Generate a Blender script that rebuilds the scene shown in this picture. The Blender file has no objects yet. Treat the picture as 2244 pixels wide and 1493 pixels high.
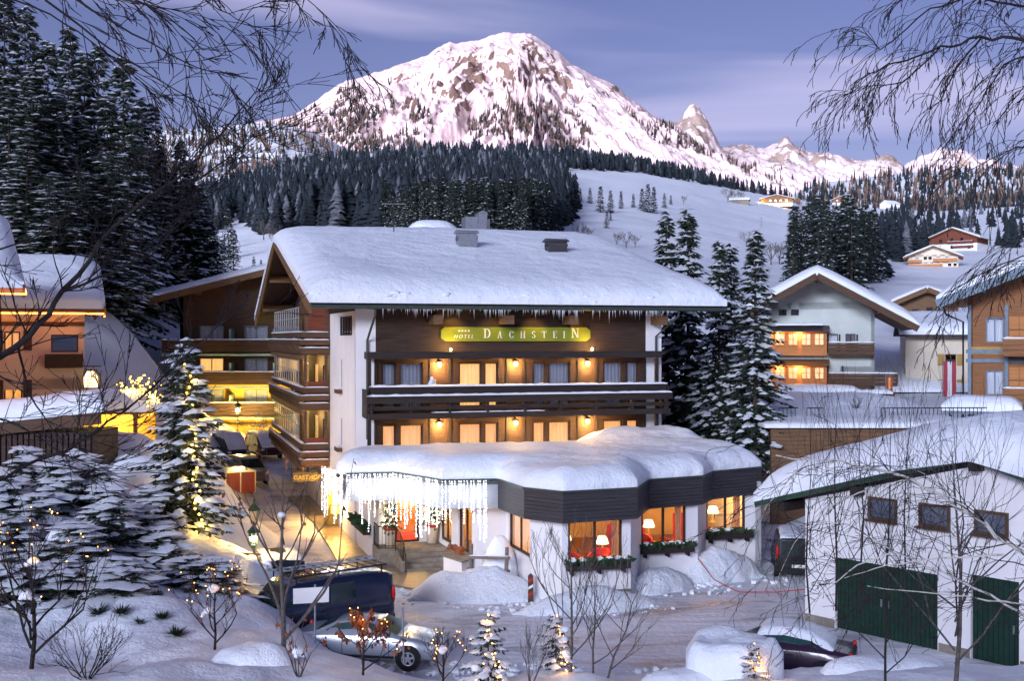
import bpy, math, random
import numpy as np
from mathutils import Vector, Matrix, noise as mnoise
R = math.radians
SC = bpy.context.scene
COL = SC.collection
F, HX, HY, EYE = 2550.0, 1122.0, 740.0, 9.65      # focal length and principal point in photo pixels, eye height

# ---------------------------------------------------------------- camera
cam = bpy.data.cameras.new('camera'); camo = bpy.data.objects.new('camera', cam); COL.objects.link(camo)
cam.sensor_width = 36.0; cam.lens = 36.0 * F / 2244.0
cam.clip_start = 0.2; cam.clip_end = 30000
cam.shift_y = (HY - 746.5) / 2244.0
camo.location = (0, 0, EYE); camo.rotation_euler = (R(90), 0, 0)
SC.camera = camo
# ---------------------------------------------------------------- sky
SUN_AZ, SUN_EL = 205.0, 9.0          # clockwise from +Y, degrees
CLOUD_OFF = (1.3, 8.95, 2.0)
w = bpy.data.worlds.new('World'); SC.world = w; w.use_nodes = True
nt = w.node_tree; N = nt.nodes; Lk = nt.links
for n in list(N): N.remove(n)
out = N.new('ShaderNodeOutputWorld'); bg = N.new('ShaderNodeBackground'); Lk.new(bg.outputs[0], out.inputs[0])
sky = N.new('ShaderNodeTexSky'); sky.sky_type = 'NISHITA'; sky.sun_disc = False
sky.sun_elevation = R(SUN_EL); sky.sun_rotation = R(SUN_AZ); sky.altitude = 1000; sky.air_density = 1.0; sky.dust_density = 0.3; sky.ozone_density = 1.0
tint = N.new('ShaderNodeMix'); tint.data_type = 'RGBA'; tint.blend_type = 'MULTIPLY'; tint.inputs[0].default_value = 1.0
Lk.new(sky.outputs[0], tint.inputs[6]); tint.inputs[7].default_value = (0.69, 0.56, 0.90, 1)
# a high veil of thin stretched clouds over the whole sky (a flat layer seen in perspective)
tc = N.new('ShaderNodeTexCoord'); sep = N.new('ShaderNodeSeparateXYZ'); Lk.new(tc.outputs['Generated'], sep.inputs[0])
zp = N.new('ShaderNodeMath'); zp.operation = 'ADD'; zp.use_clamp = False; zp.inputs[1].default_value = 0.16
za = N.new('ShaderNodeMath'); za.operation = 'ABSOLUTE'; Lk.new(sep.outputs[2], za.inputs[0]); Lk.new(za.outputs[0], zp.inputs[0])
dx = N.new('ShaderNodeMath'); dx.operation = 'DIVIDE'; Lk.new(sep.outputs[0], dx.inputs[0]); Lk.new(zp.outputs[0], dx.inputs[1])
dy = N.new('ShaderNodeMath'); dy.operation = 'DIVIDE'; Lk.new(sep.outputs[1], dy.inputs[0]); Lk.new(zp.outputs[0], dy.inputs[1])
cb = N.new('ShaderNodeCombineXYZ'); Lk.new(dx.outputs[0], cb.inputs[0]); Lk.new(dy.outputs[0], cb.inputs[1])
mp = N.new('ShaderNodeMapping'); mp.inputs['Scale'].default_value = (0.55, 1.15, 1.0); mp.inputs['Location'].default_value = CLOUD_OFF; mp.inputs['Rotation'].default_value = (0, 0, R(6))
Lk.new(cb.outputs[0], mp.inputs[0])
nz = N.new('ShaderNodeTexNoise'); nz.inputs['Scale'].default_value = 1.3; nz.inputs['Detail'].default_value = 4.0; nz.inputs['Roughness'].default_value = 0.45; nz.inputs['Distortion'].default_value = 0.5
Lk.new(mp.outputs[0], nz.inputs[0])
cr = N.new('ShaderNodeValToRGB'); cr.color_ramp.elements[0].position = 0.52; cr.color_ramp.elements[1].position = 0.72
cr.color_ramp.interpolation = 'EASE'
Lk.new(nz.outputs[0], cr.inputs[0])
cm = N.new('ShaderNodeMath'); cm.operation = 'MULTIPLY'; cm.inputs[1].default_value = 0.62; Lk.new(cr.outputs[0], cm.inputs[0])
cl = N.new('ShaderNodeMix'); cl.data_type = 'RGBA'; Lk.new(cm.outputs[0], cl.inputs[0]); Lk.new(tint.outputs[2], cl.inputs[6])
cl.inputs[7].default_value = (6.0, 5.6, 8.0, 1)
Lk.new(cl.outputs[2], bg.inputs[0]); bg.inputs[1].default_value = 0.05
# ---------------------------------------------------------------- sun (low behind the camera; a ridge behind shades the valley)
sl = bpy.data.lights.new('sun', 'SUN'); so = bpy.data.objects.new('sun', sl); COL.objects.link(so)
sl.energy = 3.3; sl.angle = R(30); sl.color = (0.77, 0.82, 1.0)
sd = Vector((math.sin(R(SUN_AZ)) * math.cos(R(SUN_EL)), math.cos(R(SUN_AZ)) * math.cos(R(SUN_EL)), math.sin(R(SUN_EL))))
so.rotation_euler = sd.to_track_quat('Z', 'Y').to_euler()
vs = SC.view_settings
vs.view_transform = 'Standard'; vs.look = 'None'; vs.exposure = 1.33; vs.gamma = 1.0; vs.use_curve_mapping = False
SC.cycles.max_bounces = 6; SC.cycles.diffuse_bounces = 3; SC.cycles.glossy_bounces = 2; SC.cycles.transmission_bounces = 3; SC.cycles.transparent_max_bounces = 10
SC.cycles.use_denoising = True
SC.cycles.sample_clamp_indirect = 4.0
# ================================================================= helpers
rnd = random.Random(7)
def P(px, py, Y):
    return Vector(((px - HX) / F * Y, Y, EYE - (py - HY) / F * Y))
def GY(py, z=0.0):                       # distance at which a point of height z shows at photo row py
    return (EYE - z) * F / (py - HY)
def X_at(px, Y): return (px - HX) / F * Y
_perm = np.random.RandomState(3).rand(64, 64)
def vnoise(x, y, seed=0):
    x = np.asarray(x, float) + seed * 17.31; y = np.asarray(y, float) + seed * 9.77
    xi = np.floor(x).astype(int); yi = np.floor(y).astype(int); fx = x - xi; fy = y - yi
    fx = fx * fx * (3 - 2 * fx); fy = fy * fy * (3 - 2 * fy)
    g = lambda a, b: _perm[(a * 7 + (b // 64) * 13) % 64, (b + (a // 64) * 29) % 64] if False else _perm[a % 64, b % 64]
    return (g(xi, yi) * (1 - fx) + g(xi + 1, yi) * fx) * (1 - fy) + (g(xi, yi + 1) * (1 - fx) + g(xi + 1, yi + 1) * fx) * fy
def fbm(x, y, oct=4, seed=0, rough=0.5, ridged=False):
    t = 0; a = 1; s = 0; x = np.asarray(x, float); y = np.asarray(y, float)
    for i in range(oct):
        n = vnoise(x * 2 ** i, y * 2 ** i, seed + i * 3)
        if ridged: n = 1 - np.abs(2 * n - 1)
        t = t + a * n; s += a; a *= rough
    return t / s
def smooth(a, b, x):
    t = np.clip((np.asarray(x, float) - a) / (b - a), 0, 1); return t * t * (3 - 2 * t)

class MB:
    def __init__(s): s.v = []; s.f = []; s.m = []
    def face(s, pts, m=0):
        n = len(s.v); s.v += [tuple(p) for p in pts]; s.f.append(tuple(range(n, n + len(pts)))); s.m.append(m)
    def box(s, x0, x1, y0, y1, z0, z1, m=0):
        n = len(s.v)
        s.v += [(x0,y0,z0),(x1,y0,z0),(x1,y1,z0),(x0,y1,z0),(x0,y0,z1),(x1,y0,z1),(x1,y1,z1),(x0,y1,z1)]
        for q in ((0,3,2,1),(4,5,6,7),(0,1,5,4),(1,2,6,5),(2,3,7,6),(3,0,4,7)):
            s.f.append(tuple(n + i for i in q)); s.m.append(m)
        return s
    def extr(s, pts, vec, m=0):              # polygon swept along vec
        n = len(s.v); k = len(pts); vec = Vector(vec)
        s.v += [tuple(Vector(p)) for p in pts] + [tuple(Vector(p) + vec) for p in pts]
        s.f.append(tuple(range(n + k - 1, n - 1, -1))); s.m.append(m)
        s.f.append(tuple(range(n + k, n + 2 * k))); s.m.append(m)
        for i in range(k):
            j = (i + 1) % k; s.f.append((n + i, n + j, n + k + j, n + k + i)); s.m.append(m)
        return s
    def prism(s, pts, z0, z1, m=0):          # plan polygon, counter-clockwise
        return s.extr([(p[0], p[1], z0) for p in pts], (0, 0, z1 - z0), m)
    def bar(s, p, q, wd, ht, up=(0, 0, 1), m=0):
        p = Vector(p); q = Vector(q); d = (q - p).normalized(); sd_ = d.cross(Vector(up))
        if sd_.length < 1e-5: sd_ = Vector((1, 0, 0))
        sd_.normalize(); u = sd_.cross(d)
        a = sd_ * (wd / 2); b = u * (ht / 2)
        return s.extr([p - a - b, p + a - b, p + a + b, p - a + b], q - p, m)
    def tube(s, pts, rad, n=6, m=0, cap=True):
        pts = [Vector(p) for p in pts]; k = len(pts)
        if not hasattr(rad, '__len__'): rad = [rad] * k
        st = len(s.v); ref = None
        for i, p in enumerate(pts):
            d = (pts[min(i + 1, k - 1)] - pts[max(i - 1, 0)]).normalized()
            if ref is None: ref = d.orthogonal().normalized()
            ref = (ref - d * ref.dot(d)); 
            if ref.length < 1e-6: ref = d.orthogonal()
            ref.normalize(); b = d.cross(ref)
            for j in range(n):
                a = 2 * math.pi * j / n
                s.v.append(tuple(p + (ref * math.cos(a) + b * math.sin(a)) * rad[i]))
        for i in range(k - 1):
            for j in range(n):
                s.f.append((st + i * n + j, st + i * n + (j + 1) % n, st + (i + 1) * n + (j + 1) % n, st + (i + 1) * n + j)); s.m.append(m)
        if cap:
            s.f.append(tuple(st + j for j in reversed(range(n)))); s.m.append(m)
            s.f.append(tuple(st + (k - 1) * n + j for j in range(n))); s.m.append(m)
        return s
    def lathe(s, prof, c=(0, 0, 0), n=12, m=0):   # prof: (r, z) list
        st = len(s.v); k = len(prof)
        for r, z in prof:
            for j in range(n):
                a = 2 * math.pi * j / n; s.v.append((c[0] + r * math.cos(a), c[1] + r * math.sin(a), c[2] + z))
        for i in range(k - 1):
            for j in range(n):
                s.f.append((st + i * n + j, st + i * n + (j + 1) % n, st + (i + 1) * n + (j + 1) % n, st + (i + 1) * n + j)); s.m.append(m)
        s.f.append(tuple(st + j for j in reversed(range(n)))); s.m.append(m)
        s.f.append(tuple(st + (k - 1) * n + j for j in range(n))); s.m.append(m)
        return s
    def ball(s, c, r, nu=8, nv=5, jit=0.0, m=0, rg=None):
        if not hasattr(r, '__len__'): r = (r, r, r)
        rg = rg or rnd; st = len(s.v)
        s.v.append((c[0], c[1], c[2] - r[2]))
        for i in range(1, nv):
            ph = -math.pi / 2 + math.pi * i / nv
            for j in range(nu):
                a = 2 * math.pi * j / nu; q = 1 + rg.uniform(-jit, jit)
                s.v.append((c[0] + r[0] * q * math.cos(ph) * math.cos(a), c[1] + r[1] * q * math.cos(ph) * math.sin(a), c[2] + r[2] * q * math.sin(ph)))
        s.v.append((c[0], c[1], c[2] + r[2])); top = len(s.v) - 1
        for j in range(nu):
            s.f.append((st, st + 1 + (j + 1) % nu, st + 1 + j)); s.m.append(m)
            s.f.append((top, st + 1 + (nv - 2) * nu + j, st + 1 + (nv - 2) * nu + (j + 1) % nu)); s.m.append(m)
        for i in range(nv - 2):
            for j in range(nu):
                a = st + 1 + i * nu
                s.f.append((a + j, a + (j + 1) % nu, a + nu + (j + 1) % nu, a + nu + j)); s.m.append(m)
        return s
    def mesh(s, name, mats, sm=False):
        me = bpy.data.meshes.new(name); me.from_pydata(s.v, [], s.f)
        if not isinstance(mats, (list, tuple)): mats = [mats]
        for x in mats: me.materials.append(MAT[x])
        if len(mats) > 1: me.polygons.foreach_set('material_index', s.m)
        if sm: me.polygons.foreach_set('use_smooth', [True] * len(me.polygons))
        me.update(); return me
    def build(s, name, mats, parent=None, sm=False):
        o = bpy.data.objects.new(name, s.mesh(name, mats, sm)); COL.objects.link(o)
        if parent is not None: o.parent = parent
        return o
def np_mesh(name, V, Fc, mats, sm=True, mi=None):     # big meshes from numpy arrays (faces all of one length)
    me = bpy.data.meshes.new(name); V = np.asarray(V, np.float32); Fc = np.asarray(Fc, np.int32); k = Fc.shape[1]
    me.vertices.add(len(V)); me.vertices.foreach_set('co', V.ravel())
    me.loops.add(Fc.size); me.loops.foreach_set('vertex_index', Fc.ravel())
    me.polygons.add(len(Fc)); me.polygons.foreach_set('loop_start', np.arange(0, Fc.size, k, dtype=np.int32))
    for x in (mats if isinstance(mats, (list, tuple)) else [mats]): me.materials.append(MAT[x])
    if mi is not None: me.polygons.foreach_set('material_index', np.asarray(mi, np.int32))
    if sm: me.polygons.foreach_set('use_smooth', np.ones(len(Fc), bool))
    me.update(calc_edges=True); me.validate(); return me
def obj(name, me, parent=None):
    o = bpy.data.objects.new(name, me); COL.objects.link(o)
    if parent is not None: o.parent = parent
    return o
def tag(o, label=None, cat=None, group=None, kind=None):
    if label: o['label'] = label
    if cat: o['category'] = cat
    if group: o['group'] = group
    if kind: o['kind'] = kind
    return o
def thing(name, label, cat, loc=(0, 0, 0), rz=0.0, group=None):
    o = bpy.data.objects.new(name, None); COL.objects.link(o); o.empty_display_size = 0.2
    o.location = loc; o.rotation_euler = (0, 0, rz)
    return tag(o, label, cat, group)
def dup(root, loc, rz, sc=1.0, label=None, group=None, tilt=(0, 0)):
    r = root.copy(); COL.objects.link(r); r.location = loc; r.rotation_euler = (tilt[0], tilt[1], rz); r.scale = (sc, sc, sc) if not hasattr(sc, '__len__') else sc
    if label: r['label'] = label
    if group: r['group'] = group
    for ch in root.children:
        c = ch.copy(); COL.objects.link(c); c.parent = r
        for g in ch.children:
            d = g.copy(); COL.objects.link(d); d.parent = c
    return r

# ================================================================= materials
MAT = {}
def mat(name, col, rough=0.7, col2=None, scale=4.0, detail=4.0, bump=0.0, bscale=None, metal=0.0, emit=None, es=0.0, stretch=(1, 1, 1), lo=0.35, hi=0.65, spec=0.35, coat=0.0, alpha=1.0):
    m = bpy.data.materials.new(name); MAT[name] = m; m.use_nodes = True
    t = m.node_tree; b = t.nodes['Principled BSDF']
    b.inputs['Base Color'].default_value = (*col, 1); b.inputs['Roughness'].default_value = rough; b.inputs['Metallic'].default_value = metal
    b.inputs['Specular IOR Level'].default_value = spec
    if coat: b.inputs['Coat Weight'].default_value = coat; b.inputs['Coat Roughness'].default_value = 0.08
    if emit: b.inputs['Emission Color'].default_value = (*emit, 1); b.inputs['Emission Strength'].default_value = es
    if alpha < 1: b.inputs['Alpha'].default_value = alpha
    if col2 or bump:
        tcn = t.nodes.new('ShaderNodeTexCoord'); mpn = t.nodes.new('ShaderNodeMapping'); mpn.inputs['Scale'].default_value = stretch
        t.links.new(tcn.outputs['Object'], mpn.inputs[0])
    if col2:
        n = t.nodes.new('ShaderNodeTexNoise'); n.inputs['Scale'].default_value = scale; n.inputs['Detail'].default_value = detail; n.inputs['Roughness'].default_value = 0.6
        t.links.new(mpn.outputs[0], n.inputs[0])
        r = t.nodes.new('ShaderNodeValToRGB'); r.color_ramp.elements[0].position = lo; r.color_ramp.elements[1].position = hi
        r.color_ramp.elements[0].color = (*col, 1); r.color_ramp.elements[1].color = (*col2, 1)
        t.links.new(n.outputs[0], r.inputs[0]); t.links.new(r.outputs[0], b.inputs['Base Color'])
    if bump:
        n2 = t.nodes.new('ShaderNodeTexNoise'); n2.inputs['Scale'].default_value = bscale or scale * 3; n2.inputs['Detail'].default_value = 5; n2.inputs['Roughness'].default_value = 0.65
        t.links.new(mpn.outputs[0], n2.inputs[0])
        bp = t.nodes.new('ShaderNodeBump'); bp.inputs['Strength'].default_value = min(1, bump); bp.inputs['Distance'].default_value = 0.05 * max(1, bump)
        t.links.new(n2.outputs[0], bp.inputs['Height']); t.links.new(bp.outputs[0], b.inputs['Normal'])
    return m
def emat(name, col, s):
    m = bpy.data.materials.new(name); MAT[name] = m; m.use_nodes = True; t = m.node_tree
    for n in list(t.nodes): t.nodes.remove(n)
    o = t.nodes.new('ShaderNodeOutputMaterial'); e = t.nodes.new('ShaderNodeEmission'); e.inputs[0].default_value = (*col, 1); e.inputs[1].default_value = s
    t.links.new(e.outputs[0], o.inputs[0]); return m
def snow_mat(name, c0, c1, big, bd, small, sd_):
    m = bpy.data.materials.new(name); MAT[name] = m; m.use_nodes = True; t = m.node_tree; b = t.nodes['Principled BSDF']
    b.inputs['Roughness'].default_value = .55; b.inputs['Specular IOR Level'].default_value = .25
    tcn = t.nodes.new('ShaderNodeTexCoord'); n = [t.nodes.new('ShaderNodeTexNoise') for _ in range(3)]
    for q, (s, d) in zip(n, ((big * .4, 3), (big, 6), (small, 4))): q.inputs['Scale'].default_value = s; q.inputs['Detail'].default_value = d; q.inputs['Roughness'].default_value = .62; t.links.new(tcn.outputs['Object'], q.inputs[0])
    r = t.nodes.new('ShaderNodeValToRGB'); r.color_ramp.elements[0].position = .3; r.color_ramp.elements[1].position = .7; r.color_ramp.elements[0].color = (*c0, 1); r.color_ramp.elements[1].color = (*c1, 1); t.links.new(n[0].outputs[0], r.inputs[0]); t.links.new(r.outputs[0], b.inputs['Base Color'])
    b1 = t.nodes.new('ShaderNodeBump'); b1.inputs['Strength'].default_value = 1; b1.inputs['Distance'].default_value = bd; t.links.new(n[1].outputs[0], b1.inputs['Height'])
    b2 = t.nodes.new('ShaderNodeBump'); b2.inputs['Strength'].default_value = 1; b2.inputs['Distance'].default_value = sd_; t.links.new(n[2].outputs[0], b2.inputs['Height']); t.links.new(b1.outputs[0], b2.inputs['Normal']); t.links.new(b2.outputs[0], b.inputs['Normal'])
snow_mat('snow', (.78, .84, .93), (.86, .89, .95), 1.1, .16, 13, .022)
snow_mat('snow_fine', (.80, .85, .94), (.88, .91, .95), 3.0, .05, 24, .012)
snow_mat('snow_crust', (.74, .80, .90), (.87, .90, .95), 3.2, .16, 15, .04)
snow_mat('snow_far', (.80, .85, .93), (.87, .89, .94), .06, 1.2, .5, .12)
mat('bark', (.045, .032, .024), .9, (.10, .075, .055), 6, 5, .6, 20, stretch=(1, 1, .25))
mat('needles', (.012, .022, .014), .75, (.030, .045, .026), 3, 3)
mat('needles_far', (.012, .022, .020), .85, (.028, .040, .032), .25, 3)
mat('larch_twigs', (.10, .060, .045), .9, (.20, .13, .10), .1, 3)
mat('twig', (.012, .009, .009), .85, (.030, .023, .022), 9, 3)
mat('frosted_needles', (.05, .058, .07), .9, (.16, .17, .20), .35, 4)
mat('needles_mass', (.008, .014, .019), .9, (.022, .032, .041), .12, 3)  # blue of skylight and distance haze is mixed into this needle colour
mat('twig_grey', (.06, .050, .048), .85, (.13, .11, .10), 12, 3)
mat('birch_bark', (.55, .52, .48), .7, (.06, .05, .045), 9, 5, .3, 20, stretch=(1, 1, .6), lo=.55, hi=.68)
mat('dry_leaf', (.16, .045, .02), .8, (.28, .09, .035), 5, 3)
mat('render_white', (.74, .73, .76), .85, (.80, .79, .80), .8, 6, .25, 30)
mat('render_pink', (.66, .52, .44), .85, (.72, .58, .50), .8, 6, .2, 30)
mat('render_cream', (.68, .60, .47), .85, (.74, .66, .53), .8, 6, .2, 30)
mat('render_yellow', (.68, .44, .07), .85, (.74, .50, .11), .8, 6, .2, 30)
mat('render_mint', (.50, .56, .54), .85, (.58, .63, .60), .8, 6, .2, 30)
mat('wood_dark', (.030, .016, .012), .7, (.060, .033, .024), 3, 6, .35, 14, stretch=(.35, 1, 5))
mat('wood_black', (.016, .011, .010), .65, (.035, .025, .022), 3, 6, .35, 14, stretch=(.35, 1, 5))
mat('wood_red', (.11, .025, .012), .7, (.17, .045, .022), 3, 6, .3, 14, stretch=(.35, 1, 5))
mat('wood_mid', (.12, .065, .032), .7, (.20, .11, .055), 3, 6, .35, 14, stretch=(.35, 1, 5))
mat('wood_brown', (.065, .034, .018), .7, (.11, .06, .034), 3, 6, .35, 14, stretch=(.35, 1, 5))
mat('wood_orange', (.42, .16, .045), .6, (.52, .22, .07), 3, 6, .25, 14, stretch=(.35, 1, 5))
mat('wood_grey', (.16, .13, .11), .8, (.24, .20, .17), 3, 6, .4, 14, stretch=(.35, 1, 5))
mat('wood_slate', (.028, .025, .030), .5, (.055, .050, .058), 2, 6, .3, 16, stretch=(.3, .3, 6))
mat('frame_blue', (.12, .17, .23), .5, (.16, .22, .28), 6, 3)
mat('wood_amber', (.20, .085, .030), .65, (.30, .13, .05), 3, 6, .3, 14, stretch=(.35, 1, 5))
mat('frame_green', (.19, .30, .27), .5, (.24, .36, .33), 6, 3)
mat('green_metal', (.018, .05, .034), .4, (.026, .066, .045), 5, 3)
mat('green_door', (.004, .024, .016), .55, (.007, .036, .024), 4, 4, .15, 14)
mat('gutter', (.035, .05, .045), .45, (.05, .07, .06), 5, 3)
mat('metal_grey', (.30, .32, .35), .4, (.38, .40, .43), 5, 3, metal=.7)
mat('metal_dark', (.02, .02, .022), .45, metal=.4)
mat('stone', (.16, .14, .12), .8, (.27, .24, .20), 3, 6, .5, 12)
mat('shutter_ochre', (.36, .22, .05), .6, (.44, .28, .08), 6, 3)
mat('white_paint', (.78, .78, .78), .5)
mat('red_paint', (.42, .02, .02), .4, (.50, .03, .03), 3, 2)
mat('curtain_grey', (.55, .58, .66), .9, (.68, .70, .78), 4, 3, stretch=(6, 1, .2))
mat('rubber', (.012, .012, .013), .8)
# ================================================================= terrain
def attr_mat(name, c0, c1, c2, nscale, rockname='rock'):
    m = bpy.data.materials.new(name); MAT[name] = m; m.use_nodes = True; t = m.node_tree; b = t.nodes['Principled BSDF']
    b.inputs['Roughness'].default_value = .8; b.inputs['Specular IOR Level'].default_value = .1
    at = t.nodes.new('ShaderNodeAttribute'); at.attribute_name = rockname
    tcn = t.nodes.new('ShaderNodeTexCoord')
    n = t.nodes.new('ShaderNodeTexNoise'); n.inputs['Scale'].default_value = nscale; n.inputs['Detail'].default_value = 9; n.inputs['Roughness'].default_value = .66
    t.links.new(tcn.outputs['Object'], n.inputs[0])
    ad = t.nodes.new('ShaderNodeMath'); ad.operation = 'ADD'; t.links.new(at.outputs['Fac'], ad.inputs[0]); t.links.new(n.outputs[0], ad.inputs[1])
    rp = t.nodes.new('ShaderNodeValToRGB'); rp.color_ramp.elements[0].position = .97; rp.color_ramp.elements[1].position = 1.05
    t.links.new(ad.outputs[0], rp.inputs[0])
    n2 = t.nodes.new('ShaderNodeTexNoise'); n2.inputs['Scale'].default_value = nscale * 2.3; n2.inputs['Detail'].default_value = 5
    t.links.new(tcn.outputs['Object'], n2.inputs[0])
    rk = t.nodes.new('ShaderNodeMix'); rk.data_type = 'RGBA'; rk.inputs[6].default_value = (*c1, 1); rk.inputs[7].default_value = (*c2, 1); t.links.new(n2.outputs[0], rk.inputs[0])
    mx = t.nodes.new('ShaderNodeMix'); mx.data_type = 'RGBA'; mx.inputs[6].default_value = (*c0, 1)
    t.links.new(rp.outputs[0], mx.inputs[0]); t.links.new(rk.outputs[2], mx.inputs[7]); t.links.new(mx.outputs[2], b.inputs['Base Color'])
    bp = t.nodes.new('ShaderNodeBump'); bp.inputs['Strength'].default_value = .8; bp.inputs['Distance'].default_value = 9.0
    t.links.new(n.outputs[0], bp.inputs['Height']); t.links.new(bp.outputs[0], b.inputs['Normal'])
attr_mat('alpine', (.86, .65, .64), (.18, .10, .08), (.33, .22, .17), .012)  # pink alpenglow is mixed into the snow colour here
attr_mat('alpine_far', (.84, .66, .66), (.34, .24, .20), (.50, .37, .31), .008)  # farther peaks: the same pink sunset glow put into the snow colour

def grid_faces(nr, nc):
    i = np.arange(nr - 1)[:, None] * nc + np.arange(nc - 1)[None, :]
    return np.stack([i, i + 1, i + nc + 1, i + nc], -1).reshape(-1, 4)
def add_attr(me, name, vals):
    a = me.attributes.new(name, 'FLOAT', 'POINT'); a.data.foreach_set('value', np.asarray(vals, np.float32).ravel())

# ---- near ground: thin-plate surface through surveyed points
CP = []
for x in (-60, -30, -10, 10, 30, 60):
    CP += [(x, -40, 12), (x, -12, 9.0), (x, 2, 7.2), (x, 12, 4.5), (x, 20, 2.6)]
def cp(px, py, Y): p = P(px, py, Y); CP.append((p.x, p.y, p.z))
for a in ((-150,1460,27),(80,1455,28),(300,1450,28),(600,1455,28),(850,1505,28),(1100,1490,28.5),(1400,1500,28.5),(1750,1475,28),(2050,1475,28),(2400,1460,28),
          (60,1370,31),(300,1390,30.5),(520,1390,31),(300,1300,33.5),(100,1240,36),(300,1200,38),(150,1100,43),(260,1015,48),(60,1000,50),(-150,1000,46),(430,1270,37),(470,1180,42),
          (555,1212,44),(600,1245,41),(645,1292,36.2),(690,1372,34.3),(760,1432,32.2),(870,1480,30.6),(1000,1490,30),(1150,1478,30.4),(1300,1492,30.3),(1500,1470,30.5),(1750,1450,30.6),(2000,1450,30.2),(2300,1440,30),
          (340,965,60),(420,985,58),(470,1010,60),(100,945,60),(-100,900,62),(270,700,82),(300,850,72),(220,760,76),(100,640,102),(-300,480,100),(-600,400,100),(450,790,112),(300,690,112),(250,600,125),(60,540,125)): cp(*a)
for x, y in ((-3,36),(-4.5,34.2),(-2.5,33.2),(-6.2,36.2),(2,35.5),(6,35.5),(10,34.5),(-2,40),(-4,45),(1,40),(6,40),(9,42),(10.5,47),(12.3,53),(13,60),(-7,40.5),(-7.5,46),(-10,48.5),(-10,55),(-13,60),(-14.3,66),(-13,72),(-16.6,76),(-19.5,84),(-20,92),(-16,92),(-6,60),(0,60),(6,56),(12,38),(15.5,33.5),(0,80),(14,45)): CP.append((x, y, -.55))
for x, y in ((17,66),(17,80),(26,66),(26,80),(36,70),(30,100),(45,100),(18,100),(60,100),(36,58),(60,60)): CP.append((x, y, 4.5))
for x, y in ((22,48),(40,44)): CP.append((x, y, 1.5))
for x, y in ((-16,112),(-5,112),(8,112)): CP.append((x, y, 4.2))
CP = np.array(CP, float)
def _tps(r2): return np.where(r2 > 1e-9, r2 * np.log(np.maximum(r2, 1e-9)), 0) * .5
_n = len(CP); _A = np.zeros((_n + 3, _n + 3))
_A[:_n, :_n] = _tps(((CP[:, None, :2] - CP[None, :, :2]) ** 2).sum(-1)) + np.eye(_n) * 4.0
_A[:_n, _n] = 1; _A[:_n, _n + 1:] = CP[:, :2]; _A[_n, :_n] = 1; _A[_n + 1:, :_n] = CP[:, :2].T
_W = np.linalg.solve(_A, np.r_[CP[:, 2], 0, 0, 0])
def near_z(x, y, noise=True):
    x = np.asarray(x, float); y = np.asarray(y, float); sh = x.shape; q = np.stack([x.ravel(), y.ravel()], 1); z = np.zeros(len(q))
    for i in range(0, len(q), 20000):
        d = ((q[i:i + 20000, None, :] - CP[None, :, :2]) ** 2).sum(-1)
        z[i:i + 20000] = _tps(d) @ _W[:_n] + _W[_n] + q[i:i + 20000] @ _W[_n + 1:]
    z = z.reshape(sh)
    if noise:
        a = smooth(0.0, 1.0, z)
        z = z + a * ((fbm(x * .35, y * .35, 3, 5) - .5) * .75 + (fbm(x * 1.1, y * 1.1, 3, 9) - .5) * .28)
    return z
xs = np.concatenate([np.arange(-75, -22, 1.0), np.arange(-22, 22, .28), np.arange(22, 75.1, 1.0)]); ys = np.concatenate([np.arange(-40, 22, 2.0), np.arange(22, 62, .28), np.arange(62, 126, .9)])
gx, gy = np.meshgrid(xs, ys); gz = near_z(gx, gy)
o = obj('snowy_ground', np_mesh('snowy_ground', np.stack([gx, gy, gz], -1).reshape(-1, 3), grid_faces(len(ys), len(xs)), 'snow'))
tag(o, kind='structure')
def ground(x, y): return float(max(0.0, near_z(np.array([x]), np.array([y]))[0]))
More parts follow.
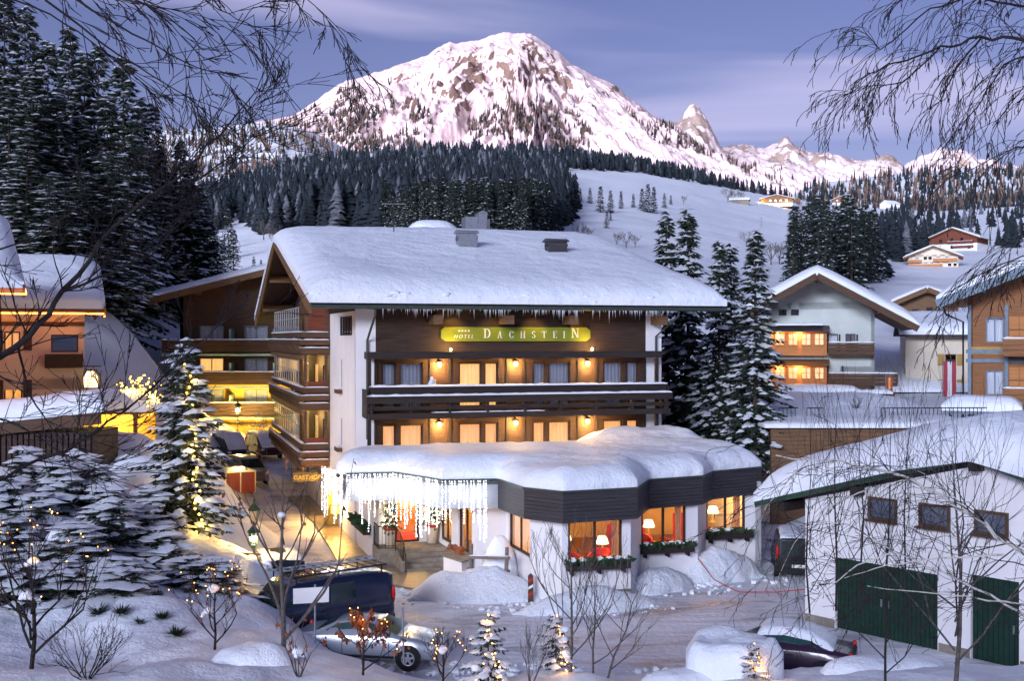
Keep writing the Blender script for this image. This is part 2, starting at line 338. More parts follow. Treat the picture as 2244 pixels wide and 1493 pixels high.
# ---- road: packed snow worn through to ice and asphalt in streaks
def road_mat():
    m = bpy.data.materials.new('packed_snow_road'); MAT['packed_snow_road'] = m; m.use_nodes = True; t = m.node_tree; b = t.nodes['Principled BSDF']
    tcn = t.nodes.new('ShaderNodeTexCoord'); mp1 = t.nodes.new('ShaderNodeMapping'); mp1.inputs['Scale'].default_value = (.30, .62, 1); mp1.inputs['Rotation'].default_value = (0, 0, R(-14)); t.links.new(tcn.outputs['Object'], mp1.inputs[0])
    n = t.nodes.new('ShaderNodeTexNoise'); n.inputs['Scale'].default_value = .8; n.inputs['Detail'].default_value = 7; n.inputs['Roughness'].default_value = .68; n.inputs['Distortion'].default_value = .5; t.links.new(mp1.outputs[0], n.inputs[0])
    r = t.nodes.new('ShaderNodeValToRGB'); e = r.color_ramp.elements; e[0].position = .32; e[0].color = (.13, .13, .16, 1); e[1].position = .57; e[1].color = (.78, .81, .88, 1)
    k = e.new(.40); k.color = (.42, .42, .48, 1); k = e.new(.47); k.color = (.66, .67, .74, 1)
    t.links.new(n.outputs[0], r.inputs[0]); t.links.new(r.outputs[0], b.inputs['Base Color'])
    r2 = t.nodes.new('ShaderNodeMapRange'); r2.inputs[1].default_value = .35; r2.inputs[2].default_value = .55; r2.inputs[3].default_value = .28; r2.inputs[4].default_value = .75; t.links.new(n.outputs[0], r2.inputs[0]); t.links.new(r2.outputs[0], b.inputs['Roughness'])
    n2 = t.nodes.new('ShaderNodeTexNoise'); n2.inputs['Scale'].default_value = 5; n2.inputs['Detail'].default_value = 6; t.links.new(tcn.outputs['Object'], n2.inputs[0])
    bp = t.nodes.new('ShaderNodeBump'); bp.inputs['Strength'].default_value = .9; bp.inputs['Distance'].default_value = .07; t.links.new(n2.outputs[0], bp.inputs['Height'])
    mp3 = t.nodes.new('ShaderNodeMapping'); mp3.inputs['Scale'].default_value = (.14, 1.5, 1); mp3.inputs['Rotation'].default_value = (0, 0, R(-16)); t.links.new(tcn.outputs['Object'], mp3.inputs[0])
    n3 = t.nodes.new('ShaderNodeTexNoise'); n3.inputs['Scale'].default_value = 1.0; n3.inputs['Detail'].default_value = 5; n3.inputs['Distortion'].default_value = 1.6; t.links.new(mp3.outputs[0], n3.inputs[0])
    bp3 = t.nodes.new('ShaderNodeBump'); bp3.inputs['Strength'].default_value = 1; bp3.inputs['Distance'].default_value = .09; t.links.new(n3.outputs[0], bp3.inputs['Height']); t.links.new(bp.outputs[0], bp3.inputs['Normal']); t.links.new(bp3.outputs[0], b.inputs['Normal'])
road_mat()
gx, gy = np.meshgrid(np.arange(-30, 30.1, 1.0), np.arange(26, 118, 1.0))
o = obj('road', np_mesh('road', np.stack([gx, gy, (fbm(gx * .3, gy * .3, 2, 2) - .5) * .08 + smooth(70, 115, gy) * 1.2], -1).reshape(-1, 3), grid_faces(gx.shape[0], gx.shape[1]), 'packed_snow_road')); tag(o, kind='structure')

# ---- middle hill behind the village (sheet from 104 m to its crest)
def interp(tab): 
    a = np.array(tab, float); return lambda x: np.interp(x, a[:, 0], a[:, 1])
class Sheet:
    def __init__(s, crest, base, Y0, Y1, ex, disp=None, px0=-300, px1=2550):
        s.crest = interp(crest); s.base = interp(base) if not isinstance(base, (int, float)) else (lambda x, b=base: np.full_like(np.asarray(x, float), b))
        s.Y0, s.Y1, s.ex, s.disp, s.px0, s.px1 = Y0, Y1, ex, disp, px0, px1
    def at_t(s, px, t, off=True):
        px = np.asarray(px, float); t = np.asarray(t, float)
        py = s.base(px) + (s.crest(px) - s.base(px)) * t
        Y = s.Y0 * (s.Y1 / s.Y0) ** (np.clip(t, 0, 9) ** s.ex)
        X = (px - HX) / F * Y; Z = EYE - (py - HY) / F * Y
        if off and s.disp is not None: Z = Z + s.disp(X, Y, px, t)
        return X, Y, Z
    def at(s, px, py):
        t = (py - s.base(px)) / (s.crest(px) - s.base(px)); return s.at_t(px, np.clip(t, 0, 1))
    def build(s, name, m, nr, nc, attr=None, drop=.08):
        px = np.linspace(s.px0, s.px1, nc); t = np.linspace(0, 1, nr); PX, T = np.meshgrid(px, t)
        X, Y, Z = s.at_t(PX, T)
        k = 6                                                     # the far side of the crest falls away
        for i in range(1, k + 1):
            f = 1 + .09 * i; X = np.vstack([X, X[nr - 1] * f]); Y = np.vstack([Y, Y[nr - 1] * f]); Z = np.vstack([Z, Z[nr - 1] - (Z[nr - 1] - Z[0].min()) * drop * i * (1 + .3 * i)])
        me = np_mesh(name, np.stack([X, Y, Z], -1).reshape(-1, 3), grid_faces(nr + k, nc), m)
        if attr is not None:
            A = attr(X[:nr], Y[:nr], Z[:nr], PX, T); add_attr(me, 'rock', np.vstack([A] + [A[-1:]] * k))
        o = obj(name, me); tag(o, kind='structure'); return o
MID = Sheet([(-300,338),(100,408),(350,433),(450,410),(560,383),(640,358),(750,340),(850,333),(1000,326),(1150,326),(1240,338),(1300,346),(1400,360),(1500,380),(1600,406),(1700,428),(1800,446),(1900,455),(2050,463),(2300,448),(2550,438)],
            860, 104, 1500, 2.0, lambda X, Y, px, t: (fbm(X * .02, Y * .02, 4, 11) - .5) * Y * .016 * np.sin(np.clip(t, 0, 1) * math.pi))
MID.build('hill_behind_village', 'snow_far', 150, 240)
# ---- larch hill on the left, far forest hill on the right
LARCH = Sheet([(-300,330),(150,305),(360,286),(450,281),(500,276),(530,272),(600,270),(660,280),(720,305),(790,345),(880,400),(960,430)], 470, 1600, 2600, 1.0, lambda X, Y, px, t: (fbm(X * .006, Y * .006, 4, 21) - .5) * 50 * np.sin(np.clip(t, 0, 1) * 3.1), -300, 960)
LARCH.build('larch_hill', 'snow_far', 60, 110)
RHILL = Sheet([(1650,470),(1740,425),(1790,402),(1850,396),(1920,387),(2000,378),(2080,372),(2160,368),(2244,368),(2550,360)], 520, 1550, 2400, 1.0, lambda X, Y, px, t: (fbm(X * .008, Y * .008, 4, 31) - .5) * 40 * np.sin(np.clip(t, 0, 1) * 3.1), 1650, 2550)
RHILL.build('forest_hill', 'snow_far', 50, 90)
# ---- the mountain
SIL = [(100,420),(300,350),(450,300),(560,268),(640,254),(690,222),(740,186),(800,164),(860,146),(905,132),(940,118),(960,104),(985,92),(1005,94),(1040,88),(1075,78),(1105,69),(1130,70),(1165,76),(1200,96),(1230,118),(1255,140),(1290,158),(1330,176),(1350,188),(1385,220),(1420,244),(1450,264),(1475,280),(1510,304),(1560,334),(1620,362),(1700,394),(1770,416),(1900,450)]
def mdisp(X, Y, px, t):
    s = np.clip(t, 0, 1)
    d = (4600 - Y)
    left = 1 - smooth(1080, 1220, px)
    xx = X + d * (.42 * left - .50 * (1 - left)) + 90 * (fbm(X * .004, Y * .004, 3, 41) - .5)
    rib = fbm(xx * .0085, d * .0016, 5, 43, .55, True) - .55
    sm = fbm(X * .014, Y * .012, 5, 47, .6) - .5
    low = 1 - smooth(.0, .40, s)
    amp = np.sin(np.clip(s, 0, 1) * math.pi * .93) ** .6
    edge = smooth(.985, .93, s)
    return rib * 165 * amp * (1 - .65 * low) * edge + sm * 95 * amp * (1 - .6 * low) * edge + (fbm(X * .022, Y * 0 + 3.3, 4, 51, .6) - .5) * 22
MTN = Sheet(SIL, [(100,520),(900,470),(1400,440),(1900,520)], 2500, 4600, .8, mdisp, 100, 1900)
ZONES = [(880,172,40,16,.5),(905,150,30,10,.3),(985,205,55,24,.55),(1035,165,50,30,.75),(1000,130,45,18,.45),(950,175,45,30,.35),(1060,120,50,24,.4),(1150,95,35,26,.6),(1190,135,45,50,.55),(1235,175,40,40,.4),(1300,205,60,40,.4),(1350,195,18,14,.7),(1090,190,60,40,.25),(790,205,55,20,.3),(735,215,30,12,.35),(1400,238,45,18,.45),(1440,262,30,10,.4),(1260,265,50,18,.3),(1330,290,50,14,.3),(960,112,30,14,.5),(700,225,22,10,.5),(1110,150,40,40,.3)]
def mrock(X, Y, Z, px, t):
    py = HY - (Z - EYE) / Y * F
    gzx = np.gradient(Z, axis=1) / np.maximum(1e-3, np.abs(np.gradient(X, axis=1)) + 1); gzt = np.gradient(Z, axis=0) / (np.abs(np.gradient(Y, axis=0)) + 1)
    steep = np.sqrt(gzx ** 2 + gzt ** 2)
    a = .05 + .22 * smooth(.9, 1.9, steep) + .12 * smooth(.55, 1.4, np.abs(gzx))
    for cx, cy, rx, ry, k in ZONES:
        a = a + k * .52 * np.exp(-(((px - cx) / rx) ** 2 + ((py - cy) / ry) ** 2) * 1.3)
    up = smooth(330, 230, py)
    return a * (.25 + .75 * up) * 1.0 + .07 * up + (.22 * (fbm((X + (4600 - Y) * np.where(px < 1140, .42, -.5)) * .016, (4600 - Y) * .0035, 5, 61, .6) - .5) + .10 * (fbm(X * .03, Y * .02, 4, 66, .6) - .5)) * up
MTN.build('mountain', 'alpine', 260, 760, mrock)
def peak(name, sil, base, Y0, Y1, px0, px1, nc, nr, rockb, amp, seed):
    dd = lambda X, Y, px, t: ((fbm(X * .006 + Y * .002, Y * .003, 5, seed, .6, True) - .5) * amp * np.sin(np.clip(t, 0, 1) * 3.0) ** .7 + (fbm(X * .03, Y * 0 + 1.7, 3, seed + 5, .6) - .5) * 26 * smooth(.2, 1, t)) 
    s = Sheet(sil, base, Y0, Y1, 1.0, dd, px0, px1)
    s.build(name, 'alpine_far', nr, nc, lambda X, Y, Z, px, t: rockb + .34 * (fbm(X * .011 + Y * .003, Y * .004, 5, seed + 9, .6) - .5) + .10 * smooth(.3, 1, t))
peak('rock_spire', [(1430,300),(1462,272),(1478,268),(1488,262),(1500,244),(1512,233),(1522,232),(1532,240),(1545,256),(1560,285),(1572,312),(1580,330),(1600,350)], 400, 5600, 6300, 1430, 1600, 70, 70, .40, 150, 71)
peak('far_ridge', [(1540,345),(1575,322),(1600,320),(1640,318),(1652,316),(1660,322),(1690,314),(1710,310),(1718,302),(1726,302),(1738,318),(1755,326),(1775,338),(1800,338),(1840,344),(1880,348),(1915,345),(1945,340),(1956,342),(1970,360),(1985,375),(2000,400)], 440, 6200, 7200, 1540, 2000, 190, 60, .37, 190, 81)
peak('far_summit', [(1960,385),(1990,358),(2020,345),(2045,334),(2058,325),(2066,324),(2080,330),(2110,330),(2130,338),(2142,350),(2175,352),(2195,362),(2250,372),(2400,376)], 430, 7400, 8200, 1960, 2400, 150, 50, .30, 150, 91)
# ---- the ridge behind the viewer that keeps the last sun off the valley
mb = MB(); azv = Vector((math.sin(R(SUN_AZ)), math.cos(R(SUN_AZ)), 0)); sdv = Vector((-azv.y, azv.x, 0)); V = []
for i in range(61):
    a = -3600 + 120 * i; h = 290 + 50 * math.sin(i * .9) + 35 * math.sin(i * .37 + 1)
    for d, hh in ((700, 5), (1000, .55), (1350, 1.0), (1800, .5), (2600, 0)):
        p = azv * d + sdv * a; V.append((p.x, p.y, 8 + (h * hh if hh <= 1 else hh)))
o = obj('ridge_behind_viewer', np_mesh('ridge_behind_viewer', V, grid_faces(61, 5), 'snow')); tag(o, kind='structure')
# ================================================================= trees
def spruce_parts(H, Rb, seed, dz=.42, nb=7, step=.34, tw=.5, snow=.5, bare=.04, pw=.85, droop=.35, ss=1.0):
    g = random.Random(seed); cr = MB(); sn = MB()
    z = H * bare
    while z < H * .985:
        f = z / H; r0 = Rb * (1 - f) ** pw * (.62 + .38 * min(1, f * 6)) + .10
        n = max(3, int(nb * (1 - .45 * f))); a0 = g.uniform(0, 6.3)
        for k in range(n):
            a = a0 + 2 * math.pi * k / n + g.uniform(-.35, .35); r = r0 * g.uniform(.5, 1.2); zz = z + g.uniform(-.9, .9) * dz
            if g.random() < .08: continue
            ca, sa = math.cos(a), math.sin(a); el = (.55 * f - .22) + g.uniform(-.12, .12)
            m = max(2, int(r / step)); 
            for i in range(1, m + 1):
                s = i / m; d = r * s; h = zz + d * el - droop * d * s * .55 + (.12 * d * s * s)
                px, py = d * ca, d * sa; l = tw * (1.1 - .45 * s) * g.uniform(.75, 1.25)
                for sg in (-1, 1, 0):
                    if sg == 0 and i < m and g.random() < .45: continue
                    aa = a + sg * g.uniform(.55, 1.1) + g.uniform(-.15, .15); dd = -g.uniform(.18, .62)
                    tx, ty, tz = px + l * math.cos(aa), py + l * math.sin(aa), h + l * dd
                    wd = l * g.uniform(.17, .26); qx, qy = -math.sin(aa) * wd, math.cos(aa) * wd
                    mx, my, mz = px + .45 * (tx - px), py + .45 * (ty - py), h + .45 * (tz - h) - .1 * l
                    b = len(cr.v); cr.v += [(px, py, h + .03), (mx + qx, my + qy, mz), (tx, ty, tz), (mx - qx, my - qy, mz), (mx, my, mz + .16 * l)]
                    cr.f += [(b, b + 1, b + 4), (b + 1, b + 2, b + 4), (b + 2, b + 3, b + 4), (b + 3, b, b + 4)]; cr.m += [0] * 4
                if g.random() < snow * (.45 + .55 * s):
                    wl = tw * ss * g.uniform(.38, .8) * (.7 + .5 * s); ww = wl * g.uniform(.4, .75); th = wl * g.uniform(.16, .32); hh = h + .04 + .04 * l
                    ex, ey = ca * wl * .8, sa * wl * .8; fx, fy = -sa * ww, ca * ww; b = len(sn.v); dr = wl * (.35 - el) * .6
                    sn.v += [(px - ex, py - ey, hh + dr * .4), (px + fx, py + fy, hh - .15 * ww), (px + ex, py + ey, hh - dr), (px - fx, py - fy, hh - .15 * ww), (px + .15 * ex, py + .15 * ey, hh + th)]
                    sn.f += [(b, b + 1, b + 4), (b + 1, b + 2, b + 4), (b + 2, b + 3, b + 4), (b + 3, b, b + 4)]; sn.m += [1] * 4
        z += dz * (.75 + .5 * g.random()) * (1.1 - .45 * f)
    return cr, sn
def trunk_mb(H, r, n=7, top=.97):
    mb = MB(); mb.tube([(0, 0, -.6), (0, 0, H * .25), (.02 * r, 0, H * .6), (0, 0, H * top)], [r, r * .8, r * .45, .02], n); return mb
def spruce_proto(name, H, Rb, seed, tr=.22, mnd='needles', **kw):
    cr, sn = spruce_parts(H, Rb, seed, **kw)
    return dict(trunk=trunk_mb(H, tr).mesh(name + '_trunk', 'bark'), crown=cr.mesh(name + '_crown', mnd), snow=sn.mesh(name + '_snow', 'snow_fine', True), H=H)
def plant(pr, name, label, loc, rz, sc, cat='spruce', group=None):
    t = thing(name, label, cat, loc, rz, group); t.scale = (sc, sc, sc) if not hasattr(sc, '__len__') else sc
    obj('trunk', pr['trunk'], t); obj('crown', pr['crown'], t)
    if pr.get('snow'): tag(obj('snow_load', pr['snow'], t), kind='stuff')
    return t
# --- kinds
TALL = [spruce_proto('tall_spruce', 15, 2.6, 100 + i, .2, dz=.34, nb=10, step=.27, tw=.56, snow=.40 + .08 * i, droop=.6, pw=1.0, ss=1.15) for i in range(3)]
BIG = [spruce_proto('forest_spruce', 25, 3.9 + .3 * i, 200 + i, .3, dz=.52, nb=9, step=.46, tw=.95, snow=.55, droop=.6, ss=.95, pw=.8) for i in range(4)]
MIDT = [spruce_proto('slope_spruce', 24, 3.7 + .35 * i, 300 + i, .3, mnd='needles_far', dz=.92, nb=8, step=1.0, tw=1.7, snow=.14 + .09 * i, droop=.5, ss=.6) for i in range(4)]

# --- left hillside forest, near enough to pick out each tree
g = random.Random(5)
LF = [(-60,-60,96),(10,-20,92),(55,10,98),(105,85,94),(150,60,108),(185,115,100),(215,95,118),(70,150,84),(20,190,80),(125,210,86),(175,250,88),(270,122,98),(235,210,90),(310,215,116),(333,222,118),(290,300,112),(350,318,118),(395,310,120),(420,345,119),(372,380,121),(440,420,122),(-40,120,86),(235,330,82),(180,380,80),(60,300,78),(120,420,76),(300,430,112),(455,480,120)]
for i, (px, top, Y) in enumerate(LF):
    X = X_at(px, Y); zg = float(near_z(np.array([X]), np.array([Y]))[0]); zt = EYE - (top - HY) / F * Y
    hgt = max(9, zt - zg); pr = BIG[i % 4]; sc = hgt / pr['H']
    if i == 11: lb = 'tall snowy spruce with free pointed tip above the left forest edge'
    else: lb = 'snow-covered spruce packed in the dark forest on the left hillside'
    plant(pr, 'spruce_tree', lb, (X, Y, zg), g.uniform(0, 6), (min(1.15, max(.8, sc * .95)), min(1.15, max(.8, sc * .95)), sc), group='spruces of the left hillside forest' if i != 11 else None)
# --- four tall spruces beside the hotel
for i, (px, top, bot, Y, rw, lb) in enumerate(((1460, 458, 1000, 72, 1.0, 'tall snowy spruce rising behind the right end of the hotel roof'), (1508, 452, 1000, 70, 1.02, 'tallest pointed spruce just right of the hotel roof'), (1576, 522, 990, 66, .9, 'narrow dark spruce between the two tall spruces right of hotel'), (1602, 528, 985, 68, .9, 'slim spruce behind the frontmost spruce right of hotel'), (1655, 500, 985, 62, 1.08, 'frontmost snow-laden spruce between the hotel and the gabled chalet'))):
    zt = EYE - (top - HY) / F * Y; zb = EYE - (bot - HY) / F * Y
    h = zt - zb + 1.2; sc = h / 15; plant(TALL[i % 3], 'tall_spruce', lb, (X_at(px, Y), Y, zb - 1.2), i * 1.3 + .4, (sc * rw, sc * rw, sc))
# --- single trees on the open slope and the forests on the middle hill
def mid_at(px, py): X, Y, Z = MID.at(np.array([float(px)]), np.array([float(py)])); return float(X[0]), float(Y[0]), float(Z[0])
SL = [(1272,438,404),(1293,440,402),(1316,462,402),(1338,462,412),(1361,456,416),(1388,456,424),(1407,462,412),(1420,465,402),(1433,466,408),(1456,458,424),(1470,452,430),(1330,498,458),(1338,486,462),(470,560,470),(500,580,468),(512,600,500),(488,606,520),(556,600,560),(572,600,568),(592,600,560)]
for i, (px, bot, top) in enumerate(SL):
    X, Y, Z = mid_at(px, bot); h = (bot - top) / F * Y; sc = h / 24
    wd = sc * 1.15
    lb = 'dark little spruce standing free in the row across the open snow slope' if i < 11 else ('small spruce of the pair below the row on the open slope' if i < 13 else 'spruce on the snowy clearing left of the hotel gable')
    plant(MIDT[i % 4], 'slope_spruce', lb, (X, Y, Z - .3), i * 1.7, (wd, wd, sc), group=('spruces in a row on the open slope' if i < 11 else 'pair of spruces below the row' if i < 13 else 'spruces on the clearing left of the hotel'))
def inpoly(x, y, poly):
    x = np.asarray(x); y = np.asarray(y); r = np.zeros(x.shape, bool); j = len(poly) - 1
    for i in range(len(poly)):
        xi, yi = poly[i]; xj, yj = poly[j]
        c = ((yi > y) != (yj > y)) & (x < (xj - xi) * (y - yi) / (yj - yi + 1e-12) + xi); r ^= c; j = i
    return r
def scatter_px(poly, n, seed, bias=1.0):
    rs = np.random.RandomState(seed); xs_ = [p[0] for p in poly]; ys_ = [p[1] for p in poly]; res = []
    while len(res) < n:
        a = rs.uniform(min(xs_), max(xs_), 400); b = min(ys_) + (max(ys_) - min(ys_)) * rs.uniform(0, 1, 400) ** bias; k = inpoly(a, b, poly); res += list(zip(a[k], b[k]))
    return res[:n]
DARK = [(330,478),(440,413),(560,380),(640,358),(850,334),(1150,328),(1245,340),(1300,348),(1285,366),(1236,374),(1262,448),(1250,478),(1200,528),(1160,553),(1000,548),(840,528),(790,508),(720,508),(640,493),(610,518),(560,508),(520,478),(440,528)]
RIGHT = [(1735,640),(1760,560),(1850,500),(1960,462),(2050,458),(2260,445),(2300,560),(2200,548),(2140,520),(2010,560),(1960,590),(1880,640),(1800,650)]
STRIP = [(1240,342),(1400,362),(1500,382),(1600,408),(1700,430),(1800,448),(1700,432),(1560,408),(1400,380),(1240,370)]
cand = []
for poly, n, sd_, kd in ((DARK, 4600, 1, 'd'), (RIGHT, 260, 2, 'r'), (STRIP, 520, 3, 's')):
    for px, py in scatter_px(poly, n, sd_): cand.append((mid_at(px, py), kd, px, py))
cand.sort(key=lambda c: c[0][1])
rs = random.Random(9); ind = cand[:300]; rest = cand[300:]
LBL = {'d': ('dark spruce in the dense forest on the hill behind the hotel', 'spruces of the forest behind the hotel'), 'r': ('tall dark spruce in the wood above the chalets on the right', 'spruces of the wood on the right slope'), 's': ('spruce in the forest strip along the top of the open slope', 'spruces of the strip above the open slope')}
for i, ((X, Y, Z), kd, px, py) in enumerate(ind):
    sc = rs.uniform(.78, 1.15) * (.74 if kd == 'r' else .58); wd = sc * rs.uniform(.85, 1.15)
    plant(MIDT[rs.randrange(4)], 'forest_spruce', LBL[kd][0], (X, Y, Z - .4), rs.uniform(0, 6), (wd, wd, sc), group=LBL[kd][1])
# --- far trees that read as one mass
def tiers(seed, H=1.0, Rr=.16, nt=6, ns=7, jag=.35):
    g = random.Random(seed); V = []; Fc = []
    for t in range(nt):
        z0 = .08 + .80 * t / nt; z1 = min(1.0, z0 + 1.5 / nt + .06); r = Rr * (1 - z0) ** .8 + .012; b = len(V)
        for j in range(ns):
            a = 2 * math.pi * (j + .5 * (t % 2)) / ns; q = r * g.uniform(1 - jag, 1 + jag); V.append((q * math.cos(a), q * math.sin(a), z0 - .05 * g.random()))
        V.append((0, 0, z1 if t < nt - 1 else 1.0))
        for j in range(ns): Fc.append((b + j, b + (j + 1) % ns, b + ns))
    return np.array(V), np.array(Fc)
def mass(name, label, cat, pts, hts, wd, mats, seed, nt=6, ns=7, jag=.35, snowm=0.0, Rr=.16):
    protos = [tiers(seed + i, nt=nt, ns=ns, jag=jag, Rr=Rr) for i in range(5)]; rs = np.random.RandomState(seed); VV = []; FF = []; MI = []; n = 0
    for (X, Y, Z), h, ww in zip(pts, hts, wd):
        V, Fc = protos[rs.randint(5)]; a = rs.uniform(0, 6.3); c, s = math.cos(a), math.sin(a)
        W = np.stack([(V[:, 0] * c - V[:, 1] * s) * h * ww + X, (V[:, 0] * s + V[:, 1] * c) * h * ww + Y, V[:, 2] * h + Z - .03 * h], 1)
        VV.append(W); FF.append(Fc + n); n += len(V); MI.append(np.full(len(Fc), 1 if rs.rand() < snowm else 0))
    o = obj(name, np_mesh(name, np.vstack(VV), np.vstack(FF), mats, False, np.concatenate(MI))); tag(o, label, cat, kind='stuff'); return o
rn = np.random.RandomState(4)
pts = [c[0] for c in rest]; mass('forest', 'dark mass of spruces covering the upper middle hill', 'forest', pts, rn.uniform(8, 18, len(pts)), rn.uniform(.8, 1.35, len(pts)), ['needles_mass', 'frosted_needles'], 11, 11, 9, .55, .16)
pl = scatter_px([(-250,470),(-100,340),(200,306),(360,292),(450,287),(520,278),(600,276),(660,290),(720,312),(800,355),(880,405),(900,450)], 2600, 21)
pts = [tuple(float(v[0]) for v in LARCH.at(np.array([a]), np.array([b]))) for a, b in pl]
mass('larch_forest', 'reddish leafless larch forest on the sunlit hill to the left', 'forest', pts[:1900], rn.uniform(14, 26, 1900), rn.uniform(.6, .9, 1900), 'larch_twigs', 22, 5, 5, .5)
mass('mixed_forest', 'scattered dark spruces among the larches on the left hill', 'forest', pts[1900:], rn.uniform(14, 25, 700), rn.uniform(.7, 1, 700), ['needles_mass', 'frosted_needles'], 23, 6, 6, .5, .35)
pl = scatter_px([(1660,470),(1745,428),(1795,406),(1860,400),(1930,390),(2080,375),(2260,372),(2400,370),(2400,500),(1760,500)], 1700, 31)
pts = [tuple(float(v[0]) for v in RHILL.at(np.array([a]), np.array([b]))) for a, b in pl]
mass('hill_forest', 'purple-brown forest covering the far hill on the right', 'forest', pts, rn.uniform(14, 26, 1700), rn.uniform(.7, 1, 1700), ['larch_twigs', 'needles_mass'], 32, 5, 5, .45, .55)
MZ = [([(745,205),(770,200),(800,235),(835,270),(840,320),(760,330),(700,300),(730,260)], 586), ([(845,215),(855,220),(868,265),(860,275),(850,240)], 42), ([(880,228),(905,240),(935,270),(950,310),(905,312),(895,270)], 136), ([(1020,262),(1080,246),(1180,238),(1260,262),(1300,300),(1280,330),(1160,318),(1040,316),(1030,290)], 714), ([(560,285),(640,258),(690,240),(710,262),(640,290)], 153), ([(600,300),(700,290),(900,320),(1000,330),(900,400),(720,380)], 714), ([(1380,280),(1440,292),(1520,330),(1620,372),(1760,420),(1700,425),(1560,380),(1440,330)], 561)]
pl = []
for i, (po, n) in enumerate(MZ): pl += scatter_px(po, n, 40 + i)
pts = [tuple(float(v[0]) for v in MTN.at(np.array([a]), np.array([b]))) for a, b in pl]
mass('mountain_larches', 'bare larches in bands climbing the snowy mountain flank', 'forest', pts, rn.uniform(16, 30, len(pts)), rn.uniform(.7, 1.1, len(pts)), ['larch_twigs', 'needles_far'], 42, 5, 5, .5, .3)
# --- leafless trees
def grow(mb, p, d, L, r, depth, g, spread=.6, seg=3, drop=0.0, kids=3, up=.08, rmin=.004, tips=None, taper=.6, kl=.68):
    pts = [p]; rad = [r]; d = d.normalized(); q = p
    for i in range(seg):
        d = (d + Vector((g.uniform(-1, 1), g.uniform(-1, 1), g.uniform(-1, 1))) * .16 + Vector((0, 0, up - drop * (i + 1) / seg))).normalized()
        q = q + d * (L / seg); pts.append(q); rad.append(max(rmin, r * (1 - (1 - taper) * (i + 1) / seg)))
    mb.tube(pts, rad, 5 if r > .03 else 3, cap=False)
    if tips is not None and depth <= 1: tips.append((q, d))
    if depth <= 0: return
    for k in range(kids):
        s = g.uniform(.3, 1.0) if k else 1.0; i = min(seg, max(1, int(round(s * seg)))); b = pts[i]
        dd = (d + Vector((g.uniform(-1, 1), g.uniform(-1, 1), g.uniform(-.7, 1))) * spread).normalized()
        grow(mb, b, dd, L * kl * g.uniform(.75, 1.2), rad[i] * (.72 if k else .85), depth - 1, g, spread, seg, drop, kids, up, rmin, tips, taper, kl)
BARE = []
for i in range(3):
    g = random.Random(60 + i); mb = MB(); tr = MB(); tr.tube([(0, 0, -.4), (.05, 0, 1.6), (0, .05, 3.0)], [.22, .17, .13], 5)
    for k in range(7): a = k * 2.4; grow(mb, Vector((0, 0, 1.2 + .3 * k)), Vector((math.cos(a), math.sin(a), 1.5)), 3.0, .09, 3, g, .7, 2, 0, 3, .1, .035)
    BARE.append(dict(trunk=tr.mesh('bare_trunk', 'bark'), crown=mb.mesh('bare_crown', 'twig_grey'), H=9.5))
for i, (px, bot, top) in enumerate(((1270,520,478),(1290,516,488),(1352,528,496),(1372,532,494),(1392,530,500),(1498,448,428),(1595,442,408),(1605,442,412),(1622,444,414),(1636,540,504),(1690,572,514),(1708,572,520),(1820,500,462),(1835,490,456),(1750,460,436),(1775,462,440),(578,530,480),(598,545,500))):
    X, Y, Z = mid_at(px, bot); h = (bot - top) / F * Y; sc = h / 9.5
    lb = 'round leafless tree at the foot of the snow slope behind the hotel roof' if i < 5 else ('leafless tree on the open snow slope below the forest' if i < 16 else ('leafless tree at the left of the clearing above the hotel gable' if i == 16 else 'leafless tree nearest the hotel gable tip'))
    plant(BARE[i % 3], 'bare_tree', lb, (X, Y, Z), i * 2.1, (sc * 1.2, sc * 1.2, sc), 'leafless tree', ('leafless trees behind the hotel roof' if i < 5 else 'leafless trees on the open slope' if i < 16 else 'leafless trees on the clearing'))
# ================================================================= building helpers
emat('lamp_warm', (1.0, .50, .10), 9.0)
emat('lamp_bulb', (1.0, .80, .42), 30.0)
emat('glow_soft', (1.0, .72, .35), 2.2)
emat('led_orange', (1.0, .28, .05), 3.2)
emat('led_white', (.90, .94, 1.0), 4.5)
emat('fairy', (1.0, .40, .09), 5.0)
emat('fairy_yellow', (1.0, .55, .07), 5.0)
def curtain_mat(name, col, es, fold=22.0):
    m = bpy.data.materials.new(name); MAT[name] = m; m.use_nodes = True; t = m.node_tree; b = t.nodes['Principled BSDF']
    b.inputs['Base Color'].default_value = (.6, .55, .45, 1); b.inputs['Roughness'].default_value = .9
    tcn = t.nodes.new('ShaderNodeTexCoord'); mpn = t.nodes.new('ShaderNodeMapping'); mpn.inputs['Scale'].default_value = (fold, 0, 1.1); t.links.new(tcn.outputs['Object'], mpn.inputs[0])
    n = t.nodes.new('ShaderNodeTexNoise'); n.inputs['Scale'].default_value = 1.0; n.inputs['Detail'].default_value = 4; t.links.new(mpn.outputs[0], n.inputs[0])
    r = t.nodes.new('ShaderNodeValToRGB'); r.color_ramp.elements[0].position = .3; r.color_ramp.elements[1].position = .7
    r.color_ramp.elements[0].color = (col[0] * .62, col[1] * .50, col[2] * .35, 1); r.color_ramp.elements[1].color = (*col, 1)
    t.links.new(n.outputs[0], r.inputs[0]); t.links.new(r.outputs[0], b.inputs['Emission Color']); b.inputs['Emission Strength'].default_value = es
curtain_mat('lit_curtain', (1.0, .44, .10), .42)
curtain_mat('lit_curtain_bright', (1.0, .56, .17), .46)
curtain_mat('lit_curtain_dim', (1.0, .45, .15), .40)
emat('lit_room', (1.0, .58, .14), .7)
mat('dark_room', (.010, .011, .014), .9)
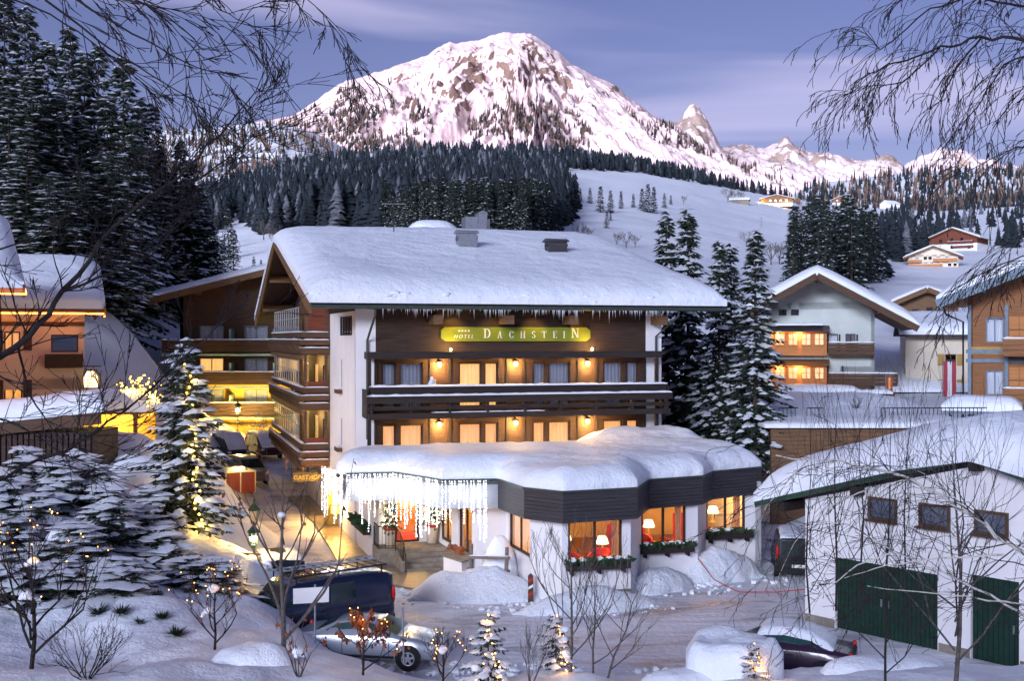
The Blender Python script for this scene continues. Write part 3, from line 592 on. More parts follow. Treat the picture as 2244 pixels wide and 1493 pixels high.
def glass(name, tintc, refl=.16):
    m = bpy.data.materials.new(name); MAT[name] = m; m.use_nodes = True; t = m.node_tree
    for n in list(t.nodes): t.nodes.remove(n)
    o = t.nodes.new('ShaderNodeOutputMaterial'); tr = t.nodes.new('ShaderNodeBsdfTransparent'); tr.inputs[0].default_value = (*tintc, 1)
    gl = t.nodes.new('ShaderNodeBsdfGlossy'); gl.inputs[1].default_value = .03; gl.inputs[0].default_value = (.9, .93, 1, 1)
    fr = t.nodes.new('ShaderNodeFresnel'); fr.inputs[0].default_value = 1.5; ad = t.nodes.new('ShaderNodeMath'); ad.operation = 'ADD'; ad.inputs[1].default_value = refl; t.links.new(fr.outputs[0], ad.inputs[0])
    mx = t.nodes.new('ShaderNodeMixShader'); t.links.new(ad.outputs[0], mx.inputs[0]); t.links.new(tr.outputs[0], mx.inputs[1]); t.links.new(gl.outputs[0], mx.inputs[2]); t.links.new(mx.outputs[0], o.inputs[0])
glass('glass', (.94, .95, .95), .05); glass('glass_dark', (.35, .38, .42), .14)
def light(name, kind, loc, energy, col, parent=None, radius=.06, size=None, rot=None, spot=None, blend=.5):
    l = bpy.data.lights.new(name, kind); l.energy = energy; l.color = col
    if kind == 'AREA': l.size = size or 1
    else: l.shadow_soft_size = radius
    if spot: l.spot_size = R(spot); l.spot_blend = blend
    o = bpy.data.objects.new(name, l); COL.objects.link(o); o.location = loc
    if rot: o.rotation_euler = rot
    if parent is not None: o.parent = parent
    return o
def wallp(parent, name, A, ang, L, z0, z1, holes, m, th=.28, inner=None):
    """wall panel in its own frame: x along the wall, y into it, z up; holes (x0, x1, z0, z1)"""
    mb = MB(); xs_ = sorted({0, L} | {h[0] for h in holes} | {h[1] for h in holes}); zs_ = sorted({z0, z1} | {h[2] for h in holes} | {h[3] for h in holes})
    for i in range(len(xs_) - 1):
        for j in range(len(zs_) - 1):
            a, b, c, d = xs_[i], xs_[i + 1], zs_[j], zs_[j + 1]; mx_, mz_ = (a + b) / 2, (c + d) / 2
            if any(h[0] < mx_ < h[1] and h[2] < mz_ < h[3] for h in holes): continue
            mb.face([(a, 0, c), (b, 0, c), (b, 0, d), (a, 0, d)]); mb.face([(b, th, c), (a, th, c), (a, th, d), (b, th, d)], 1 if inner else 0)
    for a, b, c, d in holes:
        mb.face([(a, 0, c), (a, 0, d), (a, th, d), (a, th, c)]); mb.face([(b, 0, d), (b, 0, c), (b, th, c), (b, th, d)])
        mb.face([(a, 0, d), (b, 0, d), (b, th, d), (a, th, d)]); mb.face([(b, 0, c), (a, 0, c), (a, th, c), (b, th, c)])
    mb.face([(0, 0, z0), (0, 0, z1), (0, th, z1), (0, th, z0)]); mb.face([(L, 0, z1), (L, 0, z0), (L, th, z0), (L, th, z1)]); mb.face([(0, 0, z1), (L, 0, z1), (L, th, z1), (0, th, z1)])
    o = mb.build(name, [m, inner] if inner else m, parent); o.location = A; o.rotation_euler = (0, 0, ang); return o
_wc = {}
def windowp(parent, A, ang, w_, h_, fr='wood_dark', pane='glass', cur=None, mull=1, trans=0, fw=.07, depth=.12, name='window', curd=.16, arch=False, sill=None):
    """window in a wall frame: A is its lower left outer corner"""
    key = (round(w_, 2), round(h_, 2), fr, pane, cur, mull, trans, fw, depth, curd, sill)
    if key not in _wc:
        f = MB(); y0, y1 = depth - .05, depth + .02
        f.box(0, w_, y0, y1, 0, fw); f.box(0, w_, y0, y1, h_ - fw, h_); f.box(0, fw, y0, y1, fw, h_ - fw); f.box(w_ - fw, w_, y0, y1, fw, h_ - fw)
        for i in range(mull): x = w_ * (i + 1) / (mull + 1); f.box(x - fw * .5, x + fw * .5, y0 + .003, y1 - .003, fw, h_ - fw)
        for i in range(trans): z = h_ * (i + 1) / (trans + 1); f.box(fw, w_ - fw, y0 + .012, y1 - .012, z - fw * .3, z + fw * .3)
        p = MB(); p.face([(fw * .5, depth, fw * .5), (w_ - fw * .5, depth, fw * .5), (w_ - fw * .5, depth, h_ - fw * .5), (fw * .5, depth, h_ - fw * .5)])
        c = None
        if cur:
            c = MB(); n = max(6, int(w_ / .06))
            for i in range(n):
                a, b = w_ * i / n, w_ * (i + 1) / n; ya = depth + curd + .03 * math.sin(i * 2.1) + .015 * math.sin(i * 5.3); yb = depth + curd + .03 * math.sin((i + 1) * 2.1) + .015 * math.sin((i + 1) * 5.3)
                c.face([(a, ya, 0), (b, yb, 0), (b, yb, h_), (a, ya, h_)])
        s = None
        if sill: s = MB(); s.box(-.06, w_ + .06, -.1, depth - .06, -.06, 0)
        _wc[key] = (f.mesh('window_frame', fr), p.mesh('pane', pane), c.mesh('curtain', cur) if c else None, s.mesh('sill', sill) if s else None)
    q = _wc[key]; o = obj(name, q[0], parent); o.location = A; o.rotation_euler = (0, 0, ang)
    obj('pane', q[1], o)
    if q[2]: obj('curtain', q[2], o)
    if q[3]: obj('sill', q[3], o)
    return o
def facade(parent, A, ang, L, z0, z1, wins, m, th=.28, wname='wall', **kw):
    """wall with windows: wins = list of dict(x, z, w, h, ...)"""
    A = Vector(A); holes = [(w_['x'], w_['x'] + w_['w'], w_['z'], w_['z'] + w_['h']) for w_ in wins]
    o = wallp(parent, wname, A, ang, L, z0, z1, holes, m, th); c, s = math.cos(ang), math.sin(ang)
    for w_ in wins:
        k = dict(kw); k.update({a: b for a, b in w_.items() if a not in 'xzwh'})
        windowp(parent, A + Vector((c * w_['x'], s * w_['x'], w_['z'])), ang, w_['w'], w_['h'], **k)
    return o
def snow_sheet(name, poly, zf, T, r, step, parent=None, seed=1, amp=.12, lip=.45, m='snow', skirt=.03, tf=None, fs=.5, rot=0.0):
    if rot:
        c, s = math.cos(rot), math.sin(rot); R2 = lambda x, y: (x * c - y * s, x * s + y * c)
        o = snow_sheet(name, [(x * c + y * s, -x * s + y * c) for x, y in poly], lambda x, y: zf(*R2(x, y)), T, r, step, parent, seed, amp, lip, m, skirt, (lambda x, y: tf(*R2(x, y))) if tf else None, fs)
        o.rotation_euler = (0, 0, rot); return o
    poly = [tuple(p) for p in poly]; xs_ = [p[0] for p in poly]; ys_ = [p[1] for p in poly]
    x = np.arange(min(xs_) - step, max(xs_) + 2 * step, step); y = np.arange(min(ys_) - step, max(ys_) + 2 * step, step); X, Y = np.meshgrid(x, y)
    ins = inpoly(X, Y, poly); D = np.full(X.shape, 1e9); NX = X.copy(); NY = Y.copy()
    for i in range(len(poly)):
        ax, ay = poly[i]; bx, by = poly[(i + 1) % len(poly)]; dx_, dy_ = bx - ax, by - ay; t = np.clip(((X - ax) * dx_ + (Y - ay) * dy_) / (dx_ * dx_ + dy_ * dy_), 0, 1)
        qx, qy = ax + t * dx_, ay + t * dy_; d = np.hypot(X - qx, Y - qy); k = d < D; D = np.where(k, d, D); NX = np.where(k, qx, NX); NY = np.where(k, qy, NY)
    near = (~ins) | (D < step * .35); PX = np.where(near, NX, X); PY = np.where(near, NY, Y); DD = np.where(near, 0, D)
    cell = ins[:-1, :-1] | ins[1:, :-1] | ins[:-1, 1:] | ins[1:, 1:]
    TT = T * (tf(PX, PY) if tf else 1.0)
    q = np.clip(DD / r, 0, 1); H = TT * (lip + (1 - lip) * np.sqrt(np.maximum(0, 1 - (1 - q) ** 2)))
    H = H + amp * (fbm(PX * fs, PY * fs, 3, seed) - .5) * 2 * np.minimum(1, .35 + q) + amp * .35 * (fbm(PX * 2.3, PY * 2.3, 2, seed + 4) - .5)
    H = np.maximum(H, .02)
    vis = ins | near & False
    for _ in range(3):
        Hp = np.pad(H, 1, mode='edge'); av = (Hp[:-2, 1:-1] + Hp[2:, 1:-1] + Hp[1:-1, :-2] + Hp[1:-1, 2:]) / 4
        H = np.where((D < r * .5) & ins, .5 * H + .5 * av, H)
    Z = zf(PX, PY) + H; nx = len(x); V = np.stack([PX, PY, Z], -1).reshape(-1, 3)
    jj, ii = np.nonzero(cell); a = jj * nx + ii; Fc = np.stack([a, a + 1, a + nx + 1, a + nx], 1)
    E = np.concatenate([Fc[:, [0, 1]], Fc[:, [1, 2]], Fc[:, [2, 3]], Fc[:, [3, 0]]]); es_ = {}
    for p, q2 in E.tolist():
        if (q2, p) in es_: del es_[(q2, p)]
        else: es_[(p, q2)] = 1
    B = np.array(list(es_), int); used = np.unique(B); mp_ = {int(u): len(V) + i for i, u in enumerate(used)}
    low = V[used].copy(); low[:, 2] = zf(low[:, 0], low[:, 1]) - skirt
    V = np.vstack([V, low]); SK = np.array([(q2, p, mp_[p], mp_[q2]) for p, q2 in B.tolist()])
    Fall = np.vstack([Fc, SK]); us = np.unique(Fall); rm = np.full(len(V), -1); rm[us] = np.arange(len(us))
    Fall = rm[Fall]; Fall = Fall[[len(set(f)) == 4 for f in Fall.tolist()]]
    me = np_mesh(name, V[us], Fall, m); return obj(name, me, parent)
def rect(x0, x1, y0, y1): return [(x0, y0), (x1, y0), (x1, y1), (x0, y1)]
def flat(z): return lambda x, y: np.full(np.shape(x), float(z))
def snow_strip(parent, p, q, w_, h_, seed=0, m='snow_fine', name='snow_strip'):
    """little ridge of snow along a rail"""
    g = random.Random(seed); p = Vector(p); q = Vector(q); L = (q - p).length; d = (q - p) / L; sd_ = Vector((-d.y, d.x, 0)).normalized() if abs(d.z) < .9 else Vector((1, 0, 0)); n = max(3, int(L / .22)); mb = MB(); pr = ((-.5, 0), (-.52, .35), (-.3, .85), (0, 1), (.3, .85), (.52, .35), (.5, 0)); k = len(pr)
    for i in range(n + 1):
        c = p + d * (L * i / n); a = (.55 if i in (0, n) else 1) * (1 + .5 * (mnoise.noise(Vector((i * .45 + seed * 3.1, seed, 0))))) * g.uniform(.9, 1.1)
        for u, v in pr: mb.v.append(tuple(c + sd_ * (u * w_ * (.8 + .2 * a)) + Vector((0, 0, v * h_ * a))))
    for i in range(n):
        for j in range(k - 1): mb.f.append((i * k + j, (i + 1) * k + j, (i + 1) * k + j + 1, i * k + j + 1)); mb.m.append(0)
    mb.f += [tuple(reversed(range(k))), tuple(n * k + j for j in range(k))]; mb.m += [0, 0]
    return mb.build(name, m, parent, True)
def gable_z(y0, yr, y1, z0, zr, z1): return lambda x, y: np.where(y < yr, z0 + (zr - z0) * (y - y0) / (yr - y0), zr + (z1 - zr) * (y - yr) / (y1 - yr))
def text_mesh(s, size, m, ext=.02, shear=0.0, space=1.0, bold=0.0):
    c = bpy.data.curves.new('lettering', 'FONT'); c.body = s; c.size = size; c.extrude = ext; c.shear = shear; c.space_character = space; c.align_x = 'LEFT'; c.offset = bold
    o = bpy.data.objects.new('lettering', c); COL.objects.link(o); dg = bpy.context.evaluated_depsgraph_get(); me = bpy.data.meshes.new_from_object(o.evaluated_get(dg)); bpy.data.objects.remove(o); bpy.data.curves.remove(c)
    me.materials.clear(); me.materials.append(MAT[m]); return me
def lantern(name, label, loc, rz, group, energy=26, bulb='lamp_warm', col=(1, .55, .16), s=1.0, arm=True):
    """wall lantern on a bracket; the wall is behind it (+y)"""
    t = thing(name, label, 'lantern', loc, rz, group)
    mb = MB()
    if arm: mb.box(-.04, .04, .24, .28, -.15, .2); mb.tube([(0, .25, .12), (0, .12, .24), (0, 0, .2)], .016, 5)
    mb.lathe([(.02, .2), (.13 * s, .1), (.12 * s, .085)], n=6); mb.lathe([(.06, -.17), (.075, -.15)], n=6)
    for i in range(6): a = i * math.pi / 3; mb.bar((.07 * math.cos(a), .07 * math.sin(a), -.15), (.115 * s * math.cos(a), .115 * s * math.sin(a), .09), .014, .014)
    mb.build('bracket', 'metal_dark', t); b = MB(); b.ball((0, 0, -.03), (.075 * s, .075 * s, .09 * s), 10, 6); b.build('bulb', bulb, t, True)
    light('lantern_light', 'POINT', (0, 0, -.03), energy, col, t, .13 * s); return t
# ================================================================= the hotel
HA = R(17); C0 = Vector((-7.29, 54.2, 0)); HU = Vector((math.cos(HA), math.sin(HA), 0)); HV = Vector((-math.sin(HA), math.cos(HA), 0))
def FU(px, v=0.0):
    b = C0 + HV * v; k = (px - HX) / F; return (k * b.y - b.x) / (HU.x - HU.y * k)
def FZ(py, u, v=0.0): return EYE - (py - HY) / F * (C0 + HU * u + HV * v).y
hotel = thing('hotel', 'large snow-roofed white and dark timber hotel with balconies and lit lanterns', 'hotel', C0, HA)
W = 15.5; xa, xb = FU(823), FU(1415)
mbx = MB(); mbx.box(.3, W - .3, .6, 26.6, .1, 10.7); mbx.box(.3, W - .3, 9, 20, 10.7, 12.3); mbx.build('core', 'dark_room', hotel)
# front: timber wall between two rendered ends
wins = []; pairs = [((836, 868), (875, 927)), ((1005, 1056), (1061, 1092)), ((1167, 1196), (1201, 1250)), ((1321, 1365), (1372, 1399))]
CUR = {0: ['curtain_grey', 'lit_curtain', 'curtain_grey', 'curtain_grey'], 1: ['lit_curtain_dim', 'lit_curtain_dim', 'lit_curtain', 'lit_curtain']}
for lev, zf_, zt in ((0, 6.12, 8.47), (1, 3.28, 5.56)):
    for k, pr in enumerate(pairs):
        for a, b in pr: x0, x1 = FU(a), FU(b); wins.append(dict(x=x0 - xa, z=zf_, w=x1 - x0, h=zt - zf_, cur=CUR[lev][k] if not (lev == 0 and k == 1) else 'lit_curtain_bright', mull=0))
facade(hotel, (xa, 0, 0), 0, xb - xa, 3.0, 11.6, wins, 'wood_dark', fr='wood_dark', wname='timber_wall', fw=.09)
wallp(hotel, 'wall', (0, -.02, 0), 0, xa, 0, 11.6, [], 'render_white'); wallp(hotel, 'wall', (xb, -.02, 0), 0, W - xb, 0, 11.6, [], 'render_white')
wallp(hotel, 'wall', (0, 0, 0), 0, W, 0, 3.0, [], 'render_white')
# posts and beams dividing the timber wall
mb = MB()
for px in (823, 944, 985, 1112, 1147, 1268, 1305, 1412): x = FU(px); mb.box(x - .07, x + .07, -.06, .02, 3.1, 8.8)
mb.build('wall_posts', 'wood_black', hotel)
# gable side: white wall with slit windows, then the timber loggia side
def SY(px): k = (px - HX) / F; return (C0.x - k * C0.y) / (k * HV.y - HV.x)      # depth on the side wall at a photo column
sw = [dict(x=8.3 - 4.75, z=7.15, w=.62, h=1.4, cur=None, pane='glass_dark'), dict(x=8.3 - 4.75, z=4.25, w=.62, h=1.35, cur=None, pane='glass_dark'), dict(x=8.3 - 5.2, z=9.75, w=4.2, h=.95, cur=None, pane='glass_dark', mull=4)]
facade(hotel, (0, 8.3, 0), -math.pi / 2, 8.3, 0, 11.9, sw, 'render_white', fr='wood_black', mull=0)
for zz in (7.05, 4.15):
    mb = MB(); mb.box(-.28, -.02, 3.9, 4.9, zz - .2, zz); mb.build('flower_box', 'wood_brown', hotel); snow_strip(hotel, (-.15, 3.95, zz), (-.15, 4.85, zz), .2, .06, 3)
lw = []
for zf_, c in ((9.0, 'curtain_grey'), (6.0, 'lit_curtain_bright'), (3.05, 'lit_curtain_bright')):
    for s in (.5, 4.2, 8.0, 12.2, 16.0): lw.append(dict(x=s, z=zf_, w=1.7, h=2.1, cur=c, mull=1, fr='white_paint'))
facade(hotel, (0, 27, 0), -math.pi / 2, 18.7, 3.0, 12.0, lw, 'wood_dark', wname='timber_wall')
facade(hotel, (0, 27, 0), -math.pi / 2, 18.7, 0, 3.0, [dict(x=17.2 - 2.0, z=.05, w=1.2, h=2.2, cur='lit_curtain_bright', mull=0, name='door', fr='wood_mid'), dict(x=8, z=.9, w=1.6, h=1.3, cur='lit_curtain', mull=1), dict(x=3, z=.9, w=1.6, h=1.3, cur='lit_curtain', mull=1)], 'render_cream')
# gable timber
mb = MB(); mb.face([(-.02, 0, 10.9), (-.02, 0, 11.6), (-.02, 15.1, 14.9), (-.02, 27, 10.9)][::-1]); mb.box(W - .05, W, 0, 27, 0, 11.2); mb.face([(W, 0, 10.9), (W, 27, 10.9), (W, 15.1, 14.9)]); mb.box(0, W, 26.7, 27, 0, 10.9); mb.build('gable_boarding', 'wood_dark', hotel)
# roof deck, rafters, gutter
EY, EZ, RY, RZ, BY, BZ, RX0, RX1 = -1.6, 11.0, 15.1, 15.15, 28.7, 10.6, -2.25, 18.15
mb = MB(); th = .28
mb.extr([(RX0, EY, EZ), (RX0, RY, RZ), (RX0, RY, RZ + th), (RX0, EY, EZ + th)], (RX1 - RX0, 0, 0)); mb.extr([(RX0, RY, RZ), (RX0, BY, BZ), (RX0, BY, BZ + th), (RX0, RY, RZ + th)], (RX1 - RX0, 0, 0))
roof = mb.build('roof', 'wood_dark', hotel)
for a, b in (((RX0 - .02, EY - .05, EZ - .12), (RX0 - .02, RY, RZ + .02)), ((RX0 - .02, BY + .05, BZ - .12), (RX0 - .02, RY, RZ + .02))):
    mb = MB(); mb.bar(a, b, .09, .5); o = mb.build('bargeboard', 'wood_mid', roof)
for i, px in enumerate((955, 1110, 1250, 1445)):
    x = FU(px, -.6); mb = MB(); mb.box(x - .22, x + .22, -1.15, 0, 10.28, 10.72); mb.build('purlin_end', 'wood_mid', roof)
for y in (4.5, 10, 15.1, 20, 25): mb = MB(); zz = gable_z(EY, RY, BY, EZ, RZ, BZ)(0, np.array(float(y))); mb.box(RX0 + .15, 0, y - .16, y + .16, float(zz) - .42, float(zz) - .02); mb.build('purlin_end', 'wood_mid', roof)
mb = MB(); mb.tube([(RX0, EY - .08, EZ + .04), (RX1, EY - .08, EZ + .04)], .10, 8); mb.build('gutter', 'gutter', roof)
for pts in ([(FU(822, -1.6), EY - .05, EZ), (FU(822, -1.6), EY, EZ - .35), (FU(806, -.3), -.12, 9.5), (FU(806, -.3), -.12, 4.9)], [(FU(1487, -1.6), EY - .05, EZ), (FU(1487, -1.6), EY, EZ - .3), (W - .35, -.14, 9.7), (W - .35, -.14, 4.4)]):
    mb = MB(); mb.tube(pts, .055, 6); mb.build('downpipe', 'gutter', roof)
zr = gable_z(EY, RY, BY, EZ + th, RZ + th, BZ + th)
def zr2(x, y): a = zr(x, y); return np.where(np.abs(y - RY) < 2.2, a - .16 * (1 - np.abs(y - RY) / 2.2) ** 1.5, a)
snow_sheet('snow_cover', rect(RX0 - .1, RX1 + .12, EY - .16, BY + .1), zr2, 1.02, 2.0, .24, roof, 4, .17, .26, fs=.2)
# crumpled edge of the slipped snow along the gutter
mb = MB(); g = random.Random(3)
for i in range(230): x = RX0 + .1 + (RX1 - RX0 - .2) * g.random(); mb.ball((x, EY - .05 + g.uniform(-.05, .38), EZ + .36 + g.uniform(0, .32)), (g.uniform(.1, .34), g.uniform(.06, .14), g.uniform(.05, .13)), 6, 4, .2, rg=g)
tag(mb.build('snow_crumbs', 'snow_fine', roof, True), kind='stuff')
mat('ice', (.75, .82, .92), .12, spec=.6, alpha=.75)
mb = MB(); g = random.Random(8); xi = FU(838, -1.6); xe = FU(1482, -1.6)
for i in range(190):
    x = xi + (xe - xi) * g.random() ** .95; l = .1 + .45 * g.random() ** 2.2 + (.45 if g.random() < .05 else 0); r = .012 + .022 * min(1, l)
    b = len(mb.v); mb.v += [(x + r * math.cos(a), EY - .1 + r * math.sin(a), EZ - .04) for a in (0, 1.57, 3.14, 4.71)] + [(x + g.uniform(-.01, .01), EY - .1, EZ - .04 - l)]
    mb.f += [(b + (j + 1) % 4, b + j, b + 4) for j in range(4)]; mb.m += [0] * 4
tag(mb.build('icicles', 'ice', roof, True), kind='stuff')
# vents and chimneys on the roof
def roof_hit(px, py, T=1.2):
    k = (px - HX) / F; s = (HY - py) / F
    for Yq in np.arange(50, 90, .05):
        X = k * Yq; d = Vector((X, Yq, 0)) - C0; u, v = d.dot(HU), d.dot(HV)
        if v < EY or v > BY: continue
        if EYE + s * Yq <= float(zr(0, np.array(v))) + T: return u, v, EYE + s * Yq
    return None
def vent(px, py, w_, d_, h_, hood):
    u, v, z = roof_hit(px, py) or (FU(px, 15.5), 15.5, 16.3)
    mb = MB(); mb.box(u - w_ / 2, u + w_ / 2, v - d_ / 2, v + d_ / 2, z - .8, z + h_ - .15); mb.extr([(u - w_ / 2 - .1, v - d_ / 2 - .1, z + h_ - .14), (u - w_ / 2 - .1, v + d_ / 2 + .1, z + h_ - .14), (u - w_ / 2 - .1, v + d_ / 2 + .1, z + h_ - .08), (u - w_ / 2 - .1, v, z + h_ + .05), (u - w_ / 2 - .1, v - d_ / 2 - .1, z + h_ - .08)], (w_ + .2, 0, 0))
    for i in range(2): mb.box(u - w_ / 2 - .06 - .0 * i, u - w_ / 2 + .02, v - d_ * .3, v + d_ * .3, z + .1, z + h_ - .3)
    mb.box(u + w_ / 2 - .02, u + w_ / 2 + .08, v - d_ * .35, v + d_ * .35, z + .05, z + h_ - .25)
    return mb.build('roof_vent', hood, roof)
vent(1022, 531, 1.0, .8, .62, 'metal_grey'); vent(1218, 543, 1.05, .8, .45, 'wood_slate')
u = FU(1043, 16.5); mb = MB(); mb.box(u - .75, u + .05, 16.2, 17.2, 15.2, 17.2); mb.box(u + .07, u + .62, 16.1, 17.1, 15.2, 17.45); mb.box(u + .63, u + .85, 16.3, 17, 15.2, 17.1); mb.extr([(u + .02, 16.05, 17.45), (u + .67, 16.05, 17.45), (u + .35, 16.05, 17.6)], (0, 1.1, 0)); mb.build('chimney', 'metal_grey', roof)
u = FU(948, 17); snow_sheet('snow_mound', [(u + 1.7 * math.cos(a), 17 + 1.3 * math.sin(a)) for a in np.arange(0, 6.28, .5)], flat(15.9), 1.1, 1.3, .2, roof, 9, .05, .35)
ant = thing('television_antenna', 'thin television antenna with two crossbars on the hotel roof', 'antenna', C0 + HU * FU(863, 12) + HV * 12 + Vector((0, 0, 14.9)), HA)
mb = MB(); mb.tube([(0, 0, 0), (0, 0, 2.45)], .03, 6); mb.build('mast', 'metal_dark', ant)
mb = MB(); mb.bar((-.7, 0, 2.42), (.7, .1, 2.47), .04, .04)
for i in range(9): x = -.68 + i * .17; mb.bar((x, -.28, 2.44), (x, .28, 2.46), .02, .02)
mb.build('crossbar', 'metal_grey', ant)
# ------- front balcony
mbf = lambda nm, m, *bx: (lambda q: ([q.box(*k) for k in bx], q.build(nm, m, hotel))[1])(MB())
for lev, zf_ in ((0, 6.05), (1, 3.2)):
    x0, x1, yb_ = FU(803, -1.35), FU(1466, -1.35), -1.35
    bal = mbf('balcony', 'wood_black', (x0 + .1, x1 - .1, yb_ + .06, .0, zf_ - .16, zf_))
    def bp(nm, m, *bx):
        q = MB(); [q.box(*k) for k in bx]; return q.build(nm, m, bal)
    bp('rail_board', 'wood_black', (x0 + .2, x1 - .15, yb_ + .02, yb_ + .10, zf_ + .98, zf_ + 1.26)); bp('handrail', 'wood_black', (x0 + .1, x1 - .05, yb_ - .04, yb_ + .16, zf_ + 1.262, zf_ + 1.32))
    bp('rail_board', 'wood_black', (x0 - .05, x1 + .05, yb_ - .34, yb_ - .26, zf_ + .58, zf_ + .86)); bp('flower_ledge', 'wood_black', (x0 - .05, x1 + .05, yb_ - .40, yb_ - .02, zf_ + .862, zf_ + .91))
    bp('rail_board', 'wood_black', (x0, x1, yb_ - .20, yb_ - .12, zf_ + .26, zf_ + .44)); bp('rail_board', 'wood_black', (x0 + .05, x1 - .05, yb_ - .30, yb_ - .06, zf_ - .14, zf_ + .12))
    for i in range(9): x = x0 + .2 + (x1 - x0 - .4) * i / 8; bp('bracket', 'wood_black', (x - .06, x + .06, yb_ - .25, yb_ + .04, zf_ - .1, zf_ + .58))
    for i in range(9): x = x0 + .3 + (x1 - x0 - .6) * i / 8; bp('post', 'wood_black', (x - .05, x + .05, yb_ + .105, yb_ + .18, zf_, zf_ + 1.26))
    bp('side_board', 'wood_black', (x0 + .02, x0 + .1, yb_ - .02, 0, zf_ - .1, zf_ + 1.2)); bp('side_board', 'wood_black', (x1 - .1, x1 - .02, yb_ - .02, 0, zf_ - .1, zf_ + 1.2))
    snow_strip(bal, (x0 + .15, yb_ + .06, zf_ + 1.32), (x1 - .1, yb_ + .06, zf_ + 1.32), .2, .09, 5 + lev); snow_strip(bal, (x0, yb_ - .21, zf_ + .91), (x1, yb_ - .21, zf_ + .91), .36, .09, 8 + lev)
    snow_strip(bal, (x0 + 3, yb_ - .17, zf_ + .12), (x0 + 8.5, yb_ - .17, zf_ + .12), .12, .04, 12 + lev)
    if lev == 0:
        mb = MB(); g = random.Random(2)
        for i in range(3): mb.ball((FU(946, -.9) + .1 * i - .1, -.95 + .03 * i, zf_ + 1.2 + .15 * (i % 2)), (.13, .1, .42), 6, 5, .25, rg=g)
        rk = mb.build('rock_ornament', 'snow_crust', None); tag(rk, 'pale pointed stone ornament on the upper hotel balcony', 'ornament')
        rk.location = C0; rk.rotation_euler = (0, 0, HA)
mbf('canopy_beam', 'wood_black', (FU(805, -.9), FU(1450, -.9), -.95, -.02, 8.66, 8.98))
for x in (FU(806, -.9), FU(1437, -.9)): mbf('corner_post', 'wood_black', (x, x + .16, -.9, -.74, 3.2, 8.66))
mat('frame_pale', (.36, .37, .36), .5)
# ------- side balconies
for lev, zf_ in enumerate((2.95, 5.95, 8.9)):
    y0, y1, xo = 8.3, 25.6, -1.45
    sb = mbf('balcony', 'wood_brown', (xo + .1, 0, y0 + .05, y1, zf_ - .18, zf_))
    def bp(nm, m, *bx):
        q = MB(); [q.box(*k) for k in bx]; return q.build(nm, m, sb)
    for zz, ox, hh in ((zf_ + .75, 0, .28), (zf_ + .36, -.2, .26), (zf_ - .14, -.1, .34)):
        bp('rail_board', 'wood_brown', (xo + ox, xo + ox + .07, y0 + ox, y1, zz, zz + hh)); bp('rail_board', 'wood_brown', (xo + ox + .075, -.03, y0 + ox, y0 + ox + .07, zz, zz + hh))
        snow_strip(sb, (xo + ox + .05, y0 + ox + .1, zz + hh), (xo + ox + .05, y1, zz + hh), .2, .07, lev * 3); snow_strip(sb, (xo + ox + .1, y0 + ox + .03, zz + hh), (-.1, y0 + ox + .03, zz + hh), .16, .06, lev * 3 + 1)
    bp('soffit_board', 'wood_mid', (xo - .05, xo + .1, y0, y1, zf_ - .42, zf_ - .2)); 
    q = MB()
    for i in range(24): y = y0 + .4 + i * .71; q.box(xo - .24, xo - .02, y, y + .14, zf_ + .0, zf_ + .34)
    tag(q.build('brackets', 'wood_brown', sb), kind='stuff')
    # glazed screen with white bars, timber posts, divider panels
    if lev < 3:
        q = MB(); p = MB(); ya, yb2, zt = y0 + 2.2, y1 - .5, zf_ + 2.45
        for i in range(13): y = ya + (yb2 - ya) * i / 12; q.box(xo + .14, xo + .2, y - .03, y + .03, zf_ + 1.05, zt)
        q.box(xo + .14, xo + .2, ya, yb2, zt - .06, zt); q.box(xo + .14, xo + .2, ya, yb2, zt - .62, zt - .58); q.box(xo + .14, xo + .2, ya, yb2, zf_ + 1.05, zf_ + 1.1)
        p.face([(xo + .17, yb2, zf_ + 1.05), (xo + .17, ya, zf_ + 1.05), (xo + .17, ya, zt), (xo + .17, yb2, zt)])
        sc_ = q.build('glazed_screen', 'frame_pale', sb); p.build('pane', 'glass', sc_)
        for x, y in ((xo + .16, y0 + .12), (xo + .16, y0 + 2.1), (-.2, y0 + .12)): bp('post', 'wood_brown', (x - .07, x + .07, y - .07, y + .07, zf_, zf_ + 2.75))
        bp('divider_panel', 'wood_red', (xo + .25, -.05, y0 + .08, y0 + .14, zf_ + .0, zf_ + 1.35) if lev < 2 else (xo + .25, -.05, y0 + .08, y0 + .14, zf_ + .0, zf_ + 2.3))
        light('balcony_light', 'POINT', (-.7, y0 + 4.5, zf_ + 2.2), 60 if lev != 2 else 5, (1, .60, .20), sb, .1); light('balcony_light', 'POINT', (-.7, y0 + 12, zf_ + 2.2), 50 if lev != 2 else 5, (1, .60, .20), sb, .1)
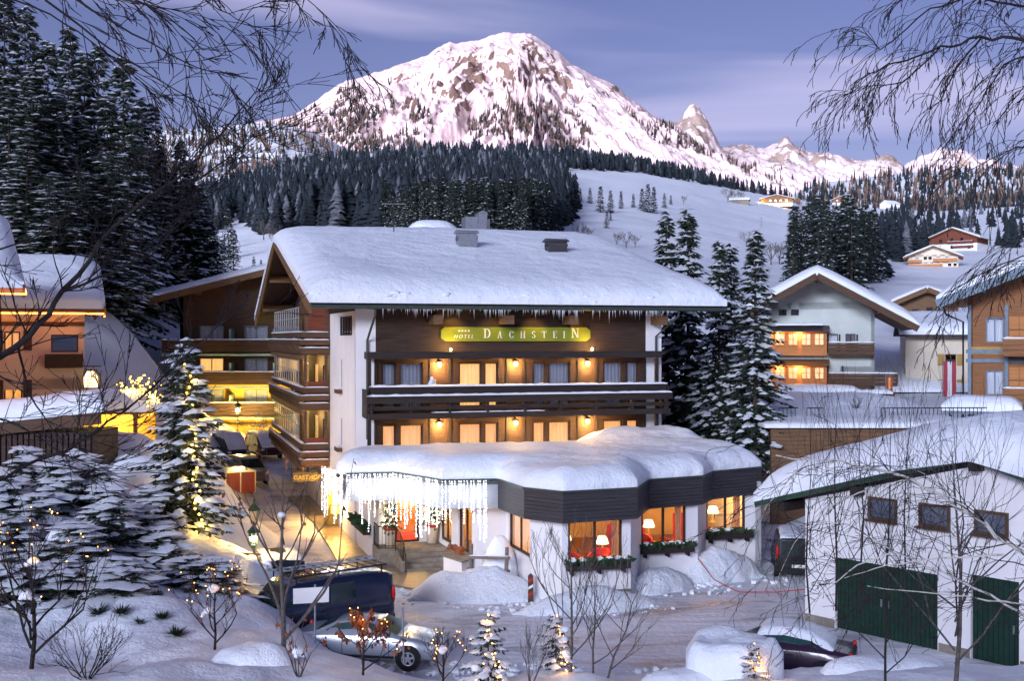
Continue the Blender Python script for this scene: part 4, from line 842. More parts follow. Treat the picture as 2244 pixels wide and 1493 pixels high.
# ------- sign
mat('sign_green', (.15, .20, .015), .5, (.24, .25, .02), 1.2, 3)
mat('sign_letters', (.80, .76, .62), .5)
x0, x1 = FU(976, -.1), FU(1284, -.1); sg = thing('hotel_sign', 'long green sign with cream letters HOTEL DACHSTEIN below the eave', 'sign', C0 + HU * x0 + HV * -.12, HA)
L = x1 - x0; mb = MB(); mb.extr([(0, 0, 9.47), (L, 0, 9.47), (L + .22, 0, 9.62), (L + .22, 0, 10.0), (L, 0, 10.15), (0, 0, 10.15), (-.22, 0, 10.0), (-.22, 0, 9.62)], (0, .08, 0)); mb.build('board', 'sign_green', sg)
def glyph(ch, h):
    w_ = {'D': .78, 'A': .8, 'C': .7, 'H': .8, 'S': .55, 'T': .7, 'E': .62, 'I': .3, 'N': .86}[ch] * h; t = .15 * h; n = .055 * h; s = .05 * h; B = []
    def v(x, th, z0=0, z1=h): B.append([(x, z0), (x + th, z0), (x + th, z1), (x, z1)])
    def hz(x0_, x1_, z, th): B.append([(x0_, z), (x1_, z), (x1_, z + th), (x0_, z + th)])
    def arc(cx, cz, rx, rz_, a0, a1, t0, t1):
        k = 9
        for i in range(k):
            p, q = a0 + (a1 - a0) * i / k, a0 + (a1 - a0) * (i + 1) / k
            th_ = lambda a: t1 + (t0 - t1) * abs(math.cos(a))
            B.append([(cx + rx * math.cos(p), cz + rz_ * math.sin(p)), (cx + rx * math.cos(q), cz + rz_ * math.sin(q)), (cx + (rx - th_(q)) * math.cos(q), cz + (rz_ - th_(q)) * math.sin(q)), (cx + (rx - th_(p)) * math.cos(p), cz + (rz_ - th_(p)) * math.sin(p))])
    if ch == 'D': v(.1 * h, t); hz(0, .35 * h, 0, n); hz(0, .35 * h, h - n, n); arc(.33 * h, h / 2, w_ - .35 * h, h / 2, -1.57, 1.57, t, n)
    if ch == 'H': v(.1 * h, t); v(w_ - .1 * h - t, t); hz(.2 * h, w_ - .2 * h, h * .48, n); [hz(a, a + .36 * h, z, n) for a in (0, w_ - .36 * h) for z in (0, h - n)]
    if ch == 'T': v(w_ / 2 - t / 2, t); hz(0, w_, h - n, n); hz(w_ / 2 - .18 * h, w_ / 2 + .18 * h, 0, n); v(0, n, h * .78, h); v(w_ - n, n, h * .78, h)
    if ch == 'E': v(.1 * h, t); hz(0, w_, 0, n); hz(0, w_, h - n, n); hz(.2 * h, w_ * .8, h * .48, n); v(w_ - n, n, 0, .24 * h); v(w_ - n, n, .78 * h, h)
    if ch == 'I': v(w_ / 2 - t / 2, t); hz(0, w_, 0, n); hz(0, w_, h - n, n)
    if ch == 'N': v(.12 * h, n); v(w_ - .15 * h, n); B.append([(.10 * h, h), (.10 * h + t, h), (w_ - .10 * h, 0), (w_ - .10 * h - t * .7, 0)]); hz(0, .3 * h, 0, n); hz(0, .2 * h, h - n, n); hz(w_ - .3 * h, w_, h - n, n)
    if ch == 'A': B.append([(.12 * h, 0), (.12 * h + n, 0), (w_ / 2 + n, h), (w_ / 2 - n * .3, h)]); B.append([(w_ - .12 * h - t, 0), (w_ - .12 * h, 0), (w_ / 2 + t * .5, h), (w_ / 2 - t * .5, h)]); hz(.25 * h, w_ - .25 * h, .3 * h, n); hz(0, .3 * h, 0, n); hz(w_ - .34 * h, w_, 0, n)
    if ch == 'C': arc(w_ / 2 + .03 * h, h / 2, w_ / 2, h / 2, .75, 5.53, t, n); v(w_ - n, n, .72 * h, h * .95); v(w_ - n, n, .05 * h, .25 * h)
    if ch == 'S': arc(w_ / 2, h * .75, w_ * .46, h * .25, .3, 4.5, t * .8, n * 1.3); arc(w_ / 2, h * .26, w_ * .48, h * .26, -2.8, 1.5, t * .8, n * 1.3)
    return w_, B
x = FU(1059, -.1) - x0; lt = MB()
adv = [('D', .46, 0), ('A', .34, 0), ('C', .34, 0), ('H', .34, 0), ('S', .34, 0), ('T', .34, 0), ('E', .34, 0), ('I', .34, 0), ('N', .46, .02)]
tot = sum(glyph(c, h)[0] for c, h, _ in adv); sp = (FU(1268, -.1) - FU(1059, -.1) - tot) / 8
for c, h, dz_ in adv:
    w_, B = glyph(c, h); lt = MB()
    for q in B: 
        a = sum(q[i][0] * q[(i + 1) % len(q)][1] - q[(i + 1) % len(q)][0] * q[i][1] for i in range(len(q)))
        q = q if a > 0 else q[::-1]
        lt.extr([(x + p[0], -.035, 9.62 + dz_ + p[1]) for p in q], (0, .03, 0))
    lt.build('letter', 'sign_letters', sg); x += w_ + sp
xh = FU(994, -.1) - x0; me = text_mesh('HOTEL', .24, 'sign_letters', .012, .25, 1.45); o = obj('lettering', me, sg); o.location = (xh, -.02, 9.62); o.rotation_euler = (R(90), 0, 0)
for i in range(4):
    mb = MB(); cx, cz = xh + .27 + i * .155, 9.97; mb.extr([(cx + (.07 if j % 2 == 0 else .03) * math.sin(j * math.pi / 5), -.03, cz + (.07 if j % 2 == 0 else .03) * math.cos(j * math.pi / 5)) for j in range(10)][::-1], (0, .025, 0)); mb.build('star', 'sign_letters', sg)
# spots that light the sign from above and below
for i, (px, zz, e) in enumerate(((1000, 10.75, 42), (1085, 10.75, 20), (1180, 10.75, 30), (1262, 10.75, 34))):
    u = FU(px, -.7); light('sign_spot', 'SPOT', (u - x0, -.75, zz), e, (1, .64, .16), sg, .05, rot=(R(38), 0, 0), spot=95, blend=.8)
for i, px in enumerate((988, 1298)):
    u = FU(px, -.6); t = thing('sign_spotlight', ('small lit spotlight at the left lower end of the hotel sign', 'small lit spotlight at the right lower end of the hotel sign')[i], 'spotlight', C0 + HU * u + HV * -.6 + Vector((0, 0, 9.02)), HA)
    mb = MB(); mb.tube([(0, .1, -.05), (0, 0, .02)], .03, 6); mb.build('arm', 'metal_dark', t); mb = MB(); mb.ball((0, 0, .06), .055, 8, 5); mb.build('bulb', 'lamp_bulb', t, True)
    light('spotlight_beam', 'POINT', (0, 0, .15), 30, (1, .62, .16), t, .05)
# ------- wall lanterns
NM = ['left', 'middle', 'right']
for zz, row in ((8.4, 'upper'), (5.55, 'lower')):
    for i, px in enumerate((963, 1130, 1288)):
        p = C0 + HU * FU(px, -.28) + HV * -.28; lantern('wall_lantern', '%s lit wall lantern of the %s balcony row on the hotel front' % (NM[i], row), (p.x, p.y, zz), HA, 'lanterns on the hotel front', 320, s=1.6)
# ------- hanging inn sign and entrance lamps at the side
gs = thing('hanging_sign', 'hanging wooden sign reading GASTHOF under the side balcony', 'sign', C0 + HV * 7.6 + HU * -2.05, HA)
mat('sign_board', (.13, .10, .04), .6, (.2, .16, .06), 3, 3); mat('sign_gold', (.72, .46, .10), .4, emit=(.8, .45, .08), es=.06)  # a faint glow is put into the gold, which is no lamp
mb = MB(); mb.box(0, 1.32, 0, .06, 2.08, 2.56); mb.build('board', 'sign_board', gs)
o = obj('lettering', text_mesh('GASTHOF', .31, 'sign_gold', .01, 0, 1.02, .006), gs); o.location = (.05, -.012, 2.2); o.rotation_euler = (R(90), 0, 0)
mb = MB(); mb.tube([(-.35 + .22 * math.cos(a), .03, 2.62 + .22 * math.sin(a)) for a in np.arange(.2, 5.6, .35)], .016, 5); mb.tube([(-.35, .03, 2.82), (.3, .03, 2.7), (1.4, .03, 2.66)], .02, 5); mb.build('scroll_bracket', 'metal_dark', gs)
for i, (px, zz, v, lb) in enumerate(((692, 1.55, 7.4, 'lit lantern nearest the street below the hanging inn sign'), (708, 1.35, 6.5, 'lit lantern on the wall beside the inn door'), (737, 1.55, 3.6, 'lit lantern between the inn door and the light curtain'))):
    p = C0 + HV * v + HU * -.32; lantern('wall_lantern', lb, (p.x, p.y, zz), HA - math.pi / 2, 'lanterns at the inn side door', 380, 'lamp_bulb', (1, .52, .12), 1.2)
mb = MB(); mb.box(-.5, -.02, 5.4, 6.9, 0, 2.4); mb.box(-.5, -.02, 4.4, 4.9, .8, 1.2); mb.build('door_surround', 'render_yellow', hotel)
# ================================================================= restaurant wing
WG = Vector((-1.0, 47.0, 0)); wing = thing('restaurant_wing', 'low white restaurant wing with stepped bays, dark board fascia and thick snow', 'building', WG)
def pt(px, Y): return Vector((X_at(px, Y), Y, 0))
W0 = pt(816, 50.0)
def along(p, px):                       # from p along the facade direction to a photo column
    k = (px - HX) / F; t = (k * p.y - p.x) / (HU.x - HU.y * k); return p + HU * t
A_ = along(W0, 958); B_ = pt(1042, 45.6); C_ = along(B_, 1110); D_ = pt(1165, 42.95); E_ = pt(1232, 41.95); F_ = along(E_, 1382); G_ = pt(1405, 45.3); H_ = along(G_, 1529); I_ = pt(1547, 48.2); J_ = along(I_, 1668)
K_ = J_ + HV * 7.5; Z_ = W0 + HV * 4.0
loc = lambda p, z=0: Vector((p.x - WG.x, p.y - WG.y, z))
ang = lambda a, b: math.atan2(b.y - a.y, b.x - a.x)
def seg(a, b, wins, z0=0, z1=3.6, m='render_white', nm='wall', **kw):
    return facade(wing, loc(a), ang(a, b), (b - a).length, z0, z1, wins, m, wname=nm, **kw)
WF = dict(fr='wood_dark', fw=.09, cur=None)
def along_px(a, b, px): 
    k = (px - HX) / F; d = b - a; return (k * a.y - a.x) / (d.x - k * d.y) * d.length
def wpx(a, b, p0, p1, z, h, **kw): x0, x1 = along_px(a, b, p0), along_px(a, b, p1); return dict(x=x0, z=z, w=x1 - x0, h=h, **kw)
seg(Z_, W0, [], nm='wall'); seg(J_, K_, [])
seg(W0, A_, [wpx(W0, A_, 866, 919, .76, 2.15, mull=0, name='door', pane='glass')], **WF)
seg(A_, B_, [wpx(A_, B_, 965, 989, .95, 2.1, mull=1), wpx(A_, B_, 1004, 1034, .95, 2.1, mull=1)], **WF)
seg(B_, C_, []); seg(C_, D_, [wpx(C_, D_, 1114, 1161, 1.45, 1.65, mull=1, cur='lit_curtain_dim')], **WF); seg(D_, E_, [])
seg(E_, F_, [wpx(E_, F_, 1245, 1364, 1.55, 1.75, mull=1)], **WF); seg(F_, G_, [])
seg(G_, H_, [wpx(G_, H_, 1405.5, 1504, 1.55, 1.75, mull=1)], **WF); seg(H_, I_, [])
seg(I_, J_, [wpx(I_, J_, 1548, 1634, 1.6, 1.75, mull=1)], **WF)
mat('fascia_grey', (.30, .31, .34), .8, (.36, .37, .40), 2, 4)
# ---- eaves: plan polygon of the flat roof
ZT = 4.15
EV = [pt(px, (EYE - ZT) * F / (py - HY)) for px, py in ((760, 1041), (868, 1038), (970, 1055), (1091, 1053), (1148, 1072), (1234, 1081), (1397, 1072), (1423, 1054), (1541, 1046), (1563, 1036), (1669, 1026))]
BK = [EV[-1] + HV * 8.2, C0 + HU * 15.4 + HV * -.05, C0 + HU * .05 + HV * -.05, C0 + HU * -.55 + HV * -.05, EV[0] + HV * .6 + HU * -.35]
POLY = [(p.x - WG.x, p.y - WG.y) for p in EV + BK]
mb = MB(); mb.prism(POLY, ZT - .16, ZT); rf = mb.build('roof', 'wood_slate', wing)
mb = MB(); mb.face([(x, y, 3.1) for x, y in POLY][::-1]); mb.build('soffit', 'render_white', wing)
for i in range(len(EV) - 1):
    a, b = EV[i], EV[i + 1]; L_ = (b - a).length; an = ang(a, b)
    if i < 3:
        mb = MB(); mb.box(0, L_, 0, .08, 3.08, ZT - .005); o = mb.build('fascia', 'fascia_grey', wing); o.location = loc(a); o.rotation_euler = (0, 0, an)
    else:
        n = 8
        for k in range(n):
            z0 = 3.06 + k * (ZT - 3.06) / n; hh = (ZT - 3.06) / n - .012; mb = MB(); mb.extr([(0, 0, z0), (0, .05, z0), (0, .05, z0 + hh), (0, .022, z0 + hh)], (L_, 0, 0)); o = mb.build('board', 'wood_slate', wing); o.location = loc(a); o.rotation_euler = (0, 0, an)
    mb = MB(); mb.box(-.03, L_ + .03, -.06, .1, ZT, ZT + .07); o = mb.build('drip_edge', 'gutter', rf); o.location = loc(a); o.rotation_euler = (0, 0, an)
for a, b in ((EV[-1], BK[0]),):
    mb = MB(); mb.box(0, (b - a).length, 0, .06, 3.06, ZT); o = mb.build('fascia', 'wood_slate', wing); o.location = loc(a); o.rotation_euler = (0, 0, ang(a, b))
def wt(x, y):
    wx, wy = x + WG.x, y + WG.y; u = (wx - C0.x) * HU.x + (wy - C0.y) * HU.y; v = (wx - C0.x) * HV.x + (wy - C0.y) * HV.y
    return .86 + .10 * smooth(9.5, 13.5, u) * smooth(-11, -6, v) + .42 * np.exp(-((u - 11.6) ** 2 / 3.2 + (v + 3.2) ** 2 / 3)) + .5 * np.exp(-((u - 16.2) ** 2 / 4 + (v + 3.4) ** 2 / 4)) + .15 * np.exp(-((u - 8.2) ** 2 / 5 + (v + 9.5) ** 2 / 3)) - .52 * smooth(-5.5, -2.0, v) * (1 - smooth(10, 12, u)) + .12 * np.exp(-((u - 3) ** 2 + (v + 5.5) ** 2) / 3)
snow_sheet('snow_cover', POLY, flat(ZT + .03), .98, 1.1, .16, rf, 14, .17, .30, tf=wt, fs=.45, rot=HA)
# ---- interior: floor, back wall, ceiling, red lounge with lamps
mat('floor_wood', (.22, .09, .03), .45, (.30, .13, .05), 2, 4); mat('wall_warm', (.70, .50, .22), .9, (.76, .56, .27), 1, 3); mat('red_fabric', (.42, .012, .012), .75, (.52, .025, .02), 3, 3); mat('carpet_red', (.40, .03, .03), .9)
inner = [E_, F_, G_, H_, I_, J_, J_ + HV * 5, C_ + HV * 6.2, C_ + HV * .5, D_]; ip = [(p.x - WG.x, p.y - WG.y) for p in inner]
def shrink(poly, s):
    cx = sum(p[0] for p in poly) / len(poly); cy = sum(p[1] for p in poly) / len(poly); return [(cx + (x - cx) * s, cy + (y - cy) * s) for x, y in poly]
allp = [(p.x - WG.x, p.y - WG.y) for p in (W0, A_, B_, C_, D_, E_, F_, G_, H_, I_, J_, K_, Z_)]
ap = shrink(allp, .985); mb = MB(); mb.face([(x, y, .72) for x, y in ap]); mb.build('floor', 'floor_wood', wing)
mb = MB(); mb.face([(x, y, 3.3) for x, y in ap][::-1]); mb.build('ceiling', 'wall_warm', wing)
mb = MB()
def pw(a, b, z0=.72, z1=3.3): mb.face([(a.x - WG.x, a.y - WG.y, z0), (b.x - WG.x, b.y - WG.y, z0), (b.x - WG.x, b.y - WG.y, z1), (a.x - WG.x, a.y - WG.y, z1)])
pw(C_ + HV * 5.2 + HU * .2, J_ + HV * 4.5); pw(W0 + HV * 3.6, A_ + HV * 3.6); pw(A_ + HV * 3.6, C_ + HV * 5.2 + HU * .2); pw(F_ + HV * 1.9 + HU * .1, G_ + HV * 1.8); mb.build('partition', 'wall_warm', wing)
mb = MB(); pw(E_ + HV * 2.9 + HU * .0, E_ + HV * 2.9 + HU * 1.25, .72, 2.9); pw(G_ + HV * 2.6 + HU * -.4, G_ + HV * 2.6 + HU * 1.3, .72, 2.0); pw(I_ + HV * 2.6 + HU * -.3, I_ + HV * 2.6 + HU * 1.0, .72, 2.0); mb.build('red_panelling', 'red_fabric', wing)
mat('drape', (.66, .40, .26), .9, (.74, .48, .32), 5, 3, stretch=(8, 8, .2))
for a, b, p0, p1 in ((E_, F_, 1348, 1362), (G_, H_, 1488, 1502), (I_, J_, 1616, 1632), (I_, J_, 1549, 1556)):
    d_ = (b - a).normalized(); x0, x1 = [(((q_ - HX) / F * a.y - a.x) / (d_.x - (q_ - HX) / F * d_.y)) for q_ in (p0, p1)]; mb = MB(); n_ = 10
    for i in range(n_): xa_, xb2 = x0 + (x1 - x0) * i / n_, x0 + (x1 - x0) * (i + 1) / n_; ya_, yb4 = .38 + .04 * math.sin(i * 2), .38 + .04 * math.sin((i + 1) * 2); mb.face([(xa_, ya_, .8), (xb2, yb4, .8), (xb2, yb4, 3.2), (xa_, ya_, 3.2)])
    o = mb.build('drape', 'drape', wing); o.location = loc(a); o.rotation_euler = (0, 0, ang(a, b))
def armchair(i, p, rz, lb):
    t = thing('armchair', lb, 'armchair', (p.x, p.y, .72), rz, 'red armchairs in the restaurant bays')
    mb = MB(); mb.box(-.36, .36, -.32, .30, .1, .44); mb.build('seat', 'red_fabric', t)
    mb = MB(); n = 12
    pr = [(.48 * math.cos(a), .44 * math.sin(a)) for a in np.linspace(-.5, math.pi + .5, n)]
    for j in range(n - 1):
        (ax, ay), (bx, by) = pr[j], pr[j + 1]; h0, h1 = .62 + .32 * max(0, math.sin(math.pi * j / (n - 1))), .62 + .32 * max(0, math.sin(math.pi * (j + 1) / (n - 1)))
        mb.face([(ax, ay, .05), (bx, by, .05), (bx, by, h1), (ax, ay, h0)][::-1]); mb.face([(ax * .76, ay * .76, .05), (bx * .76, by * .76, .05), (bx * .76, by * .76, h1), (ax * .76, ay * .76, h0)]); mb.face([(ax, ay, h0), (bx, by, h1), (bx * .76, by * .76, h1), (ax * .76, ay * .76, h0)])
    mb.build('backrest', 'red_fabric', t, True); mb = MB(); [mb.box(x - .03, x + .03, y - .03, y + .03, 0, .1) for x in (-.3, .3) for y in (-.26, .26)]; mb.build('legs', 'wood_dark', t)
def stdlamp(p, z, lb, e=55):
    t = thing('table_lamp', lb, 'lamp', (p.x, p.y, z)); mb = MB(); mb.lathe([(.13, 0), (.13, .03), (.03, .06), (.025, .42)], n=10); mb.build('lamp_base', 'sign_gold', t)
    mb = MB(); mb.lathe([(.26, .40), (.16, .68)], n=14); mb.build('lamp_shade', 'glow_soft', t, True); light('lamp_light', 'POINT', (0, 0, .85), e * .55, (1, .50, .13), t, .12)
def tablep(p, lb):
    t = thing('round_table', lb, 'table', (p.x, p.y, .72)); mb = MB(); mb.lathe([(.42, .68), (.44, .70), (.42, .72)], n=18); mb.build('tabletop', 'wood_mid', t); mb = MB(); mb.lathe([(.22, 0), (.2, .03), (.035, .05), (.03, .68)], n=10); mb.build('pedestal', 'wood_dark', t)
bay = lambda a, b, s, d: a + (b - a) * s + HV * d
armchair(0, bay(E_, F_, .32, 1.1), HA + .6, 'red armchair behind the left pane of the nearest bay window'); armchair(1, bay(E_, F_, .74, 1.5), HA - 1.2, 'red armchair behind the right pane of the nearest bay window'); tablep(bay(E_, F_, .25, .75), 'small round table inside the nearest bay window')
stdlamp(bay(E_, F_, .36, 2.4), 1.5, 'glowing table lamp seen through the nearest bay window'); stdlamp(bay(E_, F_, .92, 2.3), 1.3, 'glowing lamp at the right edge inside the nearest bay', 40)
armchair(2, bay(G_, H_, .3, 1.6), HA - .3, 'red armchair facing out of the middle bay window'); armchair(3, bay(G_, H_, .72, 1.0), HA + 1.7, 'red armchair side-on in the middle bay window'); tablep(bay(G_, H_, .5, .8), 'small round table inside the middle bay window')
stdlamp(bay(G_, H_, .6, 2.6), 1.4, 'glowing lamp at the back of the middle bay'); stdlamp(bay(I_, J_, .38, 1.3), 1.75, 'glowing lamp standing in the farthest bay window', 60); armchair(4, bay(I_, J_, .15, .9), HA, 'red armchair low in the farthest bay window'); tablep(bay(I_, J_, .75, .9), 'small round table inside the farthest bay window')
for a, b in ((E_, F_), (G_, H_), (I_, J_)):
    p = bay(a, b, .5, 1.6); light('ceiling_light', 'POINT', loc(p, 2.9), 34, (1, .50, .13), wing, .2)
light('hall_light', 'POINT', loc(bay(W0, A_, .7, 1.8), 2.8), 110, (1, .58, .20), wing, .2); light('hall_light', 'POINT', loc(bay(A_, B_, .5, 0) + HU * 1.5, 2.8), 60, (1, .6, .25), wing, .2)
mb = MB(); q = bay(W0, A_, .55, .4); mb.box(-.7, .7, -.2, 2.6, .73, .735); o = mb.build('carpet', 'carpet_red', wing); o.location = loc(q); o.rotation_euler = (0, 0, HA)
mb = MB(); q = bay(W0, A_, .78, 2.7); mb.box(-.8, .8, 0, .5, .74, 1.75); o = mb.build('reception_desk', 'wood_orange', wing); o.location = loc(q); o.rotation_euler = (0, 0, HA)
# ---- window boxes with fir sprigs and snow
mat('fir_sprig', (.02, .05, .022), .8, (.04, .085, .035), 8, 3)
def sprigs(mb, L_, g, n, s=.2, depth=.2):
    for i in range(n):
        x = L_ * g.random(); a = g.uniform(0, 6.3); y = -depth * g.random() - .05; l = s * g.uniform(.6, 1.3); d = Vector((math.cos(a) * .8, math.sin(a) * .7 - .25, g.uniform(-.1, .9))).normalized() * l; w_ = Vector((-d.y, d.x, .0)) * .28; p = Vector((x, y, 0))
        mb.face([p, p + d * .5 + w_, p + d, p + d * .5 - w_]); mb.face([p, p + d * .5 + Vector((0, 0, .3 * l)), p + d, p + d * .5 - Vector((0, 0, .3 * l))])
def winbox(a, b, p0, p1, z, lb, sn=True, seed=1, dens=1.0):
    g = random.Random(seed); x0, x1 = along_px(a, b, p0), along_px(a, b, p1); L_ = x1 - x0 + .3; p = a + (b - a).normalized() * (x0 - .1)
    t = thing('window_box', lb, 'window box', (p.x, p.y, z), ang(a, b), 'planted window boxes of the restaurant')
    mb = MB(); mb.box(0, L_, -.34, -.04, -.26, 0); mb.build('trough', 'wood_black', t); mb = MB(); [mb.box(x, x + .06, -.3, 0, -.42, -.26) for x in (.15, L_ / 2, L_ - .25)]; mb.build('brackets', 'metal_dark', t)
    mb = MB(); sprigs(mb, L_, g, int(150 * L_ * dens), .22, .32); mb.build('fir_sprigs', 'fir_sprig', t)
    if sn: 
        k = 0
        for i in range(int(L_ / .34)):
            if g.random() < .8: x = .1 + i * .34; snow_strip(t, (x, -.2, .08), (min(L_ - .02, x + g.uniform(.2, .42)), -.2, .08), .26, g.uniform(.08, .15), seed + i, name='snow_clump')
winbox(E_, F_, 1245, 1364, 1.50, 'snow-dusted fir sprig box under the nearest bay window', True, 1); winbox(G_, H_, 1405.5, 1504, 1.5, 'snow-dusted fir sprig box under the middle bay window', True, 2); winbox(I_, J_, 1550, 1634, 1.56, 'window box with a thick snow ridge under the farthest bay window', True, 3, .5)
sw_ = Z_ - HV * 0; a, b = C0 + HV * 3.0 + HU * -.0, W0
t = thing('window_box', 'long box of green fir branches along the side wall beside the entrance', 'window box', (b.x - HV.x * -.6, b.y + .6, 1.45), HA - math.pi / 2 + math.pi, 'planted window boxes of the restaurant')
t.location = (W0 + HV * .35 + Vector((0, 0, 1.35))); t.rotation_euler = (0, 0, HA + math.pi / 2)
mb = MB(); mb.box(0, 3.4, .02, .34, -.25, 0); mb.build('trough', 'wood_black', t); mb = MB(); g = random.Random(4); sprigs(mb, 3.4, g, 700, .3, -.36); mb.build('fir_sprigs', 'fir_sprig', t)
# ---- light curtain hanging from the canopy fascia
cu = thing('light_curtain', 'dazzling white curtain of fairy lights hanging from the entrance canopy', 'fairy lights', loc(EV[0]) + WG)
g = random.Random(6); cuts = [(EV[0] + HV * 3.2 + HU * -.35, EV[0]), (EV[0], EV[1]), (EV[1], EV[2]), (EV[2], EV[2] + (EV[3] - EV[2]) * .86)]
ld = MB(); wr = MB()
for a, b in cuts:
    d = (b - a).normalized(); o_ = Vector((d.y, -d.x, 0)) * .07; L_ = (b - a).length; n = int(L_ / .12)
    for i in range(n):
        p = a + d * (i * .12 + g.uniform(-.03, .03)) + o_ * g.uniform(1.2, 3.4) - EV[0]; ln = g.choice([.8, 1.1, 1.5, 1.8, 2.2]) * g.uniform(.9, 1.1)
        wr.v += [(p.x, p.y, ZT + .0), (p.x + .008, p.y, ZT), (p.x + .004, p.y, ZT - ln)]; k = len(wr.v); wr.f.append((k - 3, k - 2, k - 1)); wr.m.append(0)
        zz = 0
        while zz < ln:
            r = g.uniform(.012, .030); c = (p.x + g.uniform(-.015, .015), p.y, ZT - zz); k = len(ld.v); ld.v += [(c[0] - r, c[1], c[2]), (c[0] + r, c[1], c[2]), (c[0], c[1] - r, c[2]), (c[0], c[1] + r, c[2]), (c[0], c[1], c[2] - r), (c[0], c[1], c[2] + r)]
            for q in ((0, 2, 5), (2, 1, 5), (1, 3, 5), (3, 0, 5), (2, 0, 4), (1, 2, 4), (3, 1, 4), (0, 3, 4)): ld.f.append(tuple(k + j for j in q)); ld.m.append(0)
            zz += g.uniform(.06, .12)
tag(wr.build('strands', 'white_paint', cu), kind='stuff'); tag(ld.build('bulbs', 'led_white', cu), kind='stuff')
for a, b in cuts:
    d = (b - a).normalized(); o_ = Vector((d.y, -d.x, 0)); n = 3 if (b - a).length > 2.4 else 2
    for i in range(n):
        p = a + (b - a) * ((i + .5) / n) + o_ * .22 - EV[0]; light('curtain_light', 'POINT', (p.x, p.y, ZT - .5), 4, (.88, .93, 1.0), cu, .3)
# ---- steps, cheek wall, railing, planter
st = thing('entrance_steps', 'stone steps with worn snow leading up to the hotel entrance', 'steps', W0 + HU * .95, HA)
for i in range(5):
    z = .75 - .15 * i; y0 = -1.5 - .36 * i; x1 = 2.2 + .06 * i; mb = MB(); mb.box(-.05, x1, y0, .0 if i == 0 else y0 + .36 - .004, 0, z); mb.build('step', 'stone', st)
mb = MB(); mb.box(-.95, -.06, -1.3, -.02, 0, .74); mb.box(-.28, -.06, -2.9, -1.305, 0, .5); mb.build('cheek_wall', 'stone', st)
rl = thing('stair_railing', 'black wrought iron railing curving down beside the entrance steps', 'railing', W0 + HU * .95, HA)
pth = [Vector(p) for p in ((-.9, -.1, .76), (-.9, -1.25, .76), (-.2, -1.3, .76), (-.16, -2.0, .62), (-.16, -2.8, .3), (-.12, -3.0, .05))]
mb = MB(); mb.tube([p + Vector((0, 0, .95)) for p in pth[:-1]] + [pth[-1] + Vector((0, 0, .6))], .025, 6); mb.tube([p + Vector((0, 0, .12)) for p in pth[:-1]], .015, 5); mb.build('handrail', 'metal_dark', rl)
mb = MB()
for i in range(len(pth) - 2):
    n = max(2, int((pth[i + 1] - pth[i]).length / .14))
    for k in range(n): p = pth[i].lerp(pth[i + 1], k / n); mb.tube([p, p + Vector((0, 0, .94))], .011, 4)
for p in (pth[0], pth[2], pth[4], pth[5]): mb.tube([p - Vector((0, 0, .1)), p + Vector((0, 0, .8))], .022, 5)
mb.build('bars', 'metal_dark', rl)
plp = thing('planter_wall', 'low white planter wall with stone cap beside the entrance steps', 'planter', A_)
PQ = [A_ + HV * -1.2 + HU * .35, pt(972, 46.2), pt(1012, 45.0), B_ + HV * .2 + HU * -.05, A_ + HV * -1.2 + HU * .9]
pl_ = [(p.x - A_.x, p.y - A_.y) for p in PQ]
mb = MB(); mb.prism(pl_, 0, .95); mb.build('wall', 'render_white', plp); mb = MB(); mb.prism(shrink(pl_, 1.06), .95, 1.0); mb.build('cap', 'stone', plp)
mb = MB(); g = random.Random(9)
for i in range(30): q = [g.random() for _ in pl_]; s_ = sum(q); x = sum(p[0] * w_ for p, w_ in zip(pl_, q)) / s_; y = sum(p[1] * w_ for p, w_ in zip(pl_, q)) / s_; mb.ball((x, y, 1.02), (.14, .12, .08), 6, 4, .3, rg=g)
tag(mb.build('dried_plants', 'dry_leaf', plp), kind='stuff')
# ---- potted fir trees either side of the door
def potted(p, z, lb, s=1.0, seed=1):
    t = thing('potted_fir', lb, 'potted tree', (p.x, p.y, z)); g = random.Random(seed); mb = MB(); mb.lathe([(.2 * s, 0), (.27 * s, .75), (.29 * s, .78), (.25 * s, .78)], n=14); mb.build('pot', 'render_cream', t, True)
    mb = MB(); mb.lathe([(.29 * s, .70), (.30 * s, .80)], n=14); mb.build('bow', 'red_paint', t)
    cr, sn = spruce_parts(1.15, .5, seed, dz=.10, nb=9, step=.11, tw=.16, snow=.0, bare=.02); mb = MB(); mb.v = [(x * s, y * s, zz + .74) for x, y, zz in cr.v]; mb.f = cr.f; mb.m = cr.m; mb.build('foliage', 'fir_sprig', t)
    mb = MB()
    for i in range(26): a = g.uniform(0, 6.3); h = g.random(); r = (.46 * (1 - h) + .02) * s; mb.ball((r * math.cos(a), r * math.sin(a), .85 + h * .95), .018, 5, 4)
    mb.build('bulbs', 'lamp_bulb', t); mb = MB()
    for i in range(9): a = g.uniform(0, 6.3); h = g.random() * .6; r = (.48 * (1 - h)) * s; mb.ball((r * math.cos(a), r * math.sin(a), .85 + h), .04, 6, 5)
    mb.build('baubles', 'red_paint', t, True)
potted(along(W0, 848) + HV * -.75, .76, 'small decorated fir in a pot left of the entrance door', .95, 3); potted(along(W0, 941) + HV * -.45, .76, 'small decorated fir in a tall cream pot right of the entrance door', 1.0, 4)
